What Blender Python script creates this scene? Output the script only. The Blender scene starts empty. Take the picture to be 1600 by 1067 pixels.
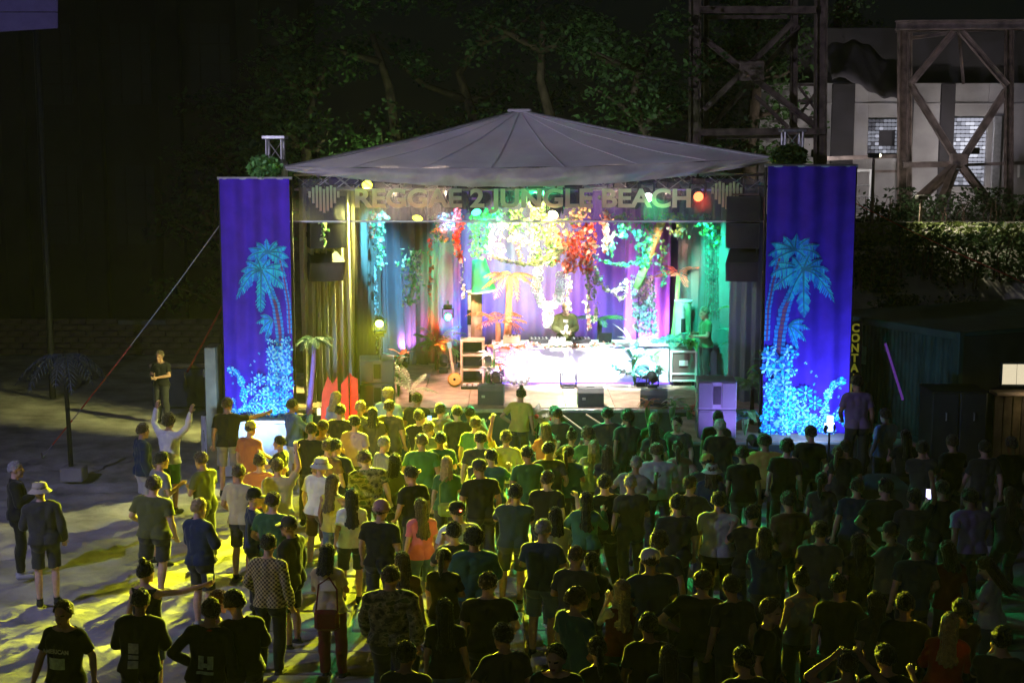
import bpy, math, random
import numpy as np
from mathutils import Vector, Matrix, Euler, noise as mnoise

# ------------------------------------------------------------------ camera, world, light, exposure
scene = bpy.context.scene
C = scene.collection
R = math.radians
FPX, CAM_H = 2200.0, 6.45
PITCH = math.atan((533.5 - 233.0) / FPX)

cam_data = bpy.data.cameras.new('camera')
cam_data.sensor_width = 36.0
cam_data.lens = 36.0 * FPX / 1600.0
cam_data.clip_end = 2000.0
cam = bpy.data.objects.new('camera', cam_data)
C.objects.link(cam)
cam.location = (0, 0, CAM_H)
cam.rotation_euler = (R(90) - PITCH, 0, 0)
scene.camera = cam

SUN_EL, SUN_ROT = R(26), R(205)
world = bpy.data.worlds.new('World')
scene.world = world
world.use_nodes = True
wn, wl = world.node_tree.nodes, world.node_tree.links
sky = wn.new('ShaderNodeTexSky')
sky.sky_type = 'NISHITA'
sky.sun_disc = False
sky.sun_elevation = SUN_EL
sky.sun_rotation = SUN_ROT
bgn = wn['Background']
bgn.inputs['Strength'].default_value = 0.0002
wl.new(sky.outputs['Color'], bgn.inputs['Color'])

moon = bpy.data.lights.new('night_sun', 'SUN')
moon.energy = 0.020
moon.color = (0.80, 0.78, 1.0)
moon.angle = R(4)
moon_o = bpy.data.objects.new('night_sun', moon)
C.objects.link(moon_o)
# from behind the camera, a little to the left, so the roof front and the people's backs take a faint light
moon_o.rotation_euler = Vector((0.38, 0.80, -0.45)).to_track_quat('-Z', 'Y').to_euler()

scene.view_settings.view_transform = 'Standard'
scene.view_settings.look = 'None'
scene.view_settings.exposure = 1.1
scene.view_settings.gamma = 1.0
scene.view_settings.use_curve_mapping = False
scene.render.engine = 'CYCLES'
scene.cycles.use_denoising = True
scene.cycles.use_adaptive_sampling = True
scene.cycles.adaptive_threshold = 0.02
scene.cycles.adaptive_min_samples = 24
scene.cycles.max_bounces = 5
scene.cycles.diffuse_bounces = 2
scene.cycles.glossy_bounces = 2
scene.cycles.transparent_max_bounces = 10
scene.cycles.transmission_bounces = 3
scene.cycles.volume_bounces = 0
scene.cycles.sample_clamp_indirect = 4.0
scene.cycles.caustics_reflective = False
scene.cycles.caustics_refractive = False


def ray(px, py):
    x, y = (px - 800.0) / FPX, -(py - 533.5) / FPX
    return Vector((x, math.cos(PITCH) + y * math.sin(PITCH), -math.sin(PITCH) + y * math.cos(PITCH)))


def at_y(px, py, Y):
    r = ray(px, py)
    t = Y / r.y
    return Vector((r.x * t, Y, CAM_H + r.z * t))


def at_z(px, py, z):
    r = ray(px, py)
    t = (z - CAM_H) / r.z
    return Vector((r.x * t, r.y * t, z))


# ------------------------------------------------------------------ materials
MATS = {}


def mat(name, col, rough=0.7, metal=0.0, bump=0.0, bscale=20.0, vary=0.15, vscale=3.0, emit=None, estr=0.0,
        translucent=0.0, spec=0.35):
    if name in MATS:
        return MATS[name]
    m = bpy.data.materials.new(name)
    m.use_nodes = True
    nt = m.node_tree
    n, l = nt.nodes, nt.links
    b = n['Principled BSDF']
    b.inputs['Roughness'].default_value = rough
    b.inputs['Metallic'].default_value = metal
    b.inputs['Specular IOR Level'].default_value = spec
    tc = n.new('ShaderNodeTexCoord')
    if vary > 0:
        ns = n.new('ShaderNodeTexNoise')
        ns.inputs['Scale'].default_value = vscale
        ns.inputs['Detail'].default_value = 5
        l.new(tc.outputs['Object'], ns.inputs['Vector'])
        rp = n.new('ShaderNodeValToRGB')
        lo = [c * (1 - vary) for c in col] + [1]
        hi = [min(1, c * (1 + vary)) for c in col] + [1]
        rp.color_ramp.elements[0].position = 0.3
        rp.color_ramp.elements[1].position = 0.7
        rp.color_ramp.elements[0].color = lo
        rp.color_ramp.elements[1].color = hi
        l.new(ns.outputs['Fac'], rp.inputs['Fac'])
        l.new(rp.outputs['Color'], b.inputs['Base Color'])
    else:
        b.inputs['Base Color'].default_value = (*col, 1)
    if bump > 0:
        nb = n.new('ShaderNodeTexNoise')
        nb.inputs['Scale'].default_value = bscale
        nb.inputs['Detail'].default_value = 4
        l.new(tc.outputs['Object'], nb.inputs['Vector'])
        bp = n.new('ShaderNodeBump')
        bp.inputs['Strength'].default_value = bump
        bp.inputs['Distance'].default_value = 0.03
        l.new(nb.outputs['Fac'], bp.inputs['Height'])
        l.new(bp.outputs['Normal'], b.inputs['Normal'])
    if emit:
        b.inputs['Emission Color'].default_value = (*emit, 1)
        b.inputs['Emission Strength'].default_value = estr
    if translucent > 0:
        tr = n.new('ShaderNodeBsdfTranslucent')
        tr.inputs['Color'].default_value = (*col, 1)
        mx = n.new('ShaderNodeMixShader')
        mx.inputs['Fac'].default_value = translucent
        l.new(b.outputs['BSDF'], mx.inputs[1])
        l.new(tr.outputs['BSDF'], mx.inputs[2])
        l.new(mx.outputs['Shader'], n['Material Output'].inputs['Surface'])
    MATS[name] = m
    return m


def fabric(col):
    key = 'fabric_%02d_%02d_%02d' % tuple(int(c * 99) for c in col)
    m = mat(key, col, rough=0.9, bump=0.3, bscale=9.0, vary=0.09, vscale=5.0, spec=0.15)
    b = m.node_tree.nodes['Principled BSDF']
    b.inputs['Sheen Weight'].default_value = 0.35
    b.inputs['Sheen Roughness'].default_value = 0.35
    return m


def scrim_mat(name, col, alpha, translucent=0.3):
    if name in MATS:
        return MATS[name]
    m = mat(name, col, rough=0.95, vary=0.1, translucent=translucent, spec=0.1)
    n, l = m.node_tree.nodes, m.node_tree.links
    out = n['Material Output']
    src = out.inputs['Surface'].links[0].from_socket
    tp = n.new('ShaderNodeBsdfTransparent')
    mx = n.new('ShaderNodeMixShader')
    mx.inputs['Fac'].default_value = alpha
    l.new(tp.outputs['BSDF'], mx.inputs[1])
    l.new(src, mx.inputs[2])
    l.new(mx.outputs['Shader'], out.inputs['Surface'])
    return m


def emis(name, col, strength):
    return mat(name, (0.02, 0.02, 0.02), vary=0, emit=col, estr=strength)


M_BLACK = mat('matt_black_metal', (0.02, 0.02, 0.022), 0.5, 0.3, vary=0.3, vscale=8)
M_PLASTIC = mat('black_plastic', (0.025, 0.025, 0.028), 0.45, vary=0.2)
M_ALU = mat('aluminium_truss', (0.62, 0.62, 0.64), 0.38, 0.75, vary=0.15, vscale=10)
M_STEEL = mat('rusted_steel', (0.16, 0.12, 0.105), 0.8, 0.2, bump=0.4, bscale=30, vary=0.5, vscale=4)
M_CONC = mat('old_concrete', (0.30, 0.285, 0.275), 0.95, bump=0.5, bscale=6, vary=0.35, vscale=0.8)
M_WHITEP = mat('white_paint', (0.72, 0.72, 0.70), 0.6, vary=0.08)
M_LEAF = mat('leaf_green', (0.06, 0.13, 0.035), 0.55, vary=0.45, vscale=2.5, translucent=0.25)
M_LEAF_D = mat('leaf_dark_green', (0.035, 0.075, 0.025), 0.6, vary=0.5, vscale=1.3, translucent=0.2)
M_VLEAF = mat('silk_leaf_green', (0.16, 0.40, 0.12), 0.5, vary=0.5, vscale=7, translucent=0.3)
M_VLEAF_P = mat('silk_leaf_pale', (0.55, 0.62, 0.36), 0.5, vary=0.35, vscale=7, translucent=0.3)
M_VLEAF_R = mat('silk_leaf_red', (0.62, 0.10, 0.05), 0.5, vary=0.45, vscale=9, translucent=0.3)
M_VLEAF_C = mat('silk_leaf_coral', (0.80, 0.30, 0.18), 0.5, vary=0.4, vscale=9, translucent=0.3)
M_VLEAF_W = mat('silk_leaf_cream', (0.78, 0.74, 0.58), 0.5, vary=0.2, vscale=9, translucent=0.3)
M_VLEAF_T = mat('silk_leaf_teal', (0.10, 0.36, 0.30), 0.5, vary=0.4, vscale=6, translucent=0.3)
M_BARK = mat('bark', (0.09, 0.065, 0.045), 0.95, bump=0.8, bscale=14, vary=0.4, vscale=5)
M_WOOD = mat('pale_wood', (0.50, 0.36, 0.22), 0.7, bump=0.2, bscale=25, vary=0.2, vscale=4)


# ------------------------------------------------------------------ mesh helpers
class MB:
    """collects polygons, then links them as one mesh object"""

    def __init__(self):
        self.v, self.f, self.m = [], [], []

    def add(self, verts, faces, mi=0):
        o = len(self.v)
        self.v.extend([tuple(p) for p in verts])
        self.f.extend([tuple(i + o for i in q) for q in faces])
        self.m.extend([mi] * len(faces))

    def box(self, c, s, mi=0, rz=0.0, M=None):
        hx, hy, hz = s[0] / 2, s[1] / 2, s[2] / 2
        vs = [Vector((x, y, z)) for x in (-hx, hx) for y in (-hy, hy) for z in (-hz, hz)]
        T = Matrix.Translation(Vector(c)) @ (M if M else Matrix.Rotation(rz, 4, 'Z'))
        self.add([T @ p for p in vs], [(0, 1, 3, 2), (4, 6, 7, 5), (0, 4, 5, 1), (2, 3, 7, 6), (0, 2, 6, 4), (1, 5, 7, 3)], mi)

    def bbox(self, c, s, bev=0.01, mi=0, rz=0.0, M=None):
        """box with chamfered vertical and horizontal edges (24 verts)"""
        hx, hy, hz = s[0] / 2, s[1] / 2, s[2] / 2
        b = min(bev, hx * .9, hy * .9, hz * .9)
        pr = [(-hx + b, -hy), (hx - b, -hy), (hx, -hy + b), (hx, hy - b), (hx - b, hy), (-hx + b, hy), (-hx, hy - b), (-hx, -hy + b)]
        rings = [(-hz, b), (-hz + b, 0), (hz - b, 0), (hz, b)]
        vs = []
        for z, ins in rings:
            for x, y in pr:
                vs.append(Vector((x - math.copysign(min(ins, abs(x)), x), y - math.copysign(min(ins, abs(y)), y), z)))
        T = Matrix.Translation(Vector(c)) @ (M if M else Matrix.Rotation(rz, 4, 'Z'))
        fs = [tuple(range(7, -1, -1)), tuple(range(24, 32))]
        for r in range(3):
            for i in range(8):
                j = (i + 1) % 8
                fs.append((r * 8 + i, r * 8 + j, r * 8 + 8 + j, r * 8 + 8 + i))
        self.add([T @ p for p in vs], fs, mi)

    def tube(self, pts, rad, n=8, mi=0, cap=True):
        pts = [Vector(p) for p in pts]
        rs = rad if isinstance(rad, (list, tuple)) else [rad] * len(pts)
        vs, up = [], None
        for i, p in enumerate(pts):
            d = (pts[min(i + 1, len(pts) - 1)] - pts[max(i - 1, 0)])
            d = d.normalized() if d.length > 1e-9 else Vector((0, 0, 1))
            if up is None:
                up = d.orthogonal().normalized()
            up = (up - d * up.dot(d))
            up = up.normalized() if up.length > 1e-6 else d.orthogonal().normalized()
            q = d.cross(up)
            for k in range(n):
                a = 2 * math.pi * k / n
                vs.append(p + (up * math.cos(a) + q * math.sin(a)) * rs[i])
        fs = []
        for i in range(len(pts) - 1):
            for k in range(n):
                j = (k + 1) % n
                fs.append((i * n + k, i * n + j, i * n + n + j, i * n + n + k))
        if cap:
            fs.append(tuple(range(n - 1, -1, -1)))
            fs.append(tuple((len(pts) - 1) * n + k for k in range(n)))
        self.add(vs, fs, mi)

    def lathe(self, prof, n=16, mi=0, c=(0, 0, 0), M=None):
        T = Matrix.Translation(Vector(c)) @ (M if M else Matrix.Identity(4))
        vs, fs = [], []
        for r, z in prof:
            for k in range(n):
                a = 2 * math.pi * k / n
                vs.append(T @ Vector((r * math.cos(a), r * math.sin(a), z)))
        for i in range(len(prof) - 1):
            for k in range(n):
                j = (k + 1) % n
                fs.append((i * n + k, i * n + j, i * n + n + j, i * n + n + k))
        self.add(vs, fs, mi)

    def ell(self, c, r, mi=0, nu=12, nv=8, M=None):
        T = Matrix.Translation(Vector(c)) @ (M if M else Matrix.Identity(4))
        vs = [T @ Vector((0, 0, -r[2]))]
        for i in range(1, nv):
            t = -math.pi / 2 + math.pi * i / nv
            for k in range(nu):
                a = 2 * math.pi * k / nu
                vs.append(T @ Vector((r[0] * math.cos(t) * math.cos(a), r[1] * math.cos(t) * math.sin(a), r[2] * math.sin(t))))
        vs.append(T @ Vector((0, 0, r[2])))
        fs = []
        for k in range(nu):
            fs.append((0, 1 + (k + 1) % nu, 1 + k))
        for i in range(nv - 2):
            for k in range(nu):
                j = (k + 1) % nu
                fs.append((1 + i * nu + k, 1 + i * nu + j, 1 + (i + 1) * nu + j, 1 + (i + 1) * nu + k))
        e = len(vs) - 1
        for k in range(nu):
            fs.append((e, 1 + (nv - 2) * nu + k, 1 + (nv - 2) * nu + (k + 1) % nu))
        self.add(vs, fs, mi)

    def grid(self, fn, nu, nv, mi=0):
        """fn(u, v) -> point, u and v in 0..1"""
        vs = [fn(i / nu, j / nv) for j in range(nv + 1) for i in range(nu + 1)]
        fs = [(j * (nu + 1) + i, j * (nu + 1) + i + 1, (j + 1) * (nu + 1) + i + 1, (j + 1) * (nu + 1) + i)
              for j in range(nv) for i in range(nu)]
        self.add(vs, fs, mi)

    def mesh(self, name, mats, smooth=False):
        me = bpy.data.meshes.new(name)
        me.from_pydata(self.v, [], self.f)
        for m in (mats if isinstance(mats, (list, tuple)) else [mats]):
            me.materials.append(m)
        me.polygons.foreach_set('material_index', self.m)
        if smooth:
            me.polygons.foreach_set('use_smooth', [True] * len(self.f))
        me.update()
        return me

    def build(self, name, mats, parent=None, loc=(0, 0, 0), smooth=False, kind=None, rot=(0, 0, 0)):
        return link(name, self.mesh(name, mats, smooth), parent, loc, kind, rot)


def link(name, data, parent=None, loc=(0, 0, 0), kind=None, rot=(0, 0, 0)):
    o = bpy.data.objects.new(name, data)
    C.objects.link(o)
    o.parent = parent
    o.location = loc
    o.rotation_euler = rot
    if kind:
        o['kind'] = kind
    return o


def thing(name, label, cat, loc=(0, 0, 0), rz=0.0, group=None, kind=None):
    o = bpy.data.objects.new(name, None)
    C.objects.link(o)
    o.empty_display_size = 0.2
    o.location = loc
    o.rotation_euler = (0, 0, rz)
    return tag(o, label, cat, group, kind)


def tag(o, label, cat, group=None, kind=None):
    o['label'] = label
    o['category'] = cat
    if group:
        o['group'] = group
    if kind:
        o['kind'] = kind
    return o


def struct(o):
    o['kind'] = 'structure'
    return o


def quads_mesh(name, pts, mats, midx=None, k=4):
    """pts (N,k,3) loose polygons in one mesh, fast"""
    N = len(pts)
    me = bpy.data.meshes.new(name)
    me.vertices.add(N * k)
    me.vertices.foreach_set('co', np.asarray(pts, dtype=np.float32).reshape(-1))
    me.loops.add(N * k)
    me.loops.foreach_set('vertex_index', np.arange(N * k, dtype=np.int32))
    me.polygons.add(N)
    me.polygons.foreach_set('loop_start', np.arange(0, N * k, k, dtype=np.int32))
    me.polygons.foreach_set('loop_total', np.full(N, k, dtype=np.int32))
    for m in (mats if isinstance(mats, (list, tuple)) else [mats]):
        me.materials.append(m)
    if midx is not None:
        me.polygons.foreach_set('material_index', np.asarray(midx, dtype=np.int32))
    me.update()
    me.validate()
    return me


def leaf_quads(centers, size, rng, up=0.3, aspect=0.55, down=False):
    """diamond leaves with random attitude round the given centres"""
    c = np.asarray(centers, dtype=np.float64)
    N = len(c)
    d = rng.normal(size=(N, 3))
    if down:
        d[:, 2] -= 1.2
    else:
        d[:, 2] *= 0.6
    d /= np.linalg.norm(d, axis=1, keepdims=True)
    nrm = rng.normal(size=(N, 3))
    nrm[:, 2] += up * 3
    s = np.cross(d, nrm)
    s /= np.linalg.norm(s, axis=1, keepdims=True) + 1e-9
    L = (size * rng.uniform(0.6, 1.3, N))[:, None]
    W = L * aspect * 0.5
    n2 = np.cross(s, d)
    a = c - d * L * 0.5
    b = c + s * W + n2 * W * 0.35 - d * L * 0.08
    e = c + d * L * 0.5
    f = c - s * W + n2 * W * 0.35 - d * L * 0.08
    return np.stack([a, b, e, f], axis=1)


def wob(x, y, z=0.0, s=1.0):
    return mnoise.noise(Vector((x * s, y * s, z * s)))
# ------------------------------------------------------------------ ground
rng = np.random.default_rng(7)
random.seed(7)


def graded(a, b, step, far_lo, far_hi):
    core = list(np.arange(a, b + 1e-6, step))
    out_lo = [a - (1.35 ** k - 1) * step * 6 for k in range(1, 40)]
    out_hi = [b + (1.35 ** k - 1) * step * 6 for k in range(1, 40)]
    return sorted([x for x in out_lo if x > far_lo] + [far_lo]) + core + [x for x in out_hi if x < far_hi] + [far_hi]


def ground_h(x, y):
    near = max(0.0, min(1.0, (9 - abs(x + 1)) / 2 + 1)) if -14 < x < 12 else 0.0
    near *= 1.0 if 10 < y < 30 else 0.0
    sandy = 1.0 / (1.0 + math.exp((x + 2.2) * 1.6))
    h = 0.0
    if near > 0:
        h += (0.035 + 0.05 * sandy) * wob(x, y, 0.3, 0.9)
        h += (0.010 + 0.060 * sandy) * wob(x, y, 1.7, 2.3)
        h += (0.006 + 0.075 * sandy) * (.45 - abs(wob(x * .8, y * 1.25, 4.1, 3.6))) + (.004 + .03 * sandy) * wob(x, y, 9.1, 7.5)
    # the bank on the right climbs to the hedge and the old works
    bx = 1 / (1 + math.exp(-(x - 7.6) * 1.6))
    by = 1 / (1 + math.exp(-(y - 37.2) * 1.05))
    h += 4.3 * bx * by
    return h - 0.03


xs = graded(-12.5, 9.5, 0.10, -400, 400)
ys = graded(11.0, 28.5, 0.09, -60, 900)
gm = MB()
gm.v = [(x, y, ground_h(x, y)) for y in ys for x in xs]
nx = len(xs)
gm.f = [(j * nx + i, j * nx + i + 1, (j + 1) * nx + i + 1, (j + 1) * nx + i) for j in range(len(ys) - 1) for i in range(nx - 1)]
gm.m = [0] * len(gm.f)
M_SAND = mat('trodden_sand', (0.33, 0.31, 0.295), 0.98, bump=0.9, bscale=7, vary=0.45, vscale=1.1, spec=0.1)
struct(gm.build('sandy_ground', M_SAND, smooth=True))['label'] = 'uneven trodden sand and earth in front of the stage'

# concrete paving under the crowd
pave = thing('paved_floor', 'worn concrete slab paving under the middle of the crowd', 'paving', (0.8, 12.2, 0), kind='structure')
slab = MB()
slab.bbox((0, 0, 0), (1.13, 0.74, 0.10), 0.015)
M_SLAB = mat('worn_slab', (0.26, 0.25, 0.235), 0.95, bump=0.5, bscale=12, vary=0.4, vscale=2.0, spec=0.1)
slab_me = slab.mesh('slab', M_SLAB)
for j in range(14):
    for i in range(9):
        if random.random() < 0.06:
            continue
        link('slab', slab_me, pave, ((i - 3) * 1.2 + random.uniform(-.012, .012), j * 0.8 + random.uniform(-.01, .01),
                                     random.uniform(-.012, .012) + 0.012), rot=(random.uniform(-.012, .012), random.uniform(-.01, .01), random.uniform(-.012, .012)))

# ------------------------------------------------------------------ left: dark works building, low wall, store box
lb = thing('factory_building', 'tall unlit factory wall with piers filling the dark upper corner', 'building', (-15, 47, 0))
M_DARKWALL = mat('near_black_brick', (0.02, 0.018, 0.019), 0.95, bump=0.5, bscale=4, vary=0.4, vscale=0.6)  # brick colour set close to black
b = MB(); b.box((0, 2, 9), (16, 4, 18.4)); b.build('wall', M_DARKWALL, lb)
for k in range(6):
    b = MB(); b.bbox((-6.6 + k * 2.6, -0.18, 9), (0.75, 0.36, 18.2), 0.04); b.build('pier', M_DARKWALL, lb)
M_DARKGLASS = mat('dark_glass', (0.01, 0.01, 0.014), 0.6, vary=0)
for k in range(5):
    for r in range(3):
        b = MB(); b.box((-5.3 + k * 2.6, -0.02, 4.6 + r * 4.6), (1.3, 0.06, 2.6)); w_ = b.build('window', M_DARKGLASS, lb)
        b = MB()
        for q in (-0.33, 0.33):
            b.box((-5.3 + k * 2.6 + q, -0.06, 4.6 + r * 4.6), (0.05, 0.05, 2.6))
        for q in (-0.65, 0, 0.65):
            b.box((-5.3 + k * 2.6, -0.06, 4.6 + r * 4.6 + q), (1.3, 0.04, 0.05))
        b.build('glazing_bar', M_DARKWALL, w_)

# dim violet metal hoarding high up in the corner
p0, p1 = at_y(-40, -30, 36), at_y(88, 45, 36)
hd = thing('hoarding', 'dim violet metal panel jutting in at the top corner above the sand', 'panel', (0, 36, 0))
M_VIO = mat('violet_metal_glow', (0.10, 0.085, 0.24), 0.6, vary=0.2, emit=(0.20, 0.16, 0.55), estr=0.035)  # faint emission stands in for light on the panel
for (a, c) in ((-30, 18), (20, 44)):
    q0, q1, q2, q3 = at_y(-40, a, 36), at_y(88, a, 36), at_y(88, c, 36), at_y(-40, c + (8 if c > 30 else 0), 36)
    b = MB()
    vs = [Vector((p.x, d, p.z)) for d in (0, 0.12) for p in (q0, q1, q2, q3)]
    b.add(vs, [(0, 3, 2, 1), (4, 5, 6, 7), (0, 1, 5, 4), (1, 2, 6, 5), (2, 3, 7, 6), (3, 0, 4, 7)])
    b.build('panel', M_VIO, hd)
b = MB(); b.tube([(p1.x - 0.6, 0.3, 0), (p1.x - 0.6, 0.3, p0.z)], 0.09); b.build('post', M_BLACK, hd)

lw = thing('retaining_wall', 'low crumbling brown wall across the dark sand', 'wall', (-13.5, 44, 0))
M_BRICK = mat('brown_brick', (0.15, 0.105, 0.075), 0.95, bump=0.6, bscale=10, vary=0.4, vscale=3)
b = MB(); b.box((0, 0.2, 0.55), (13, 0.36, 1.1)); b.build('core', mat('mortar', (0.2, 0.18, 0.16), 0.95), lw)
brick = MB(); brick.bbox((0, 0, 0), (0.49, 0.16, 0.17), 0.02); brick_me = brick.mesh('brick', M_BRICK)
n_b = 0
for r in range(6):
    for k in range(26):
        if r == 5 and random.random() < .3:
            continue
        x = -6.4 + k * 0.5 + (0.25 if r % 2 else 0)
        link('brick', brick_me, lw, (x, 0.0 + random.uniform(-.02, .02), 0.12 + r * 0.19), rot=(0, 0, random.uniform(-.03, .03)))

sb = thing('storage_box', 'low dark blue storage box with a brown lid behind the stage wing', 'box', (-8.15, 35.6, 0))
b = MB(); b.bbox((0, 0, 0.52), (1.75, 1.6, 1.0), 0.03); b.build('body', mat('dark_blue_paint', (0.03, 0.035, 0.09), 0.5, vary=.3), sb)
b = MB(); b.bbox((0, -0.02, 1.09), (1.85, 1.72, 0.12), 0.03); b.build('lid', mat('lid_brown', (0.18, 0.14, 0.10), 0.7, vary=.3), sb)
for q in (-0.5, 0.5):
    b = MB(); b.bbox((q, -0.83, 0.9), (0.14, 0.05, 0.2), 0.01); b.build('latch', M_ALU, sb)

# ------------------------------------------------------------------ right: old works building with glass-block windows
WY = 50.0
wb = thing('concrete_building', 'derelict pale concrete building with lit glass block windows behind the steel frames', 'building', (13, WY, 0))
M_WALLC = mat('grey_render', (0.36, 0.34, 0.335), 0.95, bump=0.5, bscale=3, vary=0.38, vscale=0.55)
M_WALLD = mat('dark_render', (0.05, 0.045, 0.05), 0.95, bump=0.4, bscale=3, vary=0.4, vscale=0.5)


def wpan(px0, py0, px1, py1, name, m, d=0.0, th=0.4, parent=wb, bev=0.02):
    a, c = at_y(px0, py0, WY), at_y(px1, py1, WY)
    bb = MB()
    bb.bbox(((a.x + c.x) / 2 - 13, d + th / 2, (a.z + c.z) / 2), (abs(c.x - a.x), th, abs(a.z - c.z)), bev)
    return bb.build(name, m, parent)


wpan(1188, 130, 1352, 335, 'wall_panel', M_WALLC)
wpan(1354, 130, 1416, 184, 'wall_panel', M_WALLC, 0.03)
wpan(1354, 242, 1416, 335, 'wall_panel', M_WALLC, 0.03)
wpan(1418, 130, 1478, 335, 'wall_panel', M_WALLC, -0.02)
wpan(1480, 130, 1544, 182, 'wall_panel', M_WALLC, 0.02)
wpan(1480, 292, 1544, 335, 'wall_panel', M_WALLC, 0.02)
wpan(1546, 130, 1720, 335, 'wall_panel', M_WALLC, 0.0)
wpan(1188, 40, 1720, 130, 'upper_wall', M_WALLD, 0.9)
wpan(1186, 161, 1720, 164, 'string_course', M_WALLC, -0.09, 0.08)
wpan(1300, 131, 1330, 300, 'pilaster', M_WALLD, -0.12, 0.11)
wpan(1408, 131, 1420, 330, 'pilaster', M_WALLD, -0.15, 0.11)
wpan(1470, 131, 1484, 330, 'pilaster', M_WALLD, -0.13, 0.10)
wpan(1550, 181, 1556, 330, 'pipe', M_ALU, -0.25, 0.12)
wpan(1588, 258, 1640, 278, 'wall_box', M_WHITEP, -0.4, 0.3)
M_GB = []
for k, (s, c) in enumerate(((.42, (.84, .86, 1)), (0.24, (.80, .82, 1)), (0.12, (.75, .78, .95)), (0.04, (.7, .7, .9)))):
    M_GB.append(emis('glass_block_lit_%d' % k, c, s))


def glass_blocks(px0, py0, px1, py1, nx_, nz_, hole=None, dim=0):
    a, c = at_y(px0, py0, WY), at_y(px1, py1, WY)
    wroot = MB()
    wroot.box(((a.x + c.x) / 2 - 13, 0.3, (a.z + c.z) / 2), (abs(c.x - a.x), 0.1, abs(a.z - c.z)))
    wo = wroot.build('window', M_WALLD, wb)
    dx, dz = (c.x - a.x) / nx_, (a.z - c.z) / nz_
    bl = MB()
    for i in range(nx_):
        for j in range(nz_):
            if hole and hole[0] <= i < hole[1] and hole[2] <= j < hole[3]:
                continue
            d = abs(i - nx_ / 2) / nx_ + abs(j - nz_ * .45) / nz_
            mi = min(3, max(0, int(d * 2.2 + random.uniform(-.3, 1.0)) + dim))
            bl.bbox((a.x - 13 + (i + .5) * dx, 0.19, c.z + (nz_ - j - .5) * dz), (dx * .80, 0.12, dz * .80), 0.015, mi)
    bl.build('glass_blocks', M_GB, wo, kind='stuff')


glass_blocks(1358, 186, 1412, 240, 9, 9, (3, 7, 3, 7), 1)
glass_blocks(1484, 184, 1542, 290, 9, 17)
rm = MB()
rm.grid(lambda u, v: Vector((at_y(1290 + u * 120, 60, 48).x, 48 - v * 1.2, 9.7 + 0.35 * math.sin(u * 5 + v) - v * 1.3 + 0.2 * wob(u * 6, v * 3))), 24, 6)
o = rm.build('roof_sheet', M_WALLD, None, smooth=True)
tag(o, 'sagging torn roof sheeting between the two steel frames', 'roof sheet')
sm = o.modifiers.new('t', 'SOLIDIFY'); sm.thickness = 0.03

# steel frames
def beam(root, p, q, w, mname='steel_beam', m=M_STEEL):
    """an I-section member between two points"""
    w *= .72
    p, q = Vector(p), Vector(q)
    d = (q - p); L = d.length
    T = Matrix.Translation((p + q) / 2) @ d.to_track_quat('Z', 'Y').to_matrix().to_4x4()
    bb = MB()
    Tm = T - Matrix.Translation(Vector()) if False else T
    for c, s in (((0, -w / 2, 0), (w, w * .16, L)), ((0, w / 2, 0), (w, w * .16, L)), ((0, 0, 0), (w * .2, w * .84, L))):
        vs = [Tm @ Vector((c[0] + sx * s[0] / 2, c[1] + sy * s[1] / 2, sz * L / 2)) for sx in (-1, 1) for sy in (-1, 1) for sz in (-1, 1)]
        bb.add(vs, [(0, 1, 3, 2), (4, 6, 7, 5), (0, 4, 5, 1), (2, 3, 7, 6), (0, 2, 6, 4), (1, 5, 7, 3)])
    o = bb.build(mname, m, root)
    o.location = -Vector(root.location)
    return o


PY1 = 43.0
f1 = thing('lattice_pylon', 'dark cross-braced steel pylon rising behind the stage roof corner', 'pylon', at_y(1185, 330, PY1).to_3d())
f1.location.z = 4.0
A = lambda px, py, dy=0: at_y(px, py, PY1 + dy)
for px, w, dy in ((1086, .42, 0), (1104, .2, 1.2), (1241, .26, 1.2), (1283, .42, 0)):
    t = A(px, -60, dy); bt = A(px, 330, dy); bt.z = 3.0
    beam(f1, bt, t, w, 'column')
for a, c, w, dy in (((1094, 16), (1275, 16), .25, -.3), ((1105, 28), (1230, 27), .14, .9), ((1095, 207), (1290, 205), .24, -.3), ((1100, 215), (1282, 213), .14, .9),
                    ((1100, 172), (1240, 34), .2, -.1), ((1110, 200), (1250, 42), .16, .9), ((1098, 60), (1280, 202), .22, .25), ((1180, 150), (1232, 200), .14, .6)):
    beam(f1, A(*a, dy), A(*c, dy), w, 'brace')
for a, c in (((1248, 135), (1282, 182)), ((1282, 135), (1248, 182)), ((1246, 184), (1284, 184)), ((1246, 133), (1284, 133)), ((1246, 158), (1284, 158))):
    beam(f1, A(*a, .6), A(*c, .6), .09, 'lattice_bar')
g = A(1175, 111, -.35)
b = MB(); b.bbox((g.x, g.y, g.z), (.75, .05, .6), .02); o = b.build('gusset_plate', M_STEEL, f1); o.location = -f1.location

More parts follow.
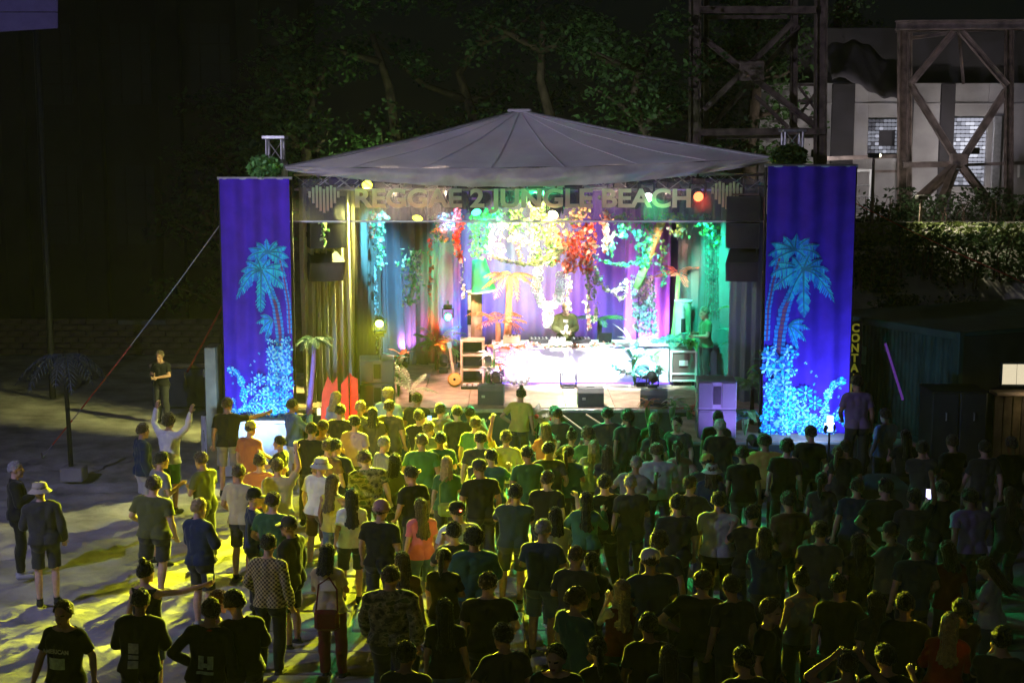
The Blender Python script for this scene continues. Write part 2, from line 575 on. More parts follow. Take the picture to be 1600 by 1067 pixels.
PY2 = 46.0
f2 = thing('crane_gantry', 'weathered steel gantry with apex struts in front of the glass block windows', 'gantry', at_y(1495, 330, PY2))
f2.location.z = 4.2
A2 = lambda px, py, dy=0: at_y(px, py, PY2 + dy)
M_STEEL2 = mat('weathered_steel', (0.25, 0.20, 0.18), 0.85, 0.1, bump=0.4, bscale=30, vary=0.45, vscale=3)
for px, w, dy, m_ in ((1411, .36, 0, M_STEEL), (1421, .2, 1.0, M_STEEL2), (1577, .3, 0, M_STEEL), (1497, .1, .8, M_STEEL2)):
    t = A2(px, 38, dy); bt = A2(px, 330, dy)
    bt.z = 3.9 if px != 1497 else A2(px, 132, dy).z
    beam(f2, bt, t, w, 'column', m_)
for a, c, w, dy in (((1400, 40), (1680, 38), .36, -.2), ((1400, 48), (1680, 44), .16, .9), ((1490, 50), (1424, 130), .24, -.1), ((1502, 50), (1574, 134), .24, -.1),
                    ((1422, 132), (1492, 246), .26, .1), ((1572, 142), (1506, 246), .26, .1), ((1412, 258), (1494, 257), .22, -.2), ((1410, 244), (1290, 248), .16, .6),
                    ((1412, 268), (1292, 268), .1, .6), ((1424, 60), (1484, 52), .14, .8), ((1508, 258), (1680, 252), .12, .5)):
    beam(f2, A2(*a, dy), A2(*c, dy), w, 'brace', M_STEEL2)
for a, c in (((1490, 262), (1428, 318)), ((1504, 262), (1562, 338)), ((1492, 262), (1470, 320))):
    beam(f2, A2(*a, -.8), A2(*c, -1.6), .3, 'leg', M_STEEL)
g = A2(1498, 252, -.3)
b = MB(); b.bbox(tuple(g), (.55, .3, .5), .04); o = b.build('hinge_block', M_STEEL2, f2); o.location = -f2.location
g = A2(1362, 290, 0)
ps = thing('rail_post', 'pale square post with a handrail beside the gantry', 'post', (g.x, g.y, 3.9))
b = MB(); b.bbox((0, 0, .95), (.14, .14, 1.9), .015); b.build('post', M_WHITEP, ps)
b = MB(); b.tube([(0, 0, 1.85), (-1.6, 0, 1.85)], .05); b.build('rail', M_WHITEP, ps)
for k in range(4):
    b = MB(); b.tube([(-.02, 0, .3 + k * .36), (-1.6, 0, .3 + k * .36)], .025); b.build('bar', M_ALU, ps)
# work lamp at the foot of the gantry: it lights the wall
lampp = A2(1523, 236, .6)
wl_ = thing('work_lamp', 'bright work lamp clamped to the gantry hinge', 'lamp', tuple(lampp))
b = MB(); b.bbox((0, 0, 0), (.3, .14, .22), .02); b.build('housing', M_BLACK, wl_)
b = MB(); b.box((0, .075, 0), (.25, .01, .17)); b.build('lens', emis('work_lamp_white', (1, .95, .95), 25), wl_)


def add_light(kind, name, parent, loc, direction, col, power, size=70, blend=0.4, radius=0.06):
    ld = bpy.data.lights.new(name, kind)
    ld.energy = power
    ld.color = col
    ld.shadow_soft_size = radius
    if kind == 'SPOT':
        ld.spot_size = R(size)
        ld.spot_blend = blend
    lo = bpy.data.objects.new(name, ld)
    C.objects.link(lo)
    lo.parent = parent
    lo.location = loc
    if direction is not None:
        lo.rotation_euler = Vector(direction).to_track_quat('-Z', 'Y').to_euler()
    return lo


add_light('SPOT', 'lamp_light', wl_, (0, .16, 0.05), (-0.55, 0.75, 0.18), (1.0, 0.93, 0.93), 95, 165, .5)
hp = at_y(1275, 240, 45)
wl2 = thing('assumed_flood_lamp', 'assumed small flood lamp on the pylon shining on the concrete wall', 'lamp', tuple(hp))  # lamp assumed from the white light on the wall
b = MB(); b.bbox((0, 0, 0), (.3, .16, .24), .02); b.build('housing', M_BLACK, wl2)
b = MB(); b.box((0, .085, 0), (.25, .01, .19)); b.build('lens', emis('assumed_flood_white', (1, .95, .95), 12), wl2)
add_light('SPOT', 'lamp_light', wl2, (0, .17, 0), (0.5, 0.85, 0.05), (1.0, 0.94, 0.95), 85, 150, .5)

# ------------------------------------------------------------------ right: container bar
ca, cb = Vector((7.55, 33.6, 0)), Vector((9.52, 29.7, 0))
cd = (cb - ca).normalized()
cn = Vector((cd.y, -cd.x, 0))      # outward, towards the stage side
if cn.x > 0:
    cn = -cn
cont = thing('container_bar', 'dark green shipping container bar with a sloping lit edge beside the blue cloth', 'container', tuple(ca))
M_CONT = mat('container_green', (0.03, 0.085, 0.07), 0.5, 0.2, bump=0.2, bscale=18, vary=0.35, vscale=2)
M_CONTD = mat('container_dark', (0.03, 0.04, 0.045), 0.55, 0.2, vary=0.35, vscale=2)
L_c = (cb - ca).length
side = MB()
nrib = 34
for k in range(nrib):
    s0, s1, s2, s3 = [(k + t) / nrib * L_c for t in (0, .35, .5, .85)]
    pts = [(s0, 0), (s1, 0), (s2, -.035), (s3, -.035), ((k + 1) / nrib * L_c, 0)]
    for (u0, d0), (u1, d1) in zip(pts[:-1], pts[1:]):
        P = lambda u, d, z: cd * u + cn * d + Vector((0, 0, z))
        side.add([P(u0, d0, .15), P(u1, d1, .15), P(u1, d1, 2.42), P(u0, d0, 2.42)], [(0, 1, 2, 3)])
side.build('corrugated_side', M_CONT, cont)
P = lambda u, d, z: tuple(cd * u + cn * d + Vector((0, 0, z)))
rzc = math.atan2(cd.y, cd.x)
b = MB(); b.bbox(P(L_c / 2, .02, 2.51), (L_c + .1, .14, .18), .02, rz=rzc); b.build('top_rail', M_CONT, cont)
b = MB(); b.bbox(P(L_c / 2, .02, .08), (L_c + .1, .14, .16), .02, rz=rzc); b.build('bottom_rail', M_CONT, cont)
for u in (0, L_c):
    b = MB(); b.bbox(P(u, .0, 1.3), (.16, .16, 2.62), .02, rz=rzc); b.build('corner_post', M_CONT, cont)
b = MB(); b.bbox(P(L_c / 2, -3.2, 2.54), (L_c + .1, 6.3, .10), .02, rz=rzc); b.build('roof', M_CONT, cont)
b = MB(); b.bbox(P(L_c - .02, -1.9, 1.25), (.1, 3.7, 2.5), .02, rz=rzc); b.build('end_wall', M_CONTD, cont)
b = MB(); b.box(P(L_c * .31, .06, 1.72), (.34, .02, .42), rz=rzc); b.build('poster', mat('poster_green', (.25, .5, .38), .7, vary=.3, vscale=9), cont)
# purple neon tube leaning on its side
q0, q1 = P(L_c * .52, .16, 2.1), P(L_c * .70, .30, .95)
o = MB(); o.tube([q0, q1], .028, 6)
o = o.build('neon_tube', emis('neon_purple', (.22, .06, .55), .16), None, tuple(ca)); tag(o, 'leaning purple neon tube on the dark container side', 'neon tube')
# serving hatch, lit from inside
hx = at_y(1566, 568, 29.0)
hatch = thing('menu_lightbox', 'cream lit menu box above the timber bar front', 'light box', (hx.x + .6, 29.0, hx.z - .22))
b = MB(); b.bbox((0, 0.03, 0), (1.24, .1, .50), .01); b.build('frame', M_CONTD, hatch)
M_LB = emis('lightbox_cream', (1.0, .86, .58), .36)
for k in range(4):
    b = MB(); b.box((-.45 + k * .3, -.035, 0), (.285, .02, .42)); b.build('panel', M_LB, hatch)
bar = thing('timber_bar', 'rough timber plank bar front below the cream light box', 'bar', (hx.x + .75, 29.1, 0))
for k in range(9):
    b = MB(); b.bbox((-.75 + k * .19, random.uniform(-.01, .01), .68), (.175, .05, 1.34), .008); b.build('plank', mat('bar_timber_%d' % (k % 3), (.13 + .03 * (k % 3), .10 + .02 * (k % 3), .07), .85, bump=.4, bscale=20, vary=.4, vscale=4), bar)
b = MB(); b.bbox((0, -.05, 1.40), (1.8, .5, .06), .012); b.build('counter', M_WOOD, bar)
add_light('POINT', 'hatch_glow', hatch, (.1, -.35, -.32), None, (1, .82, .55), 3.2, radius=.2)
# black sound booth
bk = at_z(1446, 690, 0)
bo = thing('black_booth', 'plain black panelled booth standing in front of the container', 'booth', (9.0, 28.3, 0))
b = MB(); b.bbox((-.28, 0, .8), (.54, .9, 1.6), .02); b.build('panel', M_PLASTIC, bo)
b = MB(); b.bbox((.28, 0, .8), (.54, .9, 1.6), .02); b.build('panel', M_PLASTIC, bo)
b = MB(); b.bbox((0, 0, 1.62), (1.15, .95, .04), .01); b.build('top', M_BLACK, bo)
for q in (-.28, .28):
    b = MB(); b.tube([(q, -.47, 1.2), (q, -.5, 1.2), (q, -.5, 1.05), (q, -.47, 1.05)], .012, 6); b.build('handle', M_ALU, bo)

# vertical sign with the container lettering
sg = at_y(1331, 690, 29.2)
sign = thing('vertical_sign', 'tall narrow black board with stacked yellow letters beside the blue cloth', 'sign', (sg.x, 29.2, 0))
zt = at_y(1331, 502, 29.2).z
b = MB(); b.bbox((0, .03, zt / 2), (.30, .05, zt), .01); b.build('board', M_PLASTIC, sign)


def text(body, size, m, parent, loc, rot=(R(90), 0, 0), extrude=.003, offset=0.0, align='CENTER', name='lettering', sx=1.0):
    cu = bpy.data.curves.new(name, 'FONT')
    cu.body = body
    cu.size = size
    cu.align_x = align
    cu.align_y = 'CENTER'
    cu.extrude = extrude
    cu.offset = offset
    tmp = bpy.data.objects.new('tmp', cu); C.objects.link(tmp)
    me = bpy.data.meshes.new_from_object(tmp.evaluated_get(bpy.context.evaluated_depsgraph_get()))
    bpy.data.objects.remove(tmp); bpy.data.curves.remove(cu)
    me.name = name
    me.materials.clear(); me.materials.append(m)
    return link(name, me, parent, loc, rot=rot)


M_YLET = mat('yellow_letter_glow', (.62, .55, .05), .5, vary=.1, emit=(.5, .5, .05), estr=.10)  # faint glow put into the letter colour
for k, ch in enumerate('CONTAINER'):
    z = at_y(1331, 513 + k * 15.6, 29.2).z
    text(ch, .235, M_YLET, sign, (0, -.001, z), offset=.009, name='letter')
for k in range(3):
    z = at_y(1331, 656 + k * 10, 29.2).z
    b = MB(); b.add([(-.12, 0, z - .05), (-.12, 0, z), (.12, 0, z + .10), (.12, 0, z + .05)], [(0, 3, 2, 1)]); b.build('stripe', M_WHITEP, sign)

# ------------------------------------------------------------------ trees, hedge and bank growth
def tree(px, Y, h, spread, label, seed, nleaf=4200, zb=0.0, leaf=.2, low=.22, m=M_LEAF_D):
    r = np.random.default_rng(seed)
    x = at_y(px, 400, Y).x
    t = thing('tree', label, 'tree', (x, Y, zb), group='trees behind the stage')
    tr = MB()
    pts = [Vector((0, 0, 0))]
    for k in range(1, 7):
        pts.append(Vector((r.normal() * .12 * k / 2, r.normal() * .12 * k / 2, h * .8 * k / 6)))
    tr.tube(pts, [.26 * (1 - k / 8) * h / 9 for k in range(7)], 8)
    cents = []
    for k in range(13):
        s = r.uniform(low, .78) * h
        i = min(5, int(s / (h * .8) * 6)); p = pts[i].lerp(pts[i + 1], .5)
        a = r.uniform(0, 2 * math.pi); L = spread * r.uniform(.45, 1.0) * (1.15 - .5 * s / h)
        e = p + Vector((math.cos(a) * L, math.sin(a) * L, L * r.uniform(.15, .6)))
        mid = p.lerp(e, .5) + Vector((0, 0, -.15 * L * r.uniform(-.4, 1)))
        tr.tube([p, mid, e], [.09 * h / 9, .06 * h / 9, .02], 6)
        for q in range(5):
            u = r.uniform(.35, 1.12)
            cents.append((p.lerp(e, u) + Vector(r.normal(size=3)) * .35, r.uniform(.45, .95)))
    for q in range(10):
        cents.append((pts[-1] + Vector((r.normal() * spread * .35, r.normal() * spread * .35, r.uniform(-.1, .25) * h * .8)), r.uniform(.5, .9)))
    tr.build('trunk', M_BARK, t, smooth=True)
    per = nleaf // len(cents)
    cs = []
    for c, rad in cents:
        v = r.normal(size=(per, 3)); v /= np.linalg.norm(v, axis=1, keepdims=True)
        v *= (r.uniform(0.25, 1, (per, 1)) ** .5) * rad * np.array([1.15, 1.15, .75])
        cs.append(v + np.array(c))
    me = quads_mesh('crown', leaf_quads(np.concatenate(cs), leaf, r), m)
    o = link('crown', me, t)
    return t


TREES = [
    (470, 41, 11.0, 3.2, 'pale leafed tree above the yellow lit tower, beside the factory wall'),
    (600, 44, 12.5, 3.6, 'broad dark tree behind the roof slope with green light at its foot'),
    (745, 47, 13.5, 3.8, 'tall dark tree just beside the roof peak, towards the factory'),
    (875, 45, 13.0, 3.4, 'tall dark tree right above the roof peak'),
    (990, 42, 12.0, 3.2, 'leafy tree over the roof slope towards the steel pylon'),
    (1075, 46, 12.5, 2.8, 'slim tree growing up against the steel pylon'),
    (1165, 48.5, 10.5, 2.2, 'bright green leaved tree seen through the pylon braces'),
    (1305, 52.5, 12.0, 2.0, 'small treetop above the concrete building between the steel frames'),
    (345, 43, 8.5, 2.2, 'dim half hidden tree in front of the factory piers'),
]
for k, (px, Y, h, s, lab) in enumerate(TREES):
    tree(px, Y, h, s, lab, 100 + k, zb=(4.0 if px > 1150 else -.05), m=(M_LEAF if px in (1165, 1305, 990, 470) else M_LEAF_D), leaf=.2 if px != 1165 else .24,
         nleaf=5200 if 450 < px < 1000 else 3600)


def leafy(name, label, cat, box0, box1, n, leaf, m, seed, group=None, kind=None, lumps=14, stems=10, up=.5):
    r = np.random.default_rng(seed)
    lo, hi = np.array(box0, float), np.array(box1, float)
    base = (lo + hi) / 2; base[2] = lo[2]
    t = thing(name, label, cat, tuple(base), group=group, kind=kind)
    c = r.uniform(lo, hi, (lumps, 3))
    sz = (hi - lo)
    per = n // lumps
    cs = []
    for q in c:
        v = r.normal(size=(per, 3)) * np.minimum(sz * .22, .42)
        cs.append(np.clip(q + v, lo - .12, hi + .18) - base)
    cs = np.concatenate(cs)
    link('foliage', quads_mesh('foliage', leaf_quads(cs, leaf, r, up=up), m), t)
    s = MB()
    for k in range(stems):
        a = r.uniform(lo, hi) - base
        s.tube([(a[0], a[1], -.15), (a[0] + r.normal() * .08, a[1] + r.normal() * .08, sz[2] * .5), (a[0] + r.normal() * .2, a[1] + r.normal() * .2, sz[2] * .95)], [.03, .02, .008], 5)
    s.build('stem', M_BARK, t)
    return t


M_HEDGE = mat('hedge_leaf', (0.13, 0.17, 0.05), 0.6, vary=0.5, vscale=2.0, translucent=0.2)
h0, h1 = at_y(1328, 400, 40), at_y(1640, 345, 40)
leafy('hedge', 'long uneven yellowish hedge on top of the bank', 'hedge', (h0.x, 39.6, 2.9), (h1.x, 40.6, 4.15), 9000, .17, M_HEDGE, 5, lumps=80, stems=30)
for k, (px, py, Y, w, hh) in enumerate(((1365, 440, 38, 1.2, .9), (1430, 430, 38.3, 1.3, 1.0), (1500, 445, 38, 1.3, 1.0), (1575, 440, 38.2, 1.4, 1.1), (1640, 430, 38.0, 1.2, 1.0),
                                        (1400, 470, 36.8, 1.1, .8), (1480, 478, 36.8, 1.2, .8), (1560, 480, 36.5, 1.3, .8))):
    p = at_y(px, py, Y)
    gz = ground_h(p.x, Y)
    leafy('shrub', ('dark shrub on the bank under the hedge, %s from the blue cloth' if k < 5 else 'dark shrub low on the bank above the container roof, %s from the blue cloth')
          % ('first', 'second', 'third', 'fourth', 'fifth', 'first', 'second', 'third')[k], 'shrub',
          (p.x - w / 2, Y - .5, gz - .1), (p.x + w / 2, Y + .5, gz + hh), 1100, .15, M_LEAF_D, 40 + k, 'shrubs on the dark bank')
# black thicket under the gantry
for k, (px, w) in enumerate(((1385, 1.5), (1450, 1.6), (1530, 1.4), (1600, 1.6))):
    p = at_y(px, 330, 43.5)
    leafy('thicket', 'black thicket below the gantry, %s from the pylon' % ('first', 'second', 'third', 'fourth')[k], 'bush',
          (p.x - w / 2, 43, 3.9), (p.x + w / 2, 44, 5.05 - .2 * (k % 2)), 900, .17, M_LEAF_D, 60 + k, 'thickets below the gantry')

# lamp posts added to light the hedge, the trees and the gantry
def mast_lamp(label, x, y, z0, z, d, col, power, ang):
    t = thing('added_lamp', label, 'lamp', (x, y, z0), group='added lamps')
    b = MB(); b.tube([(0, 0, 0), (0, 0, z - z0)], [.06, .04], 8); b.build('post', M_STEEL, t)
    b = MB(); b.bbox((0, 0, z - z0 + .06), (.3, .3, .14), .03); b.build('housing', M_BLACK, t)
    dv = Vector(d).normalized()
    b = MB(); b.ell((dv.x * .17, dv.y * .17, z - z0 + .06), (.07, .07, .06), nu=10, nv=6); b.build('bulb', emis('bulb_' + label[:4], col, 2.0), t)
    add_light('SPOT', 'lamp_light', t, (dv.x * .27, dv.y * .27, z - z0 + .06 + dv.z * .1), d, col, power, ang, .8, .12)


mast_lamp('slim lamp post behind the hedge near the pylon', 10.6, 41.6, 4.2, 6.2, (.80, -.42, -.42), (1.0, .92, .62), 800, 95)
mast_lamp('lamp post hidden behind the stage roof among the trees', -3.4, 38.0, 0, 4.6, (.05, .8, .62), (.72, 1.0, .42), 190, 130)
mast_lamp('second lamp post behind the stage roof below the tall trees', 2.2, 38.2, 0, 4.6, (.05, .75, .68), (.75, 1.0, .70), 100, 140)
mast_lamp('lamp post behind the tower by the palm cloth', -7.2, 37.5, 0, 3.4, (.5, .6, .65), (1.0, .95, .75), 25, 90)

gl = A2(1440, 300, -5)
mast_lamp('low lamp post in front of the gantry', gl.x, gl.y, 3.6, 5.0, (.45, .8, .3), (1.0, .86, .80), 75, 120)
# ------------------------------------------------------------------ the stage platform
DZ = 1.23
SY0, SY1 = 28.25, 36.25
M_DECK = mat('deck_ply', (0.42, 0.30, 0.22), 0.6, bump=0.15, bscale=30, vary=0.3, vscale=3)
st = thing('stage_platform', 'open air stage platform of wooden deck panels with a dark draped front', 'stage', (0.1, SY0, 0))
dp = MB(); dp.bbox((0, 0, 0), (0.992, 1.992, 0.09), 0.006); dp_me = dp.mesh('deck_panel', M_DECK)
for i in range(10):
    for j in range(4):
        link('deck_panel', dp_me, st, (-4.5 + i, 1.0 + j * 2, DZ - .045 + random.uniform(-.002, .002)))
M_SKIRT = mat('stage_skirt_cloth', (0.05, 0.085, 0.06), 0.95, bump=0.5, bscale=6, vary=0.35, vscale=2)
sk = MB()
sk.grid(lambda u, v: Vector((-4.95 + u * 9.9, -.03 - .03 * math.sin(u * 90) * (1 - v * .6) - .03 * wob(u * 30, v), v * (DZ - .1))), 160, 6)
sk.build('skirt', M_SKIRT, st, smooth=True)
tr = MB(); tr.bbox((0, -.02, DZ - .06), (9.98, .05, .07), .008); tr.build('front_rail', M_ALU, st)
for i in range(6):
    for j in range(2):
        b = MB(); b.tube([(-4.8 + i * 1.92, .3 + j * 6.5, 0), (-4.8 + i * 1.92, .3 + j * 6.5, DZ - .1)], .03, 8); b.build('leg', M_ALU, st)
for k, (x0, x1, z0) in enumerate(((.9, 2.2, .25), (1.4, 2.9, .15), (2.3, 1.5, .2), (-1.6, -.6, .3))):
    b = MB(); b.tube([(x0, -.1, DZ - .12), ((x0 + x1) / 2, -.35, DZ * .55), (x1, -.55, z0)], .022, 6); b.build('tie_rope', mat('pale_rope', (.55, .45, .32), .9), st)

M_WSKIRT = mat('white_wing_cloth', (0.50, 0.52, 0.58), 0.95, bump=0.5, bscale=4, vary=0.15, vscale=2)
M_BSKIRT = mat('black_wing_cloth', (0.035, 0.04, 0.05), 0.95, bump=0.5, bscale=4, vary=0.2, vscale=2)


def wing(label, x0, x1, y0, y1, z, m):
    t = thing('stage_wing', label, 'stage wing', ((x0 + x1) / 2, y0, 0), group='stage wings')
    w, d = x1 - x0, y1 - y0
    b = MB(); b.bbox((0, d / 2, z - .05), (w, d, .1), .01); b.build('deck', M_DECK, t)
    b = MB(); b.bbox((0, -.012, z - .04), (w + .02, .03, .05), .005); b.build('edge_trim', M_ALU, t)
    b = MB()
    b.grid(lambda u, v: Vector((-w / 2 + u * w, -.02 - .02 * math.sin(u * 23 + 1) * (1 - v) - .03 * wob(u * 9, v * 2, 3), v * (z - .08))), 60, 8)
    b.build('skirt', m, t, smooth=True)
    for sx in (-1, 1):
        b = MB(); b.grid(lambda u, v: Vector((sx * w / 2 + .01 * math.sin(u * 25), .02 + u * (d - .04), v * (z - .1))), 30, 4); b.build('side_skirt', m, t, smooth=True)
    return t


wing('white draped wing of the stage under the cloth near the palm post', -5.72, -4.25, 27.45, 28.2, 1.13, M_WSKIRT)
wing('dark draped wing of the stage under the cloth near the container', 3.25, 6.45, 25.75, 28.2, 1.06, M_BSKIRT)


# ------------------------------------------------------------------ trusses and roof
def truss(root, p, q, w=.3, rad=.025, lac=.012, name='chord', up=(0, 1, 0), step=.4):
    p, q = Vector(p), Vector(q)
    d = (q - p).normalized(); u = Vector(up); u = (u - d * u.dot(d)).normalized(); v = d.cross(u)
    cor = [u * a + v * c for a, c in ((-w / 2, -w / 2), (w / 2, -w / 2), (w / 2, w / 2), (-w / 2, w / 2))]
    for c in cor:
        b = MB(); b.tube([p + c, q + c], rad, 8); o = b.build(name, M_ALU, root); o.location = -Vector(root.location)
    L = (q - p).length; n = max(2, int(L / step))
    b = MB()
    for i in range(n):
        a0, a1 = p + d * (L * i / n), p + d * (L * (i + 1) / n)
        for k in range(4):
            c0, c1 = cor[k], cor[(k + 1) % 4]
            if i % 2:
                c0, c1 = c1, c0
            b.tube([a0 + c0, a1 + c1], lac, 5)
    o = b.build('lacing', M_ALU, root); o.location = -Vector(root.location)


TLx, TRx = -4.74, 5.42
tl = thing('truss_tower', 'aluminium truss tower glowing yellow beside the palm cloth', 'truss tower', (TLx, 28.45, 0), group='roof truss towers')
truss(tl, (TLx, 28.45, 0), (TLx, 28.45, 6.65))
b = MB(); b.bbox((0, 0, 6.68), (.46, .46, .07), .01); b.build('head_block', M_ALU, tl)
b = MB(); b.bbox((0, 0, 6.0), (.42, .42, .42), .02); b.build('sleeve_block', M_ALU, tl)
t2 = thing('truss_tower', 'aluminium truss tower with white lit chords above the cloth by the container', 'truss tower', (TRx, 27.5, 0), group='roof truss towers')
truss(t2, (TRx, 27.5, 0), (TRx, 27.5, 6.78), .34)
b = MB(); b.bbox((0, 0, 6.80), (.46, .46, .05), .01); b.build('head_block', M_ALU, t2)
b = MB(); b.bbox((0, 0, 6.05), (.42, .42, .36), .02); b.build('sleeve_block', M_ALU, t2)
ft = thing('front_truss', 'long aluminium lighting truss along the stage front behind the banner', 'truss', (0.3, 29.0, 5.72))
truss(ft, (TLx + .3, 29.0, 5.78), (5.2, 29.0, 5.78), .3, up=(0, 0, 1))
mt = thing('rear_truss', 'lighting truss across the middle of the stage above the vines', 'truss', (0.3, 32.2, 5.75))
truss(mt, (-4.5, 32.2, 5.75), (4.9, 32.2, 5.75), .3, up=(0, 0, 1))

M_ROOF = mat('roof_tarpaulin', (0.80, 0.76, 0.79), 0.75, bump=0.35, bscale=2.2, vary=0.10, vscale=1.2, translucent=0.18)
rf = thing('stage_roof', 'grey tarpaulin pyramid roof over the stage with a rumpled front edge', 'roof', (0.2, 32.0, 6.1))
pk = Vector((0.17, 32.0, 7.30))
cors = [Vector((-4.45, 27.9, 6.10)), Vector((5.16, 27.9, 6.27)), Vector((5.16, 36.3, 6.2)), Vector((-4.45, 36.3, 6.1))]
rl = Vector(rf.location)
for k in range(4):
    a, c = cors[k], cors[(k + 1) % 4]

    def fn(u, v, a=a, c=c):
        e = a.lerp(c, u)
        e.z -= .10 * math.sin(math.pi * u)
        p = e.lerp(pk, v)
        p.z += -.11 * math.sin(math.pi * v) * (1 - .3 * abs(u - .5)) + .018 * wob(p.x * 1.3, p.y * 1.3, k) + .01 * math.sin(p.x * 6.28 / 1.6) * (1 - v)
        return p - rl
    b = MB(); b.grid(fn, 48, 20)
    rp_ = b.build('roof_panel', M_ROOF, rf, smooth=True)
    for su in (.14, .28, .42, .57, .72, .86):
        b = MB(); b.tube([fn(su, q / 14 * .97) + Vector((0, 0, .012)) for q in range(15)], .006, 5); b.build('seam', M_ROOF, rp_)
b = MB()


def val(u, v):
    e = cors[0].lerp(cors[1], u)
    e.z -= .10 * math.sin(math.pi * u)
    w = 1 - abs(2 * u - 1) ** 2.2
    dep = .07 + .30 * w
    fold = .09 * math.sin(u * 47 + v * 2.5 + 4 * wob(u * 5, v)) + .10 * wob(u * 18, v * 2.5, 2)
    return Vector((e.x + .05 * wob(u * 9, v * 2), e.y - .02 - fold * v - .10 * math.sin(v * 3.1) * w, e.z - dep * v + .015 * wob(u * 30, v * 2))) - rl


b.grid(val, 140, 8)
b.build('valance', mat('valance_cloth', (.36, .34, .34), .85, bump=.4, bscale=6, vary=.2, vscale=3), rf, smooth=True)
b = MB(); b.bbox(tuple(pk - rl + Vector((0, 0, .0))), (.55, .3, .07), .03); b.build('ridge_cap', M_ROOF, rf)
b = MB(); b.tube([cors[1] - rl, (cors[1].lerp(pk, .5) - rl) + Vector((0, 0, -.06)), pk - rl], .03, 8); b.build('hip_pole', M_ALU, rf)
b = MB(); b.tube([cors[0] - rl, (cors[0].lerp(pk, .5) - rl) + Vector((0, 0, -.06)), pk - rl], .03, 8); b.build('hip_pole', M_ALU, rf)

# guy ropes
M_RROPE = mat('red_marker', (.42, .06, .04), .8)
M_GROPE = mat('grey_rope', (.30, .28, .27), .9)


def rope(label, p, q, marks, r=.011):
    t = thing('guy_rope', label, 'rope', tuple(q), group='guy ropes')
    p, q = Vector(p) - Vector(q), Vector()
    sag = lambda s: p.lerp(q, s) + Vector((0, 0, -.12 * math.sin(math.pi * s)))
    b = MB(); b.tube([sag(k / 12) for k in range(13)], r, 6); b.build('line', M_GROPE, t)
    for a, c in marks:
        b = MB(); b.tube([sag(a + (c - a) * k / 4) for k in range(5)], r * 1.5, 6); b.build('marker_sleeve', M_RROPE, t)
    b = MB(); b.tube([(0, 0, .12), (0.05, 0, -.2)], .02, 6); b.build('peg', M_STEEL, t)


ga = at_z(65, 716, 0)
rope('long guy rope with red sleeves running down to the sand beside the palm post', (TLx - .1, 28.45, 6.35), ga, ((.60, .82), (.86, .95)))
gb = at_y(288, 580, 34.2)
rope('short guy rope ending behind the storage box', (-4.9, 31.0, 6.0), (gb.x, gb.y, 0.9), ((.35, .97),), .016)
rope('thin red guy rope slanting over the hedge bank', (5.6, 30.5, 6.2), (13.9, 33.5, 2.6), ((.2, .95),), .008)

# ------------------------------------------------------------------ banner
bn = thing('stage_banner', 'see-through mesh banner with the festival name across the stage front', 'banner', (0.3, 28.1, 5.0))
bx0, bx1, bz0, bz1 = -4.42, 5.05, 5.02, 5.86
M_MESH = scrim_mat('banner_mesh', (0.15, 0.14, 0.155), 0.46, 0.12)
b = MB()
b.grid(lambda u, v: Vector((bx0 + u * (bx1 - bx0) - .3, .008 * math.sin(u * 30) + .012 * wob(u * 20, v * 2), bz0 + v * (bz1 - bz0) - 5.0)), 90, 6)
b.build('mesh_cloth', M_MESH, bn, smooth=True)
b = MB(); b.bbox(((bx0 + bx1) / 2 - .3, -.01, bz0 - 5.0), (bx1 - bx0, .03, .035), .006); b.build('hem', mat('hem_white', (.55, .55, .6), .7), bn)


def grad_mat(name, top, bot, z0, z1):
    m = bpy.data.materials.new(name); m.use_nodes = True
    n, l = m.node_tree.nodes, m.node_tree.links
    g_ = n.new('ShaderNodeNewGeometry'); sp = n.new('ShaderNodeSeparateXYZ'); mr = n.new('ShaderNodeMapRange'); rp = n.new('ShaderNodeValToRGB')
    mr.inputs['From Min'].default_value = z0; mr.inputs['From Max'].default_value = z1
    l.new(g_.outputs['Position'], sp.inputs[0]); l.new(sp.outputs['Z'], mr.inputs['Value']); l.new(mr.outputs[0], rp.inputs[0])
    rp.color_ramp.elements[0].color = (*bot, 1); rp.color_ramp.elements[1].color = (*top, 1)
    l.new(rp.outputs[0], n['Principled BSDF'].inputs['Base Color'])
    n['Principled BSDF'].inputs['Roughness'].default_value = .8
    # printed on a mesh: a share of the light comes through it
    tl_ = n.new('ShaderNodeBsdfTranslucent'); mx = n.new('ShaderNodeMixShader'); mx.inputs[0].default_value = .8
    l.new(rp.outputs[0], tl_.inputs[0]); l.new(n['Principled BSDF'].outputs[0], mx.inputs[1]); l.new(tl_.outputs[0], mx.inputs[2])
    l.new(mx.outputs[0], n['Material Output'].inputs[0])
    return m


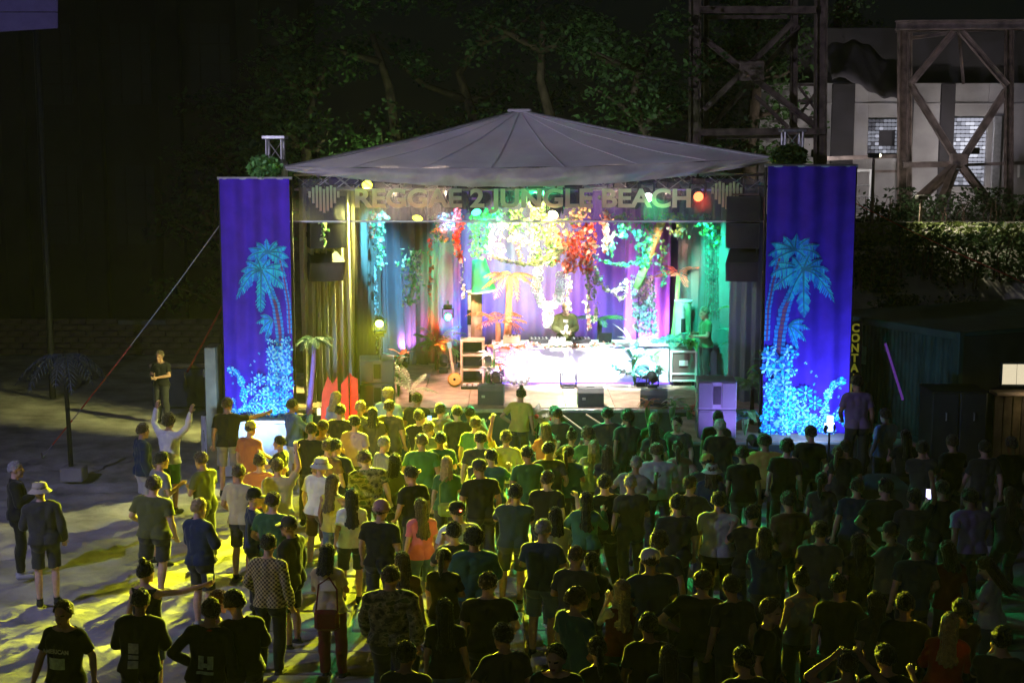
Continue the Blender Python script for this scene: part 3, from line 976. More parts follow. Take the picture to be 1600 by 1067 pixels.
lz0, lz1 = at_y(800, 331, 28.08).z, at_y(800, 292, 28.08).z
M_LET = grad_mat('banner_print', (.80, .92, .70), (.97, .76, .64), lz0, lz1)
tx = text('REGGAE 2 JUNGLE BEACH', .62, M_LET, bn, (at_y(817, 311, 28.08).x - .3, -.022, (lz0 + lz1) / 2 - 5.0), offset=.019, extrude=.001)
bpy.context.view_layer.update()
tx.scale.x = (at_y(1081, 311, 28.08).x - at_y(556, 311, 28.08).x) / max(tx.dimensions.x, .1)
tx['kind'] = 'stuff'
tx.scale.y = (lz1 - lz0) / max(tx.dimensions.y, .1)
for cx_ in (506, 1136):
    for k in range(9):
        tp = (299, 293, 290, 292, 296, 292, 290, 293, 299)[k] - (6 if cx_ > 800 else 0)
        bt = (309, 318, 325, 330, 333, 330, 325, 318, 309)[k] - (6 if cx_ > 800 else 0)
        a, c = at_y(cx_ + (k - 4) * 5.6, tp, 28.08), at_y(cx_ + (k - 4) * 5.6, bt, 28.08)
        b = MB(); b.bbox((a.x - .3, -.02, (a.z + c.z) / 2 - 5.0), (.05, .008, a.z - c.z), .003); b.build('logo_bar', M_LET, bn)


# ------------------------------------------------------------------ side cloths with their painted palms
def cloth(label, x0, x1, Y, z0, z1, mirror, seed):
    t = thing('painted_cloth', label, 'painted cloth', ((x0 + x1) / 2, Y, z0), group='painted cloths at the stage sides')
    w, h = x1 - x0, z1 - z0
    wav = lambda u, v: -.05 * math.sin(u * 24 + seed) * (1 - .4 * v) - .02 * wob(u * 5, v * 2, seed)
    M_CL = mat('violet_cloth', (0.060, 0.020, 0.42), 0.95, vary=0.2, vscale=3, spec=.1)
    b = MB(); b.grid(lambda u, v: Vector((-w / 2 + u * w, wav(u, v), v * h)), 60, 30)
    b.build('cloth', M_CL, t, smooth=True)
    b = MB(); b.tube([(-w / 2 - .05, .04, h + .01), (w / 2 + .05, .04, h + .01)], .03, 8); b.build('top_bar', M_ALU, t)
    for sx in (-1, 1):
        b = MB(); b.tube([(sx * (w / 2 + .02), .07, 0), (sx * (w / 2 + .02), .07, h)], .025, 8); b.build('side_pole', M_BLACK, t)
    r = random.Random(seed)

    def P3(x, y, lift=.012):
        # x, y in the 117 x 370 painting
        u = x / 117.0
        u = 1 - u if mirror else u
        v = 1 - y / 370.0
        return Vector((-w / 2 + u * w, wav(u, v) - lift, v * h))
    bright, dark, trunkm = MB(), MB(), MB()

    def frond(mb, md, cx, cy, tx_, ty, sag, wid, n=22, lift=.014):
        tx_, ty = min(115, cx + (tx_ - cx) * 1.18), cy + (ty - cy) * 1.22
        wid *= 1.25
        mid = ((cx + tx_) / 2, (cy + ty) / 2 - sag)
        pts = []
        for k in range(n + 1):
            s = k / n
            pts.append(((1 - s) ** 2 * cx + 2 * s * (1 - s) * mid[0] + s * s * tx_, (1 - s) ** 2 * cy + 2 * s * (1 - s) * mid[1] + s * s * ty))
        for k in range(n):
            (ax, ay), (bx, by) = pts[k], pts[k + 1]
            s = k / n
            L = wid * (math.sin(math.pi * min(1, .12 + s * .95)) ** .7) * r.uniform(.75, 1.2)
            dx, dy = bx - ax, by - ay
            q = math.hypot(dx, dy) + 1e-6
            nx_, ny_ = -dy / q, dx / q
            for sg_ in (-1, 1):
                ex, ey = ax + nx_ * sg_ * L * .8 + dx * 1.2, ay + ny_ * sg_ * L * .8 + dy * 1.2 + L * .55
                mb.add([P3(ax, ay, lift), P3(bx, by, lift), P3(ex + dx * .4, ey + dy * .4, lift), P3(ex - dx * .2, ey - dy * .2, lift)], [(0, 1, 2, 3)], 0 if (sg_ > 0) != (r.random() < .25) else 1)
            wv = 1.3 * (1 - s * .7)
            md.add([P3(ax - nx_ * wv, ay - ny_ * wv, lift + .004), P3(bx - nx_ * wv, by - ny_ * wv, lift + .004), P3(bx + nx_ * wv, by + ny_ * wv, lift + .004), P3(ax + nx_ * wv, ay + ny_ * wv, lift + .004)], [(0, 1, 2, 3)])

    # back palm, then trunks, then the front palm
    c0 = (78, 114)
    for (tx_, ty, sg_) in ((48, 122, 10), (50, 108, 6), (62, 100, 4), (76, 95, 3), (92, 98, 4), (106, 106, 6), (112, 120, 10), (108, 132, 8), (60, 132, 9)):
        frond(bright, dark, c0[0], c0[1], tx_, ty, sg_, 6.5, lift=.010)
    for pts, wd in ((((67, 146), (80, 168), (90, 195), (95, 230), (97, 265)), 7.5), (((98, 125), (106, 160), (112, 195), (113, 240)), 4.5)):
        for k in range(len(pts) - 1):
            for q in range(6):
                s0, s1 = q / 6, (q + .82) / 6
                ax, ay = [pts[k][i] + (pts[k + 1][i] - pts[k][i]) * s0 for i in (0, 1)]
                bx, by = [pts[k][i] + (pts[k + 1][i] - pts[k][i]) * s1 for i in (0, 1)]
                w2 = wd * r.uniform(.9, 1.1)
                trunkm.add([P3(ax - w2, ay, .011), P3(bx - w2 * .9, by, .011), P3(bx - w2 * .35, by, .011), P3(ax - w2 * .35, ay, .011)], [(0, 1, 2, 3)], 0)
                trunkm.add([P3(ax + w2 * .35, ay, .011), P3(bx + w2 * .35, by, .011), P3(bx + w2 * .9, by, .011), P3(ax + w2, ay, .011)], [(0, 1, 2, 3)], 0)
                trunkm.add([P3(ax - w2 * .3, ay, .011), P3(bx - w2 * .3, by, .011), P3(bx + w2 * .3, by, .011), P3(ax + w2 * .3, ay, .011)], [(0, 1, 2, 3)], 1)
    c1 = (66, 141)
    for (tx_, ty, sg_) in ((30, 178, 22), (34, 158, 16), (37, 142, 10), (44, 130, 8), (60, 124, 6), (80, 126, 6), (96, 134, 8), (104, 148, 14), (100, 165, 14), (64, 195, -6), (84, 178, 8)):
        frond(bright, dark, c1[0], c1[1], tx_, ty, sg_, 8.0, lift=.016)
    for (tx_, ty, sg_) in ((60, 222, 8), (64, 236, 8), (72, 246, 6), (66, 212, 6)):
        frond(bright, dark, 84, 212 + 6, tx_, ty, sg_, 5, lift=.012)
    # flowers and corals
    fl = MB()

    def rosette(x, y, rad, n, lift):
        c = r.randrange(4)
        for k in range(n):
            a = 2 * math.pi * k / n + r.uniform(-.1, .1)
            da = math.pi / n * .8
            fl.add([P3(x + rad * .2 * math.cos(a), y + rad * .2 * math.sin(a), lift), P3(x + rad * .75 * math.cos(a - da), y + rad * .75 * math.sin(a - da), lift),
                    P3(x + rad * math.cos(a), y + rad * math.sin(a), lift), P3(x + rad * .75 * math.cos(a + da), y + rad * .75 * math.sin(a + da), lift)], [(0, 1, 2, 3)], (c + k % 2) % 4)
        for k in range(6):
            a = 2 * math.pi * k / 6
            fl.v.append(tuple(P3(x + rad * .16 * math.cos(a), y + rad * .16 * math.sin(a), lift + .003)))
        o_ = len(fl.v) - 6
        fl.f.append(tuple(range(o_, o_ + 6))); fl.m.append(2 if c != 2 else 0)
    k_ = 0
    for q in range(190):
        y = 366 - 118 * r.random() ** 1.15
        lo = 80 - 24 * max(0, (y - 300) / 66) + r.uniform(-6, 6)
        x = r.uniform(lo, 114)
        rosette(x, y, r.uniform(3.0, 7.5) + (4.5 * r.random() if q > 95 else 0), r.randrange(5, 11), .012 + .0004 * q)
    for q in range(46):
        x, y = r.uniform(4, 76), 366 - abs(r.gauss(0, 13))
        rosette(x, y, r.uniform(3, 6.5), r.randrange(5, 10), .012 + .0004 * q)
    for (x, y, rad) in ((60, 311, 11), (46, 326, 11), (64, 335, 10), (70, 352, 11), (52, 348, 9)):
        rosette(x, y, rad, 12, .07)
    for q in range(26):
        s = q / 25
        rosette(14 + 9 * s + 12 * math.sin(s * 2.2) - 6 * (1 - s), 296 - 18 * math.sin(s * 3.1) + 62 * s, 5 + 2 * math.sin(q), 7, .02)
    for (x, y) in ((10, 293), (11, 306), (13, 318), (44, 289), (47, 300), (45, 311), (60, 270), (52, 282)):
        rosette(x, y, 2.2, 5, .012)
    cy = mat('paint_cyan', (.03, .66, .98), .8, vary=.25, vscale=12)
    tq = mat('paint_blue', (.03, .30, .95), .8, vary=.25, vscale=12)
    dk = mat('paint_teal', (.02, .22, .34), .8, vary=.2, vscale=12)
    pl = mat('paint_pale', (.30, .85, .95), .8, vary=.2, vscale=12)
    br = mat('paint_brown', (.26, .09, .22), .8, vary=.2)
    bright.build('painted_fronds', [cy, tq], t, kind='stuff')
    dark.build('painted_midribs', [dk], t, kind='stuff')
    trunkm.build('painted_trunks', [tq, br], t, kind='stuff')
    fl.build('painted_flowers', [cy, tq, pl, mat('paint_deep', (.03, .12, .62), .8, vary=.3, vscale=12)], t, kind='stuff')
    return t


cloth('violet cloth with a glowing painted palm above the white draped wing', -5.74, -4.37, 27.8, 1.14, 5.87, False, 3)
cloth('larger violet cloth with a glowing painted palm next to the container', 4.76, 6.40, 26.4, 1.07, 6.13, True, 8)


# ------------------------------------------------------------------ stage drapes
def drape(name, label, pa, pb, z0, z1, col, folds, amp, seed, group='stage drapes', nseg=120):
    pa, pb = Vector((pa[0], pa[1], 0)), Vector((pb[0], pb[1], 0))
    d = (pb - pa); L = d.length; d.normalize(); nn = Vector((d.y, -d.x, 0))
    t = thing(name, label, 'drape', (pa.x, pa.y, z0), group=group)
    b = MB()

    def fn(u, v):
        ph = u * folds * 2 * math.pi + 2.5 * wob(u * folds * .35, v * .6, seed)
        off = amp * (math.sin(ph) + .45 * math.sin(ph * 2.1 + 1)) * (1.05 - .35 * v) + amp * .8 * wob(u * folds, v * 2, seed + 5)
        return d * (u * L) + nn * off + Vector((0, 0, v * (z1 - z0) + .02 * wob(u * 9, v)))
    b.grid(fn, nseg, 14)
    b.build('cloth', mat('drape_%s_%d' % (name, seed), col, .95, bump=.35, bscale=5, vary=.15, vscale=1.5, spec=.1, translucent=.12), t, smooth=True)
    b = MB(); b.tube([Vector((0, 0, z1 - z0)) - d * .05, d * (L + .05) + Vector((0, 0, z1 - z0))], .025, 6); b.build('rail', M_BLACK, t)
    return t


drape('backdrop', 'wide dark violet backdrop drape across the rear of the stage', (-4.6, 35.6), (5.0, 35.6), DZ, 5.75, (.13, .09, .21), 13, .11, 1, nseg=200)
drape('side_drape', 'beige drape lit yellow beside the hanging speaker next to the palm cloth', (-4.30, 28.75), (-3.30, 29.4), .6, 5.7, (.46, .43, .33), 7, .07, 2)
drape('side_drape', 'dark brown drape between the yellow lit drape and the blue leaf curtain', (-3.35, 29.6), (-3.05, 32.6), DZ, 5.7, (.09, .075, .06), 7, .07, 3)
drape('side_drape', 'mauve bark-like drape hanging behind the blue leaf curtain', (-3.15, 33.6), (-1.25, 34.6), DZ, 5.7, (.20, .14, .16), 6, .12, 4)
drape('side_drape', 'teal lit drape behind the hanging speaker next to the container side', (3.95, 33.0), (4.95, 30.0), DZ, 5.7, (.15, .21, .22), 6, .09, 5)
drape('side_drape', 'violet drape panel behind the coral palm', (2.75, 34.6), (3.85, 34.2), DZ, 5.7, (.30, .15, .38), 3, .09, 6)
drape('side_drape', 'narrow green lit drape edge beside the truss tower by the container', (4.55, 29.2), (5.15, 28.7), .6, 5.7, (.16, .20, .19), 3, .06, 7)
# ------------------------------------------------------------------ loudspeakers
M_GRILLE = mat('speaker_grille', (0.035, 0.033, 0.04), 0.6, 0.2, bump=0.6, bscale=160, vary=0.15)
M_CAB = mat('speaker_cabinet', (0.045, 0.045, 0.05), 0.65, bump=0.25, bscale=90, vary=0.2)


def cabinet(root, M, w, h, d, name='cabinet'):
    """a wedge-sided cabinet with grille, side handles and fly plates; front faces -Y"""
    b = MB()
    prof = [(-w / 2, -d / 2), (w / 2, -d / 2), (w / 2 * .78, d / 2), (-w / 2 * .78, d / 2)]
    vs = [M @ Vector((x, y, z)) for z in (-h / 2, h / 2) for x, y in prof]
    b.add(vs, [(3, 2, 1, 0), (4, 5, 6, 7), (0, 1, 5, 4), (1, 2, 6, 5), (2, 3, 7, 6), (3, 0, 4, 7)])
    o = b.build(name, M_CAB, root)
    b = MB(); b.grid(lambda u, v: M @ Vector(((u - .5) * w * .94, -d / 2 - .012 - .03 * math.sin(math.pi * u), (v - .5) * h * .92)), 12, 2)
    b.build('grille', M_GRILLE, o, smooth=True)
    b = MB()
    for sx in (-1, 1):
        b.box((0, 0, 0), (.012, .22, .1), M=Matrix.Identity(4)) if False else None
        T = M @ Matrix.Translation(Vector((sx * w * .452, 0, 0))) @ Matrix.Rotation(sx * -.09, 4, 'Z')
        vv = [T @ Vector((x, y, z)) for x in (-.008, .008) for y in (-.11, .11) for z in (-.05, .05)]
        b.add(vv, [(0, 1, 3, 2), (4, 6, 7, 5), (0, 4, 5, 1), (2, 3, 7, 6), (0, 2, 6, 4), (1, 5, 7, 3)])
    b.build('handle', M_BLACK, o)
    return o


def hung_array(label, px0, px1, Y, yaw):
    a, c = at_y(px0, 306, Y), at_y(px1, 306, Y)
    zt, zm, zb = at_y(800, 306, Y).z, at_y(800, 386, Y).z, at_y(800, 414, Y).z
    w = c.x - a.x
    t = thing('hanging_speaker', label, 'speaker', ((a.x + c.x) / 2, Y, zt), group='hanging speaker arrays')
    Rz = Matrix.Rotation(yaw, 4, 'Z')
    h1 = (zt - zm) / 2
    cabinet(t, Rz @ Matrix.Translation(Vector((0, 0, -h1 * .5))), w, h1 * .98, .62)
    cabinet(t, Rz @ Matrix.Translation(Vector((0, 0.0, -h1 * 1.5))) @ Matrix.Rotation(R(3), 4, 'X'), w, h1 * .98, .62)
    cabinet(t, Rz @ Matrix.Translation(Vector((0, 0.09, -(zt - zb) - .005))) @ Matrix.Rotation(R(24), 4, 'X'), w * .97, .44, .6)
    b = MB(); b.tube([(0, 0, 0), (0, 0, .35)], .02, 6); b.box((0, 0, .03), (w * .8, .5, .04)); b.build('fly_frame', M_STEEL, t)


hung_array('black hanging speaker array with a yellow lit flank beside the beige drape', 476, 534, 28.9, R(24))
hung_array('black hanging speaker array with a violet lit grille beside the teal drape', 1136, 1188, 28.3, R(-10))


def sub_stack(label, px0, px1, Y, yb, zbase, ztop, yaw, ports=True):
    a, c = at_y(px0, yb, Y), at_y(px1, yb, Y)
    w = c.x - a.x
    t = thing('subwoofer_stack', label, 'speaker', ((a.x + c.x) / 2, Y + .38, zbase), yaw, group='subwoofer stacks')
    h = (ztop - zbase) / 2
    for k in range(2):
        b = MB(); b.bbox((0, 0, h * (k + .5)), (w, .75, h - .012), .02); o = b.build('cabinet', mat('sub_cabinet', (.16, .16, .18), .6, bump=.25, bscale=90, vary=.2), t)
        for sx in (-1, 1):
            b = MB(); b.bbox((sx * w * .30, -.382, h * (k + .5)), (w * .36, .02, h * .86), .005); b.build('grille', mat('sub_grille', (.11, .11, .125), .6, bump=.5, bscale=150, vary=.1), o)
        b = MB(); b.box((0, -.378, h * (k + .5)), (w * .2, .012, h * .62)); b.build('port', M_BLACK, o)
        for sx in (-1, 1):
            b = MB(); b.bbox((sx * w * .503, -.1, h * (k + .6)), (.015, .2, .1), .004); b.build('handle', M_BLACK, o)


sub_stack('grey subwoofer stack in front of the yellow lit drape', 560, 614, 28.35, 640, DZ, 2.20, R(6))
sub_stack('violet lit subwoofer stack on the dark draped wing', 1092, 1152, 25.95, 672, 1.06, 2.16, R(-4))


def wedge(label, px0, px1, yb, ytop):
    p = at_z((px0 + px1) / 2, yb, DZ)
    w = (px1 - px0) / FPX * p.y
    h = (yb - ytop) / FPX * p.y
    t = thing('monitor_wedge', label, 'speaker', (p.x, p.y, DZ), random.uniform(-.15, .15), group='stage monitor wedges')
    b = MB()
    pr = [(-.0, 0), (.42, 0), (.34, h), (.05, h * .98), (-.0, h * .75)]
    n = len(pr)
    vs = [Vector((sx * w / 2, y, z)) for sx in (-1, 1) for y, z in pr]
    fs = [tuple(range(n)), tuple(range(2 * n - 1, n - 1, -1))] + [(i, n + i, n + (i + 1) % n, (i + 1) % n) for i in range(n)]
    b.add(vs, fs); o = b.build('cabinet', mat('wedge_grey', (.14, .14, .15), .6, bump=.25, bscale=80, vary=.2), t)
    b = MB(); b.box((0, -.008, h * .4), (w * .92, .012, h * .64)); b.build('back_panel', mat('wedge_panel', (.11, .11, .12), .6, bump=.3, bscale=120), o)
    b = MB(); b.bbox((-w * .28, -.02, h * .45), (.07, .02, .05), .004); b.build('connector', M_ALU, o)
    b = MB(); b.bbox((0, .2, h - .01), (w * .3, .05, .03), .005); b.build('handle', M_BLACK, o)


wedge('grey monitor wedge near the banjo at the stage edge', 746, 787, 633, 602)
wedge('dark monitor wedge in the middle of the stage edge', 903, 944, 636, 606)
wedge('low dark monitor wedge at the stage edge behind the dry flowers', 1000, 1043, 636, 610)


# ------------------------------------------------------------------ DJ desk and stage furniture
dk_ = at_z(910, 600, DZ)
desk = thing('dj_desk', 'long white-fronted disc jockey desk at the centre of the stage', 'desk', (0.12 * 10 + .25, 31.2, DZ))
dx0, dx1 = at_y(768, 545, 31.2).x - desk.location.x, at_y(1046, 545, 31.2).x - desk.location.x
fx0, fx1 = at_y(826, 545, 31.2).x - desk.location.x, at_y(960, 545, 31.2).x - desk.location.x
b = MB(); b.bbox(((dx0 + dx1) / 2, .42, .86), (dx1 - dx0, .84, .05), .01); b.build('top', M_WHITEP, desk)
b = MB(); b.bbox(((fx0 + fx1) / 2, .0, .42), (fx1 - fx0, .04, .80), .01); b.build('front_panel', mat('white_fascia', (.88, .88, .86), .6, vary=.04), desk)
M_PINKP = mat('rose_fascia', (.62, .40, .42), .7, vary=.2, vscale=6)
M_PALEBL = mat('pale_fascia', (.62, .72, .75), .7, vary=.2, vscale=6)
b = MB(); b.bbox(((dx0 + fx0) / 2, .06, .41), (fx0 - dx0 - .01, .04, .78), .01); b.build('front_panel', M_PINKP, desk)
b = MB(); b.bbox(((dx1 + fx1) / 2, .06, .41), (dx1 - fx1 - .01, .04, .78), .01); b.build('front_panel', M_PALEBL, desk)
for x in (dx0 + .06, fx0, fx1, dx1 - .06):
    for y in (.12, .76):
        b = MB(); b.bbox((x, y, .42), (.05, .05, .83), .006); b.build('leg', M_ALU, desk)
M_STRIP = emis('led_strip_blue', (.12, .05, 1.0), 3.0)
b = MB(); b.box(((dx0 + dx1) / 2, -.06, .03), (dx1 - dx0, .03, .03)); b.build('led_strip', M_STRIP, desk)

for k, (px, w, h, cat_, lab, m_) in enumerate(((842, .42, .10, 'mixer', 'grey media player on the desk beside the shell garland', M_PLASTIC), (872, .34, .11, 'mixer', 'grey mixer in front of the disc jockey', mat('mixer_grey', (.3, .3, .32), .5, vary=.2)),
                                               (908, .42, .10, 'mixer', 'grey media player on the desk beside the cream vines', M_PLASTIC), (800, .38, .16, 'mixer', 'low flight case box on the desk under the orange palm', M_WOOD), (945, .3, .2, 'laptop', 'open laptop at the end of the white desk front', M_ALU))):
    p = at_y(px, 540, 31.55)
    t = thing('mixer' if cat_ == 'mixer' else 'laptop', lab, cat_, (p.x, 31.55, DZ + .885), random.uniform(-.1, .1))
    if cat_ == 'mixer':
        b = MB(); b.bbox((0, 0, h / 2), (w, .38, h), .01); o = b.build('body', m_, t)
        b = MB()
        for q in range(10):
            b.tube([(-w * .4 + (q % 5) * w * .2, -.1 + .14 * (q // 5), h), (-w * .4 + (q % 5) * w * .2, -.1 + .14 * (q // 5), h + .025)], .014, 6)
        b.build('knobs', M_ALU, t)
        b = MB(); b.lathe([(.0, .012), (w * .28, .012), (w * .28, 0)], 14, c=(0, .02, h)); b.build('jog_wheel', M_BLACK, t)
    else:
        b = MB(); b.bbox((0, 0, .012), (w, .22, .02), .005); b.build('base', m_, t)
        b = MB(); b.box((0, -.13, .13), (w, .012, .23), M=Matrix.Rotation(R(12), 4, 'X')); b.build('screen', M_BLACK, t)


def case(name, label, cat_, px0, px1, yt, yb, m, frame, shelves=0, Y=None, wheels=True, content=None):
    p = at_z((px0 + px1) / 2, yb, DZ)
    Yc = Y or p.y
    x0, x1 = at_y(px0, yb, Yc).x, at_y(px1, yb, Yc).x
    zt_ = at_y(800, yt, Yc).z
    h, w = zt_ - DZ, x1 - x0
    t = thing(name, label, cat_, ((x0 + x1) / 2, Yc, DZ))
    z0 = .1 if wheels else 0
    if shelves:
        for sx in (-1, 1):
            for y in (.02, .5):
                b = MB(); b.bbox((sx * (w / 2 - .03), y, h / 2), (.05, .05, h), .005); b.build('post', frame, t)
        for k in range(shelves + 1):
            b = MB(); b.bbox((0, .26, .03 + (h - .06) * k / shelves), (w, .52, .04), .005); b.build('shelf', frame, t)
        b = MB(); b.box((0, .5, h / 2), (w - .1, .02, h - .06)); b.build('back', m, t)
    else:
        b = MB(); b.bbox((0, .35, z0 + (h - z0) / 2), (w, .7, h - z0), .015); b.build('body', m, t)
        for z in (z0 + .02, z0 + (h - z0) * .25, h - .02):
            b = MB(); b.bbox((0, .0, z), (w + .02, .04, .045), .005); b.build('edge_strip', frame, t)
        for sx in (-1, 1):
            b = MB(); b.bbox((sx * w / 2, -.01, z0 + (h - z0) / 2), (.05, .045, h - z0), .005); b.build('edge_strip', frame, t)
        b = MB(); b.bbox((0, -.015, z0 + (h - z0) * .6), (.2, .02, .12), .005); b.build('latch', frame, t)
        for sx in (-1, 1):
            b = MB(); b.lathe([(.0, -.02), (.05, -.02), (.05, .02), (0, .02)], 10, c=(sx * w * .4, .05, .05), M=Matrix.Rotation(R(90), 4, 'Y')); b.build('castor', M_BLACK, t)
    return t


case('shelf_rack', 'open pale wooden shelf rack beside the banjo', 'shelf', 719, 757, 531, 603, M_BLACK, M_WOOD, 3, wheels=False)
case('flight_case', 'black flight case with white edge strips on castors behind the low wedge', 'flight case', 1048, 1087, 548, 603, mat('case_brown', (.16, .11, .10), .6), M_WHITEP)
rk = case('equipment_rack', 'tall equipment rack with glowing red displays behind the violet subwoofer', 'rack', 1117, 1152, 545, 590, M_PLASTIC, mat('rack_violet', (.35, .3, .5), .4))
for k in range(4):
    b = MB(); b.box((.0, -.04, .30 + k * .11), (.34, .02, .05)); b.build('display', emis('display_%d' % (k % 2), ((1, .3, .15), (.7, .9, 1))[k % 2], 1.2), rk)

# banjo leaning on the rack
bj = thing('banjo', 'orange banjo leaning against the shelf rack', 'banjo', tuple(at_z(712, 604, DZ)))
Mb = Matrix.Rotation(R(-9), 4, 'Y') @ Matrix.Rotation(R(-14), 4, 'X')
Mt = Mb @ Matrix.Translation(Vector((0, 0, .16))) @ Matrix.Rotation(R(90), 4, 'X')
b = MB(); b.lathe([(0, -.04), (.15, -.04), (.155, -.02), (.155, .03), (.13, .045)], 24, M=Mt); b.build('rim', mat('banjo_orange', (.70, .28, .03), .4, vary=.2), bj, smooth=True)
b = MB(); b.lathe([(.13, .045), (.045, .05), (0, .05)], 24, M=Mt); b.build('head', mat('banjo_head', (.75, .45, .12), .5, vary=.2), bj, smooth=True)
b = MB(); b.lathe([(.03, .052), (.02, .056), (0, .056)], 14, M=Mt); b.build('bridge', M_BLACK, bj)
b = MB(); vs = [Mb @ Vector((x, y, z)) for x in (-.025, .025) for y in (-.055, -.02) for z in (.3, .86)]
b.add(vs, [(0, 1, 3, 2), (4, 6, 7, 5), (0, 4, 5, 1), (2, 3, 7, 6), (0, 2, 6, 4), (1, 5, 7, 3)]); b.build('neck', M_WOOD, bj)
b = MB(); vs = [Mb @ Vector((x, y, z)) for x in (-.05, .05) for y in (-.05, -.02) for z in (.86, 1.0)]
b.add(vs, [(0, 1, 3, 2), (4, 6, 7, 5), (0, 4, 5, 1), (2, 3, 7, 6), (0, 2, 6, 4), (1, 5, 7, 3)]); b.build('headstock', mat('teal_head', (.2, .42, .40), .5), bj)
pbq = at_z(738, 608, DZ)
pb_ = thing('pedal_board', 'small silver pedal board on the deck beside the banjo', 'pedal board', tuple(pbq))
b = MB(); b.bbox((0, .1, .03), (.5, .24, .05), .01); b.build('board', M_BLACK, pb_)
for k in range(4):
    b = MB(); b.bbox((-.18 + k * .12, .1, .075), (.085, .14, .045), .01); b.build('pedal', M_ALU if k % 2 else M_WHITEP, pb_)


def pillar(label, px, yt, yb, Y, w, m, tube_px):
    a, c = at_y(px, yt, Y), at_y(px, yb, Y)
    t = thing('speaker_pillar', label, 'pillar', (a.x, Y, DZ), group='stage pillars')
    b = MB(); b.tube([(0, 0, c.z - DZ), (0, 0, a.z - DZ)], w / 2, 16); b.build('shaft', m, t, smooth=False)
    b = MB(); b.tube([(0, 0, a.z - DZ), (0, 0, a.z - DZ + .03)], w / 2 + .03, 16); b.build('cap', M_WHITEP, t)
    q = at_y(tube_px, yt, Y - .3).x - a.x
    b = MB(); b.tube([(q, -.3, 0), (q, -.3, a.z - DZ - .05)], .035, 8); b.build('pole', M_ALU, t)
    b = MB(); b.tube([(q, -.3, (a.z - DZ) * .62), (q, -.3, (a.z - DZ) * .8)], .05, 8); b.build('collar', M_BLACK, t)
    for k in range(3):
        an = k * 2.1 + .4
        b = MB(); b.tube([(q, -.3, .4), (q + .3 * math.cos(an), -.3 + .3 * math.sin(an), 0)], .015, 6); b.build('leg', M_BLACK, t)
    return t


pillar('brown round pillar with a silver pole under the green lamp shade', 742, 456, 600, 32.6, .34, mat('pillar_brown', (.30, .17, .15), .7, vary=.2), 733)
pillar('cream round pillar with a silver pole below the coral palm', 1068, 471, 600, 31.9, .36, mat('pillar_cream', (.55, .46, .32), .7, vary=.2), 1068)
ls = at_y(752, 430, 32.4)
shade = thing('lamp_shade', 'green glowing conical lamp shade above the brown pillar', 'lamp shade', tuple(ls))
zt_, zb_ = at_y(752, 405, 32.4).z - ls.z, at_y(752, 456, 32.4).z - ls.z
Ms = Matrix.Rotation(R(-9), 4, 'Y')
M_SHADE = mat('shade_green', (.08, .62, .38), .5, vary=.15, translucent=.5)
b = MB(); b.lathe([(.16, zt_), (.29, zb_)], 24, M=Ms); b.build('shade', M_SHADE, shade, smooth=True)
b = MB(); b.lathe([(.285, zb_ - .01), (.305, zb_ - .01), (.305, zb_ + .02), (.285, zb_ + .02), (.285, zb_ - .01)], 24, M=Ms); b.build('rim', M_WHITEP, shade)
b = MB(); b.tube([(0, 0, zt_), (-.1, 0, zt_ + 1.1)], .012, 6); b.build('cord', M_BLACK, shade)
bp0, bp1 = at_y(1036, 340, 31.8), at_y(995, 450, 32.2)
o = MB(); o.tube([bp0 + (bp1 - bp0) * (k / 6) for k in range(7)], [.10, .098, .10, .098, .10, .098, .10], 12)
bam = thing('bamboo_pole', 'thick yellow green bamboo pole leaning among the teal leaves', 'bamboo pole', tuple(bp1))
q = o.build('cane', mat('bamboo', (.58, .58, .22), .5, vary=.2, vscale=5), bam, smooth=True); q.location = -bp1
for k in range(1, 6):
    pm = bp0 + (bp1 - bp0) * (k / 6) - bp1; dd = (bp1 - bp0).normalized()
    b = MB(); b.tube([pm - dd * .015, pm + dd * .015], .112, 12); b.build('node_ring', mat('bamboo_ring', (.42, .40, .15), .6), bam)


# jagged red cut-out boards at the wing
for k, pts in enumerate((((497, 655), (503, 615), (512, 588), (519, 600), (527, 588), (530, 655)), ((530, 655), (533, 600), (541, 590), (544, 586), (546, 655)), ((547, 655), (546, 582), (551, 588), (559, 592), (561, 655)))):
    Yb = 27.85 + k * .05
    ps_ = [at_y(x, y, Yb) for x, y in pts]
    base_ = Vector((ps_[0].x, Yb, 0))
    b = MB(); n = len(ps_)
    vs = [Vector((p.x - base_.x, d, p.z)) for d in (0, .03) for p in ps_]
    for i in (0, n - 1, n, 2 * n - 1):
        vs[i].z = 0.0
    b.add(vs, [tuple(range(n - 1, -1, -1)), tuple(range(n, 2 * n))] + [(i, (i + 1) % n, n + (i + 1) % n, n + i) for i in range(n)])
    o = b.build('flame_board', mat('flame_red', (.78, .10, .035), .7, vary=.2, vscale=5), None, tuple(base_))
    tag(o, ('wide two-pointed red board leaning on the stage below the yellow drape', 'slim red board between the other two red boards', 'red board touching the grey subwoofer stack')[k], 'board', 'red boards')

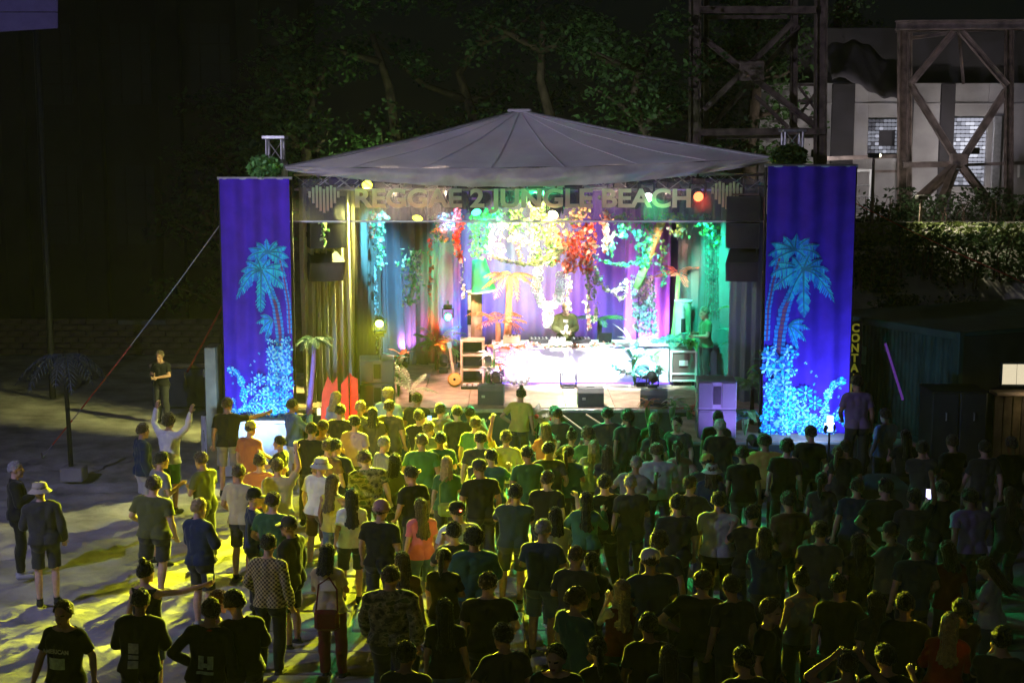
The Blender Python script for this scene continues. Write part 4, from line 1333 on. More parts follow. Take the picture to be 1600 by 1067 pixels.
# plywood edge and wrapped crate beside the violet cloth
pw = at_y(335, 640, 28.3)
o = MB(); o.bbox((0, 0, 1.25), (.22, .6, 2.5), .01); o = o.build('plywood_panel', mat('ply_olive', (.22, .20, .12), .8, bump=.2, bscale=12, vary=.3), None, (pw.x, 28.3, 0)); tag(o, 'upright plywood panel edge beside the violet cloth', 'panel')
pc = at_z(330, 728, 0)
cr = thing('wrapped_crate', 'tall crate wrapped in white plastic at the foot of the plywood panel', 'crate', (pc.x, pc.y, 0))
b = MB(); b.bbox((0, .3, .53), (.37, .5, 1.0), .02); b.build('crate', mat('crate_dark', (.10, .13, .10), .8), cr)
b = MB(); b.grid(lambda u, v: Vector((-.19 + u * .17, .03 - .02 * math.sin(u * 9 + v * 4) - .02 * wob(u * 5, v * 6), .02 + v * 1.02)), 10, 16); b.build('wrap', mat('plastic_wrap', (.62, .64, .70), .35, vary=.15), cr, smooth=True)


# ------------------------------------------------------------------ artificial plants
def frond3(mb, base, az, L, rise, droop, ll, n=14, wid=.018, mi=0):
    base = Vector(base)
    hd_ = Vector((math.cos(az), math.sin(az), 0)); sd = Vector((-hd_.y, hd_.x, 0))
    pts = [base + hd_ * (L * s) + Vector((0, 0, rise * L * s - droop * L * s * s)) for s in [k / n for k in range(n + 1)]]
    for k in range(n):
        s = k / n
        p, q = pts[k], pts[k + 1]
        mb.add([p - sd * wid * .4, q - sd * wid * .4, q + sd * wid * .4, p + sd * wid * .4], [(0, 1, 2, 3)], mi)
        if k < 2:
            continue
        l_ = ll * math.sin(math.pi * (.12 + .82 * s)) * random.uniform(.85, 1.1)
        t_ = (q - p).normalized()
        for sg_ in (-1, 1):
            e = p + sd * sg_ * l_ * .75 + t_ * l_ * .6 + Vector((0, 0, -l_ * random.uniform(.25, .5)))
            m_ = p.lerp(e, .45) + Vector((0, 0, l_ * .06))
            mb.add([p, m_ - t_ * wid, e, m_ + t_ * wid], [(0, 1, 2, 3)], mi)


def palm(label, px, Y, z0, crown_y, nf, L, m, trunk_m=M_BARK, rise=.55, droop=.95, ll=.22, seed=1, name='palm', lean=0.0, r0=.06):
    random.seed(seed)
    c = at_y(px, crown_y, Y)
    t = thing(name, label, 'palm', (c.x, Y, z0))
    h = c.z - z0
    b = MB(); pts = [Vector((lean * (1 - s) ** 1.5, 0, h * s)) for s in [k / 8 for k in range(9)]]
    b.tube(pts, [r0 * (1.15 - .4 * k / 8 + (.12 if k % 2 else 0)) for k in range(9)], 9); b.build('trunk', trunk_m, t)
    for k in range(nf):
        b = MB(); frond3(b, (0, 0, h), k * 2.399 + random.uniform(-.2, .2), L * random.uniform(.8, 1.1), rise * random.uniform(.3, 1.4), droop * random.uniform(.7, 1.15), ll)
        b.build('frond', m, t)
    return t


M_PORANGE = mat('palm_orange', (.78, .27, .12), .5, vary=.3, vscale=5, translucent=.25)
M_PCORAL = mat('palm_coral', (.85, .22, .15), .5, vary=.3, vscale=5, translucent=.25)
M_TRORANGE = mat('trunk_orange', (.70, .30, .18), .8, bump=.5, bscale=20, vary=.25)
palm('orange artificial palm behind the desk under the green lamp shade', 796, 32.0, DZ, 432, 13, .72, M_PORANGE, M_TRORANGE, seed=3, lean=-.1, r0=.09, ll=.2)
palm('low orange palm spreading over the shelf rack', 778, 31.7, DZ, 505, 11, .8, M_PORANGE, M_TRORANGE, seed=4, r0=.07, rise=.9, droop=.8, ll=.22)
palm('coral palm with stiff red fronds above the cream pillar', 1060, 32.5, DZ, 428, 11, .62, M_PCORAL, mat('trunk_green', (.35, .42, .18), .8, bump=.4, bscale=20), seed=5, rise=.7, droop=.55, lean=-.2, ll=.17)
palm('green fan palm behind the disc jockey, beside the cream vines', 937, 32.9, DZ, 500, 12, .62, M_VLEAF, seed=6, rise=.5, droop=.5, ll=.16)
palm('dark potted palm in front of the yellow drape', 491, 28.1, 1.13, 530, 12, .48, mat('palm_dark', (.05, .10, .07), .5, vary=.3), mat('trunk_violet', (.30, .18, .5), .8), seed=7, rise=.6, droop=.8, ll=.16, r0=.05, lean=-.15)
palm('feathery pale palm on the deck beside the grey subwoofer stack', 641, 28.9, DZ, 612, 10, .55, M_VLEAF_P, seed=8, rise=1.3, droop=.6, ll=.15, r0=.03)
palm('dark green palm bush in the shadow behind the banjo', 682, 33.2, DZ, 540, 16, .75, M_VLEAF, seed=9, rise=.9, droop=.8, ll=.2, r0=.04)
palm('green palm standing on the dark wing beside the violet subwoofer', 1176, 27.4, 1.06, 600, 13, .55, M_VLEAF, seed=10, rise=.9, droop=.9, ll=.18, r0=.04)
palm('small green palm at the foot of the cream pillar', 1042, 31.5, DZ, 535, 12, .55, M_VLEAF_T, seed=11, rise=.8, droop=.7, ll=.18, r0=.04)
# palm post out on the sand
pq = at_z(112, 750, 0)
pp = thing('palm_post', 'dim artificial palm on a post in a concrete block on the sand', 'palm', (pq.x, pq.y, 0))
b = MB(); b.bbox((.05, 0, .14), (.44, .4, .28), .02); b.build('concrete_base', M_CONC, pp)
b = MB(); b.tube([(0, 0, .2), (-.02, 0, 1.4), (-.05, 0, 2.5)], [.05, .045, .04], 8); b.build('post', M_BLACK, pp)
random.seed(12)
for k in range(12):
    b = MB(); frond3(b, (-.05, 0, 2.45), k * 2.399, random.uniform(.7, 1.0), .5, 1.1, .25); b.build('frond', mat('palm_night', (.09, .11, .13), .6, vary=.3), pp)


def broad(mb, base, az, L, W, rise, droop, n=8, mi=0, cut=False):
    base = Vector(base); hd_ = Vector((math.cos(az), math.sin(az), 0)); sd = Vector((-hd_.y, hd_.x, 0))
    P_ = lambda s: base + hd_ * (L * s) + Vector((0, 0, rise * L * s - droop * L * s * s))
    prev = None
    for k in range(n + 1):
        s = k / n; w = W * math.sin(math.pi * (.06 + .94 * s) ** .8) * (random.uniform(.7, 1) if cut else 1)
        c = P_(s); l_, r_ = c - sd * w + Vector((0, 0, w * .3)), c + sd * w + Vector((0, 0, w * .3))
        if prev:
            pc_, pl_, pr_ = prev
            mb.add([pc_, pl_, l_, c], [(0, 1, 2, 3)], mi); mb.add([pc_, c, r_, pr_], [(0, 1, 2, 3)], mi)
        prev = (c, l_, r_)


def leafplant(label, px, py, Y, zb, n, L, W, mats, seed, name='leaf_plant', rise=1.2, droop=.9, stems=True, cut=False, cat_='plant', hmin=.0):
    random.seed(seed)
    c = at_y(px, py, Y)
    t = thing(name, label, cat_, (c.x, Y, zb))
    h = c.z - zb
    for k in range(n):
        az = k * 2.399 + random.uniform(-.3, .3); hh = h * random.uniform(max(.35, hmin), 1.0); off = Vector((random.uniform(-.06, .06), random.uniform(-.06, .06), 0))
        b = MB(); broad(b, Vector((0, 0, hh)) + off, az, L * random.uniform(.7, 1.15), W * random.uniform(.8, 1.1), rise * random.uniform(.3, 1.2), droop * random.uniform(.7, 1.2), cut=cut)
        o = b.build('leaf', mats[k % len(mats)], t, smooth=True)
        if stems:
            b = MB(); b.tube([(0, 0, 0), (off.x, off.y, hh * .6), (off.x, off.y, hh)], [.014, .011, .008], 5); b.build('stem', M_VLEAF, o)
    return t


leafplant('tall teal banana plant on the wing beside the truss tower', 1165, 440, 29.6, 1.1, 12, .75, .13, [M_VLEAF, M_VLEAF_T], 21, 'banana_plant', 1.0, 1.0)
leafplant('bird of paradise flowers in coral and white beside the grey subwoofer stack', 622, 550, 29.6, DZ, 12, .40, .06, [M_VLEAF_C, M_VLEAF_T, M_VLEAF_W, M_VLEAF_R], 22, 'flower_plant', .9, .5, hmin=.7)
leafplant('pale agave cluster glowing blue white at the end of the desk', 992, 540, 30.9, DZ, 26, .5, .06, [M_VLEAF_W, M_VLEAF_T, M_WHITEP], 23, 'agave_plant', 1.2, .5, hmin=.4)
leafplant('bushy pale plant between the desk end and the flight case', 1020, 555, 30.7, DZ, 18, .42, .08, [M_VLEAF_T, M_VLEAF_W, M_VLEAF], 24, 'leaf_plant', 1.0, .8)
leafplant('dark leafy plant on the flight case behind the violet subwoofer', 1078, 530, 30.9, DZ + .8, 12, .36, .07, [M_VLEAF, M_LEAF], 25, 'leaf_plant', .8, .8)
leafplant('violet and white orchids in front of the shelf rack', 772, 545, 30.6, DZ, 16, .36, .07, [mat('orchid_violet', (.55, .32, .75), .5, vary=.3), M_VLEAF_W, M_PORANGE], 26, 'orchid_plant', .8, .7, hmin=.45)
leafplant('large white blossoms beside the violet orchids', 762, 575, 30.4, DZ, 9, .28, .10, [M_WHITEP, M_VLEAF_W], 27, 'blossom_plant', .6, .5, hmin=.6)
leafplant('dark green leaf plant behind the grey subwoofer stack', 605, 560, 30.0, DZ, 10, .42, .09, [M_LEAF, M_VLEAF], 28, 'leaf_plant', .9, .8)
leafplant('green palm lily at the foot of the truss tower by the container', 1190, 560, 28.6, 1.1, 14, .45, .05, [M_VLEAF, M_VLEAF_T], 29, 'leaf_plant', 1.1, .9)
leafplant('low broad green leaves on the dark wing in front of the palm', 1165, 640, 26.3, 1.06, 12, .42, .10, [M_VLEAF, M_VLEAF_T], 30, 'leaf_plant', .6, .5, hmin=.5)
# big lilies and dry flowers on the stage edge
for k, (px, py, lab) in enumerate(((838, 650, 'big white lily with a red heart at the stage edge'), (862, 655, 'smaller white lily beside the big lily on the stage edge'))):
    c = at_y(px, py, 28.05)
    t = thing('lily', lab, 'flower', (c.x, 28.05, 0))
    random.seed(31 + k)
    Lp = .30 - .08 * k
    for q in range(6):
        b = MB(); broad(b, (0, 0, 0), 0, Lp, .07, .25, .5, 8)
        o = b.build('petal', mat('lily_white', (.72, .66, .58), .5, vary=.2), t, (0, 0, c.z), True)
        o.rotation_euler = Euler((R(65), 0, 0)).to_matrix().to_euler()
        o.rotation_euler = (Matrix.Rotation(R(75), 4, 'X') @ Matrix.Rotation(q * math.pi / 3 + .3, 4, 'Z')).to_euler()
    b = MB(); b.ell((0, -.03, c.z), (.05, .05, .05), nu=10, nv=6); b.build('heart', mat('lily_red', (.6, .05, .04), .5, vary=.2), t, smooth=True)
    b = MB(); b.tube([(0, .03, 0), (0, .03, c.z)], .015, 6); b.build('stem', M_VLEAF, t)
leafplant('dry brown protea flowers at the stage edge in front of the low wedge', 1012, 625, 28.0, DZ - .3, 16, .26, .04, [mat('dry_brown', (.50, .30, .18), .7, vary=.3), M_VLEAF_C], 33, 'dry_flowers', .7, .6, cat_='flowers', hmin=.7)
leafplant('green and white bouquet at the stage edge beside the dry protea', 1050, 625, 28.0, DZ - .3, 18, .28, .04, [M_VLEAF, M_VLEAF_P, M_WHITEP], 34, 'bouquet', .8, .7, cat_='flowers', hmin=.6)
leafplant('red anthurium flowers next to the violet subwoofer', 1078, 635, 27.9, DZ - .3, 10, .2, .06, [M_VLEAF_R, M_VLEAF, M_VLEAF_C], 35, 'anthurium', .6, .6, cat_='flowers', hmin=.7)


# ------------------------------------------------------------------ hanging vines and garlands
def vine(label, pts, n, leaf, mats, spread, seed, name='hanging_vine', group='hanging vines', down=True):
    r = np.random.default_rng(seed)
    pts = [Vector(p) for p in pts]
    t = thing(name, label, 'vine' if name == 'hanging_vine' else 'garland', tuple(pts[0]), group=group)
    b = MB(); b.tube([p - pts[0] for p in pts], .008, 5); b.build('stem', M_LEAF, t)
    P_ = np.array([tuple(p - pts[0]) for p in pts])
    seg = r.integers(0, len(pts) - 1, n); u = r.random((n, 1))
    c = P_[seg] * (1 - u) + P_[seg + 1] * u
    s = (seg[:, None] + u) / (len(pts) - 1)
    c = c + r.normal(size=(n, 3)) * np.array([spread, spread * .7, .02]) * (1.1 - .5 * s if down else 1)
    o = link('leaves', quads_mesh('leaves', leaf_quads(c, leaf, r, up=.1, aspect=.8, down=down), mats, r.integers(0, len(mats), n)), t, kind='stuff')
    return t


def hang(label, px, y0, y1, wpx, Y, mats, n, seed, leaf=.10):
    a, c = at_y(px, y0, Y), at_y(px, y1, Y)
    k = 8
    pts = [a.lerp(c, i / k) + Vector((.03 * math.sin(i * 1.3 + seed), 0, 0)) for i in range(k + 1)]
    # the stem runs up to the truss
    pts[0].z = max(pts[0].z, a.z)
    return vine(label, pts, n, leaf, mats, wpx / FPX * Y * .36, seed)


g_, pl_, rd_, co_, cm_, te_ = [M_VLEAF], [M_VLEAF_P, M_VLEAF], [M_VLEAF_R], [M_VLEAF_C, M_VLEAF_R], [M_VLEAF_W, M_VLEAF_P], [M_VLEAF_T, M_VLEAF]
VIN = [
    ('short yellow green vine beside the hanging speaker and the blue leaf curtain', 561, 330, 397, 16, 31.0, pl_, 60),
    ('long green vine dropping past the banner over the blue leaf curtain', 594, 320, 420, 14, 30.6, [M_VLEAF, M_VLEAF_P], 110),
    ('short orange vine beside the long green vine', 582, 330, 372, 8, 30.8, co_, 30),
    ('dense green leaf bunch hanging alone on a thread over the mauve drape', 643, 388, 478, 26, 30.6, [M_VLEAF, M_VLEAF_P], 220),
    ('thin red vine between the leaf bunch and the thick red vine', 672, 372, 468, 6, 30.8, rd_, 46),
    ('wide teal leaf tuft under the banner above the thin red vine', 692, 335, 378, 34, 30.6, te_ + [M_VLEAF_P], 170),
    ('thick red vine fading to orange at its tip', 716, 320, 408, 12, 30.4, co_, 130),
    ('thin pale thread of leaves below the thick red vine', 723, 405, 468, 4, 30.5, cm_, 30),
    ('dark green vine beside the thick red vine', 742, 325, 405, 20, 31.2, g_, 130),
    ('dark green vine above the green lamp shade', 760, 325, 395, 20, 31.4, te_, 120),
    ('cream vine above the lamp shade', 768, 350, 404, 10, 30.6, cm_, 60),
    ('yellow white vine nearest the lamp shade side of the swag', 783, 330, 402, 10, 30.4, cm_, 80),
    ('leafy green vine over the orange palm', 806, 330, 378, 26, 30.6, pl_, 130),
    ('orange tipped vine hanging into the swag', 812, 370, 408, 8, 30.6, co_ + cm_, 40),
    ('bright cream vine in the middle of the stage', 836, 330, 412, 22, 30.5, cm_ + pl_, 190),
    ('broad bright vine next to the coral cluster', 862, 335, 415, 30, 30.6, cm_ + pl_, 260),
    ('coral red flower cluster hanging over the disc jockey', 892, 362, 425, 34, 30.4, co_, 300),
    ('second coral flower cluster hanging over the desk', 917, 348, 430, 26, 30.5, co_ + [M_VLEAF_W], 260),
    ('thin cream strand hanging over the disc jockey', 888, 415, 484, 7, 30.4, cm_ + [M_VLEAF_C], 90),
    ('long cream strand just beside the disc jockey', 919, 415, 518, 8, 30.5, cm_ + [M_VLEAF_C], 110),
    ('long cream strand over the green fan palm', 930, 415, 505, 8, 30.6, cm_, 100),
    ('peach coloured vine under the letter B of the banner', 947, 330, 393, 12, 30.5, [M_VLEAF_C, M_VLEAF_W], 110),
    ('small green vine beside the peach vine', 957, 365, 402, 8, 30.6, te_, 34),
    ('green vine between the peach vine and the teal fronds', 972, 335, 372, 20, 31.0, te_ + pl_, 80),
    ('teal leaf vine in front of the bamboo pole', 1008, 335, 420, 34, 31.2, te_, 230),
    ('dark teal leaf tuft beside the bamboo top', 1062, 335, 372, 30, 31.0, te_, 130),
    ('thin teal vine behind the bamboo pole', 1036, 375, 450, 10, 32.0, te_, 80),
    ('short pale vine beside the hanging speaker with the violet grille', 1100, 335, 368, 20, 30.6, te_ + pl_, 60),
    ('teal leaf tuft touching the hanging speaker with the violet grille', 1120, 355, 385, 14, 29.6, te_, 50),
    ('bright green vine above the fan palm, behind the banner', 905, 305, 350, 30, 30.2, pl_, 150),
    ('mixed yellow vine behind the banner letter N', 850, 310, 345, 40, 30.4, pl_ + cm_, 160),
    ('green ivy tuft beside the truss tower by the container', 1190, 285, 350, 12, 28.9, te_, 60),
    ('yellow lit ivy strand on the hanging speaker beside the beige drape', 505, 345, 385, 10, 28.5, pl_, 34),
]
for k, (lab, px, y0, y1, w, Y, ms, n) in enumerate(VIN):
    hang(lab, px, y0, y1, w, Y, ms, n, 300 + k, leaf=.085 if w < 12 else .10)


def swag(label, p0, p1, p2, Y, mats, n, seed, leaf=.08, wpx=6, name='garland'):
    a, m_, c = at_y(*p0, Y), at_y(*p1, Y - .1), at_y(*p2, Y)
    pts = []
    for k in range(11):
        s = k / 10
        q = a * (1 - s) ** 2 + (m_ * 2 - (a + c) * .5) * (2 * s * (1 - s)) + c * s * s
        pts.append(q)
    return vine(label, pts, n, leaf, mats, wpx / FPX * Y * .4, seed, name, 'leaf garlands', down=False)


swag('cream leaf garland swagging across above the orange palm', (768, 398), (815, 413), (862, 404), 30.3, cm_, 170, 401, wpx=9)
swag('cream leaf garland rising to the coral cluster', (838, 415), (865, 402), (885, 385), 30.3, cm_, 110, 402, wpx=9)
swag('teal leaf garland between the coral cluster and the bamboo', (925, 398), (968, 414), (1004, 402), 30.6, te_, 100, 403, wpx=7)
swag('cream leaf garland looping below the teal garland', (930, 425), (954, 455), (982, 437), 30.5, cm_, 120, 404, wpx=8)
swag('thin pale loop hanging from the cream garland', (958, 452), (972, 466), (980, 440), 30.5, cm_, 40, 405, wpx=3)
# white shell garland and blossoms on the desk front
swag('white shell garland arching over the rose part of the desk front', (782, 578), (800, 552), (835, 545), 31.05, [M_WHITEP, M_VLEAF_W], 110, 406, .09, 9)
swag('white shell garland lying along the foot of the desk', (785, 592), (810, 597), (838, 590), 31.0, [M_WHITEP, M_VLEAF_W], 110, 407, .10, 10)
swag('pale blossom garland along the desk end near the agave', (962, 570), (985, 585), (1035, 580), 30.7, [M_WHITEP, M_VLEAF_T], 150, 408, .10, 16)
swag('green and white leaf garland lying along the desk top', (830, 537), (890, 541), (960, 536), 31.15, [M_VLEAF_P, M_VLEAF_W, M_VLEAF_C], 150, 409, .09, 6)
swag('coral and violet leaf garland at the rose end of the desk top', (770, 540), (800, 542), (832, 537), 31.15, [M_VLEAF_C, M_PORANGE, MATS['orchid_violet']], 100, 410, .10, 7)

# ring lace hangings
M_LACE = mat('lace_white', (.62, .74, .70), .7, vary=.15)


def lace(label, paths, Y, seed):
    r = random.Random(seed)
    a = at_y(*paths[0][0], Y)
    t = thing('ring_garland', label, 'garland', tuple(a), group='ring lace garlands')
    ring = MB(); N = 12
    pts = [Vector((.075 * math.cos(2 * math.pi * k / N), 0, .075 * math.sin(2 * math.pi * k / N))) for k in range(N + 1)]
    ring.tube(pts, .016, 5, cap=False)
    for q in range(6):
        ring.tube([(0, 0, 0), (.07 * math.cos(q * 1.047), 0, .07 * math.sin(q * 1.047))], .008, 4)
    me = ring.mesh('ring', M_LACE)
    for path in paths:
        for (x0, y0), (x1, y1) in zip(path[:-1], path[1:]):
            p, q = at_y(x0, y0, Y), at_y(x1, y1, Y)
            n = max(1, int((q - p).length / .115))
            for k in range(n):
                for s in (-.045, .045):
                    pos = p.lerp(q, k / n) - a + Vector((s + r.uniform(-.02, .02), r.uniform(-.05, .05), r.uniform(-.02, .02)))
                    link('ring', me, t, tuple(pos), rot=(r.uniform(-.5, .5), r.uniform(0, 3), r.uniform(-.6, .6)))


lace('pale ring lace hanging in a branching chain beside the disc jockey', [[(842, 415), (838, 445), (845, 470), (856, 482), (858, 515)], [(856, 482), (872, 472), (878, 440), (874, 420)]], 32.4, 5)

# blue leaf curtain by the drape
def leaf_curtain(label, px0, px1, y0, y1, Y, m, seed, n=1500, leaf=.09):
    r = np.random.default_rng(seed)
    a, c = at_y(px0, y0, Y), at_y(px1, y1, Y)
    t = thing('leaf_curtain', label, 'leaf curtain', (a.x, Y, a.z), group='leaf curtains')
    nst = 9
    for k in range(nst):
        x = (c.x - a.x) * (k + .5) / nst
        b = MB(); b.tube([(x, 0, 0), (x + .05, 0, (c.z - a.z) * .5), (x + .02 * k, 0, c.z - a.z)], .006, 4); b.build('strand', M_LEAF, t)
    u = r.random((n, 3))
    p = np.stack([u[:, 0] * (c.x - a.x) + .12 * (u[:, 2]), (r.random(n) - .5) * .25, u[:, 2] * (c.z - a.z)], 1)
    link('leaves', quads_mesh('leaves', leaf_quads(p, leaf, r, up=.0, aspect=.8, down=True), m), t, kind='stuff')


leaf_curtain('dense blue lit leaf curtain hanging between the yellow and mauve drapes', 556, 586, 346, 562, 31.8, [mat('curtain_leaf', (.30, .38, .40), .6, vary=.5, vscale=9)], 71)
leaf_curtain('loose blue white leaf curtain hanging beside the coral palm', 985, 1020, 430, 520, 32.8, [mat('curtain_leaf_pale', (.45, .55, .58), .6, vary=.4, vscale=9)], 72, 700)
leaf_curtain('sparse teal leaf curtain on the teal drape', 1100, 1122, 350, 500, 31.2, [M_VLEAF_T], 73, 260)


# leaf balls on the towers
def leaf_ball(label, px, py, Y, rad, m, seed):
    r = np.random.default_rng(seed)
    c = at_y(px, py, Y)
    t = thing('leaf_ball', label, 'foliage ball', tuple(c), group='leaf balls on the towers')
    v = r.normal(size=(700, 3)); v /= np.linalg.norm(v, axis=1, keepdims=True); v *= rad * r.uniform(.55, 1.05, (700, 1)) * np.array([1.15, 1, .8])
    link('leaves', quads_mesh('leaves', leaf_quads(v, .12, r), m), t)
    b = MB(); b.tube([(0, .1, -rad * 1.1), (0, 0, 0)], .03, 6); b.build('bracket', M_BLACK, t)


leaf_ball('dark leaf ball with yellow green tips on the tower by the palm cloth', 413, 262, 28.0, .30, M_VLEAF, 81)
leaf_ball('dark green leaf ball on the tower by the container', 1234, 246, 26.9, .30, M_LEAF, 82)
# ------------------------------------------------------------------ stage lamps
def lamp(label, loc, target, col, power, angle=50, blend=.5, hung=True, lens=6.0, scale=1.0, radius=.07, group='stage lamps', lenscol=None):
    power *= 1.4
    loc, target = Vector(loc), Vector(target)
    d = (target - loc).normalized()
    t = thing('moving_head_lamp', label, 'stage lamp', tuple(loc), group=group)
    s = scale
    up = 1 if hung else -1
    b = MB(); b.bbox((0, 0, up * .30 * s), (.26 * s, .22 * s, .12 * s), .015); b.build('base', M_BLACK, t)
    b = MB()
    for sx in (-1, 1):
        b.bbox((sx * .16 * s, 0, up * .11 * s), (.03 * s, .12 * s, .30 * s), .008)
    b.bbox((0, 0, up * .235 * s), (.34 * s, .12 * s, .03 * s), .008)
    b.build('yoke', M_BLACK, t)
    Md = d.to_track_quat('Z', 'Y').to_matrix().to_4x4()
    b = MB(); b.lathe([(0, -.16 * s), (.10 * s, -.16 * s), (.13 * s, -.10 * s), (.13 * s, .08 * s), (.115 * s, .14 * s), (.105 * s, .14 * s), (.10 * s, .11 * s)], 18, M=Md)
    h_ = b.build('head', M_PLASTIC, t, smooth=False)
    b = MB(); b.lathe([(.10 * s, .115 * s), (.07 * s, .128 * s), (0, .133 * s)], 18, M=Md)
    lc = lenscol or col
    b.build('lens', emis('lens_%d_%d_%d_%d' % (lc[0] * 99, lc[1] * 99, lc[2] * 99, lens * 10), lc, lens), h_, smooth=True)
    if hung:
        b = MB(); b.tube([(0, 0, .36 * s), (0, 0, .36 * s + .1)], .02, 6); b.build('clamp', M_STEEL, t)
    if power > 0:
        add_light('SPOT', 'lamp_light', t, d * (.16 * s), d, col, power, angle, blend, radius)
    return t


YEL, GRN, RED, VIO, BLU = (.86, .92, .02), (.03, 1.0, .28), (1.0, .05, .02), (.42, .10, 1.0), (.10, .16, 1.0)
CYA, WHT, TEAL, WRM = (.10, .60, 1.0), (1.0, .96, .95), (.02, .85, .50), (1.0, .90, .45)
TZ = 5.30
# warm lamps added to brighten the banner print, then lamps towards the crowd
for x_, lab_, c_ in ((-2.45, 'added warm lamp washing the word Reggae near its second letter', (1.0, .78, .48)), (-1.35, 'added warm lamp washing the end of the word Reggae', (1.0, .72, .45)),
                     (2.1, 'added warm lamp washing the start of the word Beach', (1.0, .66, .50)), (3.2, 'added warm lamp washing the end of the word Beach', (1.0, .62, .50))):
    lamp(lab_, (x_, 29.3, 5.56), (x_, 28.1, 5.42), c_, 1000, 76, .8, lens=1.0, scale=.8)
lamp('bright yellow green lamp glowing above the grey subwoofer stack', (-2.68, 28.28, 2.98), (-2.3, 20.0, 1.1), YEL, 9000, 60, .25, lens=8, radius=.05, scale=.8, hung=False, lenscol=(.6, 1, .15))
lamp('yellow lamp shining on the first banner letter', (-3.0, 29.4, 5.75), (-2.95, 28.1, 5.3), YEL, 1000, 38, .4, lens=20)
kl = [o for o in C.objects if o.get('label') == 'bright yellow green lamp glowing above the grey subwoofer stack'][0]
b = MB(); b.tube([(0, 0, -.3), (0, 0, -.77)], .025, 8); b.build('pole', M_BLACK, kl)
lamp('added soft yellow lamp on the front rows', (-1.9, 28.7, 5.15), (-2.6, 25.0, 1.2), YEL, 900, 70, .8, lens=12)  # soft lamp added to brighten the rows nearest the stage
lamp('yellow moving lamp lighting the beige drape and the tower', (-2.6, 29.15, 5.35), (-4.5, 29.0, 4.2), (.92, .90, .24), 2000, 100, .6, lens=10)
lamp('green moving lamp behind the banner letter J', (-0.75, 28.8, 5.25), (0.9, 22.5, 0.2), GRN, 1500, 66, .6, lens=12)
lamp('green lamp washing the middle of the banner', (0.45, 29.4, 5.60), (0.5, 28.1, 5.40), GRN, 1300, 80, .7, lens=2)
lamp('white green lamp behind the banner letter A', (2.72, 28.7, 5.52), (3.2, 26, 4.4), GRN, 160, 60, .6, lens=25, lenscol=(.7, 1, .9))
lamp('red lamp at the end of the banner lettering', (3.75, 28.6, 5.52), (3.9, 25, 4.8), RED, 90, 60, .6, lens=4, lenscol=(1, .16, .05))
lamp('yellow white lamp low behind the banner letter L', (0.86, 28.45, 5.20), (-1.5, 21.3, 1.2), YEL, 12500, 42, .4, lens=22, lenscol=(1, .9, .4))
lamp('red lamp behind the last letter of the first banner word', (-1.2, 28.7, 5.50), (-1.2, 33.0, 3.6), RED, 900, 34, .6, lens=5, lenscol=(1, .2, .05))
# on to the stage
lamp('white lamp over the middle of the desk', (0.9, 28.95, 5.3), (1.05, 31.1, 1.75), WHT, 1500, 36, .6, lens=6)
lamp('warm lamp on the hanging vines above the disc jockey', (0.5, 28.95, 5.42), (0.45, 31.0, 4.5), (.95, .95, .28), 620, 62, .7, lens=4)
lamp('green lamp on the vines beside the lamp shade', (-0.55, 29.15, 5.42), (-0.6, 32.3, 4.2), GRN, 1700, 40, .6, lens=4)
lamp('warm orange lamp on the orange palm', (-0.2, 29.05, 5.42), (-0.15, 32.0, 3.4), (1.0, .62, .42), 1500, 34, .6, lens=4)
lamp('red lamp on the coral flower clusters', (1.3, 29.0, 5.42), (1.5, 30.6, 4.7), (1.0, .28, .16), 300, 50, .6, lens=4)
lamp('cyan lamp on the leaf curtain beside the mauve drape', (-2.1, 29.05, 5.42), (-3.3, 31.8, 3.9), CYA, 1300, 48, .6, lens=3)
lamp('green lamp on the leaf bunch and mauve drape', (-2.7, 29.05, 5.42), (-2.2, 30.8, 4.2), (.35, 1.0, .25), 360, 46, .6, lens=3)
lamp('teal lamp on the drape behind the violet speaker', (3.3, 29.05, 5.42), (4.6, 31.0, 3.3), TEAL, 620, 62, .6, lens=3)
lamp('cyan lamp on the bamboo and agave', (2.2, 29.05, 5.42), (2.7, 32.0, 3.2), (.18, .90, .75), 1200, 46, .6, lens=3)
lamp('coral lamp on the coral palm', (3.1, 29.25, 5.42), (3.75, 32.5, 3.7), (1.0, .35, .30), 420, 30, .6, lens=3)
lamp('warm lamp on the deck beside the shelf rack', (-1.9, 28.95, 5.42), (-1.6, 29.8, DZ), (1.0, .55, .40), 620, 46, .6, lens=3)
lamp('pale lamp on the front of the deck', (1.2, 28.8, 5.42), (1.4, 29.3, DZ), (1.0, .92, .80), 760, 52, .7, lens=3)
lamp('added red lamp on the boards beside the grey subwoofer', (-3.35, 26.9, .42), (-3.5, 27.85, 1.5), RED, 90, 70, .7, hung=False, lens=3, group='floor lamps', scale=.8)  # ground lamp added to light the board fronts
# added fill lamps for dark spots on the stage, then floor lamps
lamp('added yellow green lamp washing the backdrop behind the lace', (0.2, 31.6, 5.45), (0.35, 35.6, 3.9), (.72, 1.0, .16), 1500, 50, .8, lens=1)
lamp('added warm lamp on the disc jockey', (2.5, 30.0, 5.40), (1.2, 31.95, 2.75), (1.0, .82, .60), 800, 22, .6, lens=1)
lamp('added pale lamp on the ring lace', (0.0, 29.2, 5.45), (0.75, 32.4, 3.3), (.72, 1.0, .85), 380, 28, .7, lens=1)
lamp('added coral lamp on the low palm and shelf rack', (-1.0, 29.0, 5.4), (-0.6, 31.4, 2.2), (1.0, .55, .50), 900, 34, .7, lens=1)
lamp('added blue lamp on the dark drape gap behind the red vine', (-1.4, 29.3, 5.4), (-1.0, 35.0, 3.4), (.12, .30, 1.0), 900, 30, .7, lens=1)
lamp('added pale lamp on the agave and bouquet end of the desk', (2.5, 29.0, 5.4), (2.75, 31.0, 2.0), (.75, 1.0, 1.0), 1300, 34, .7, lens=1)
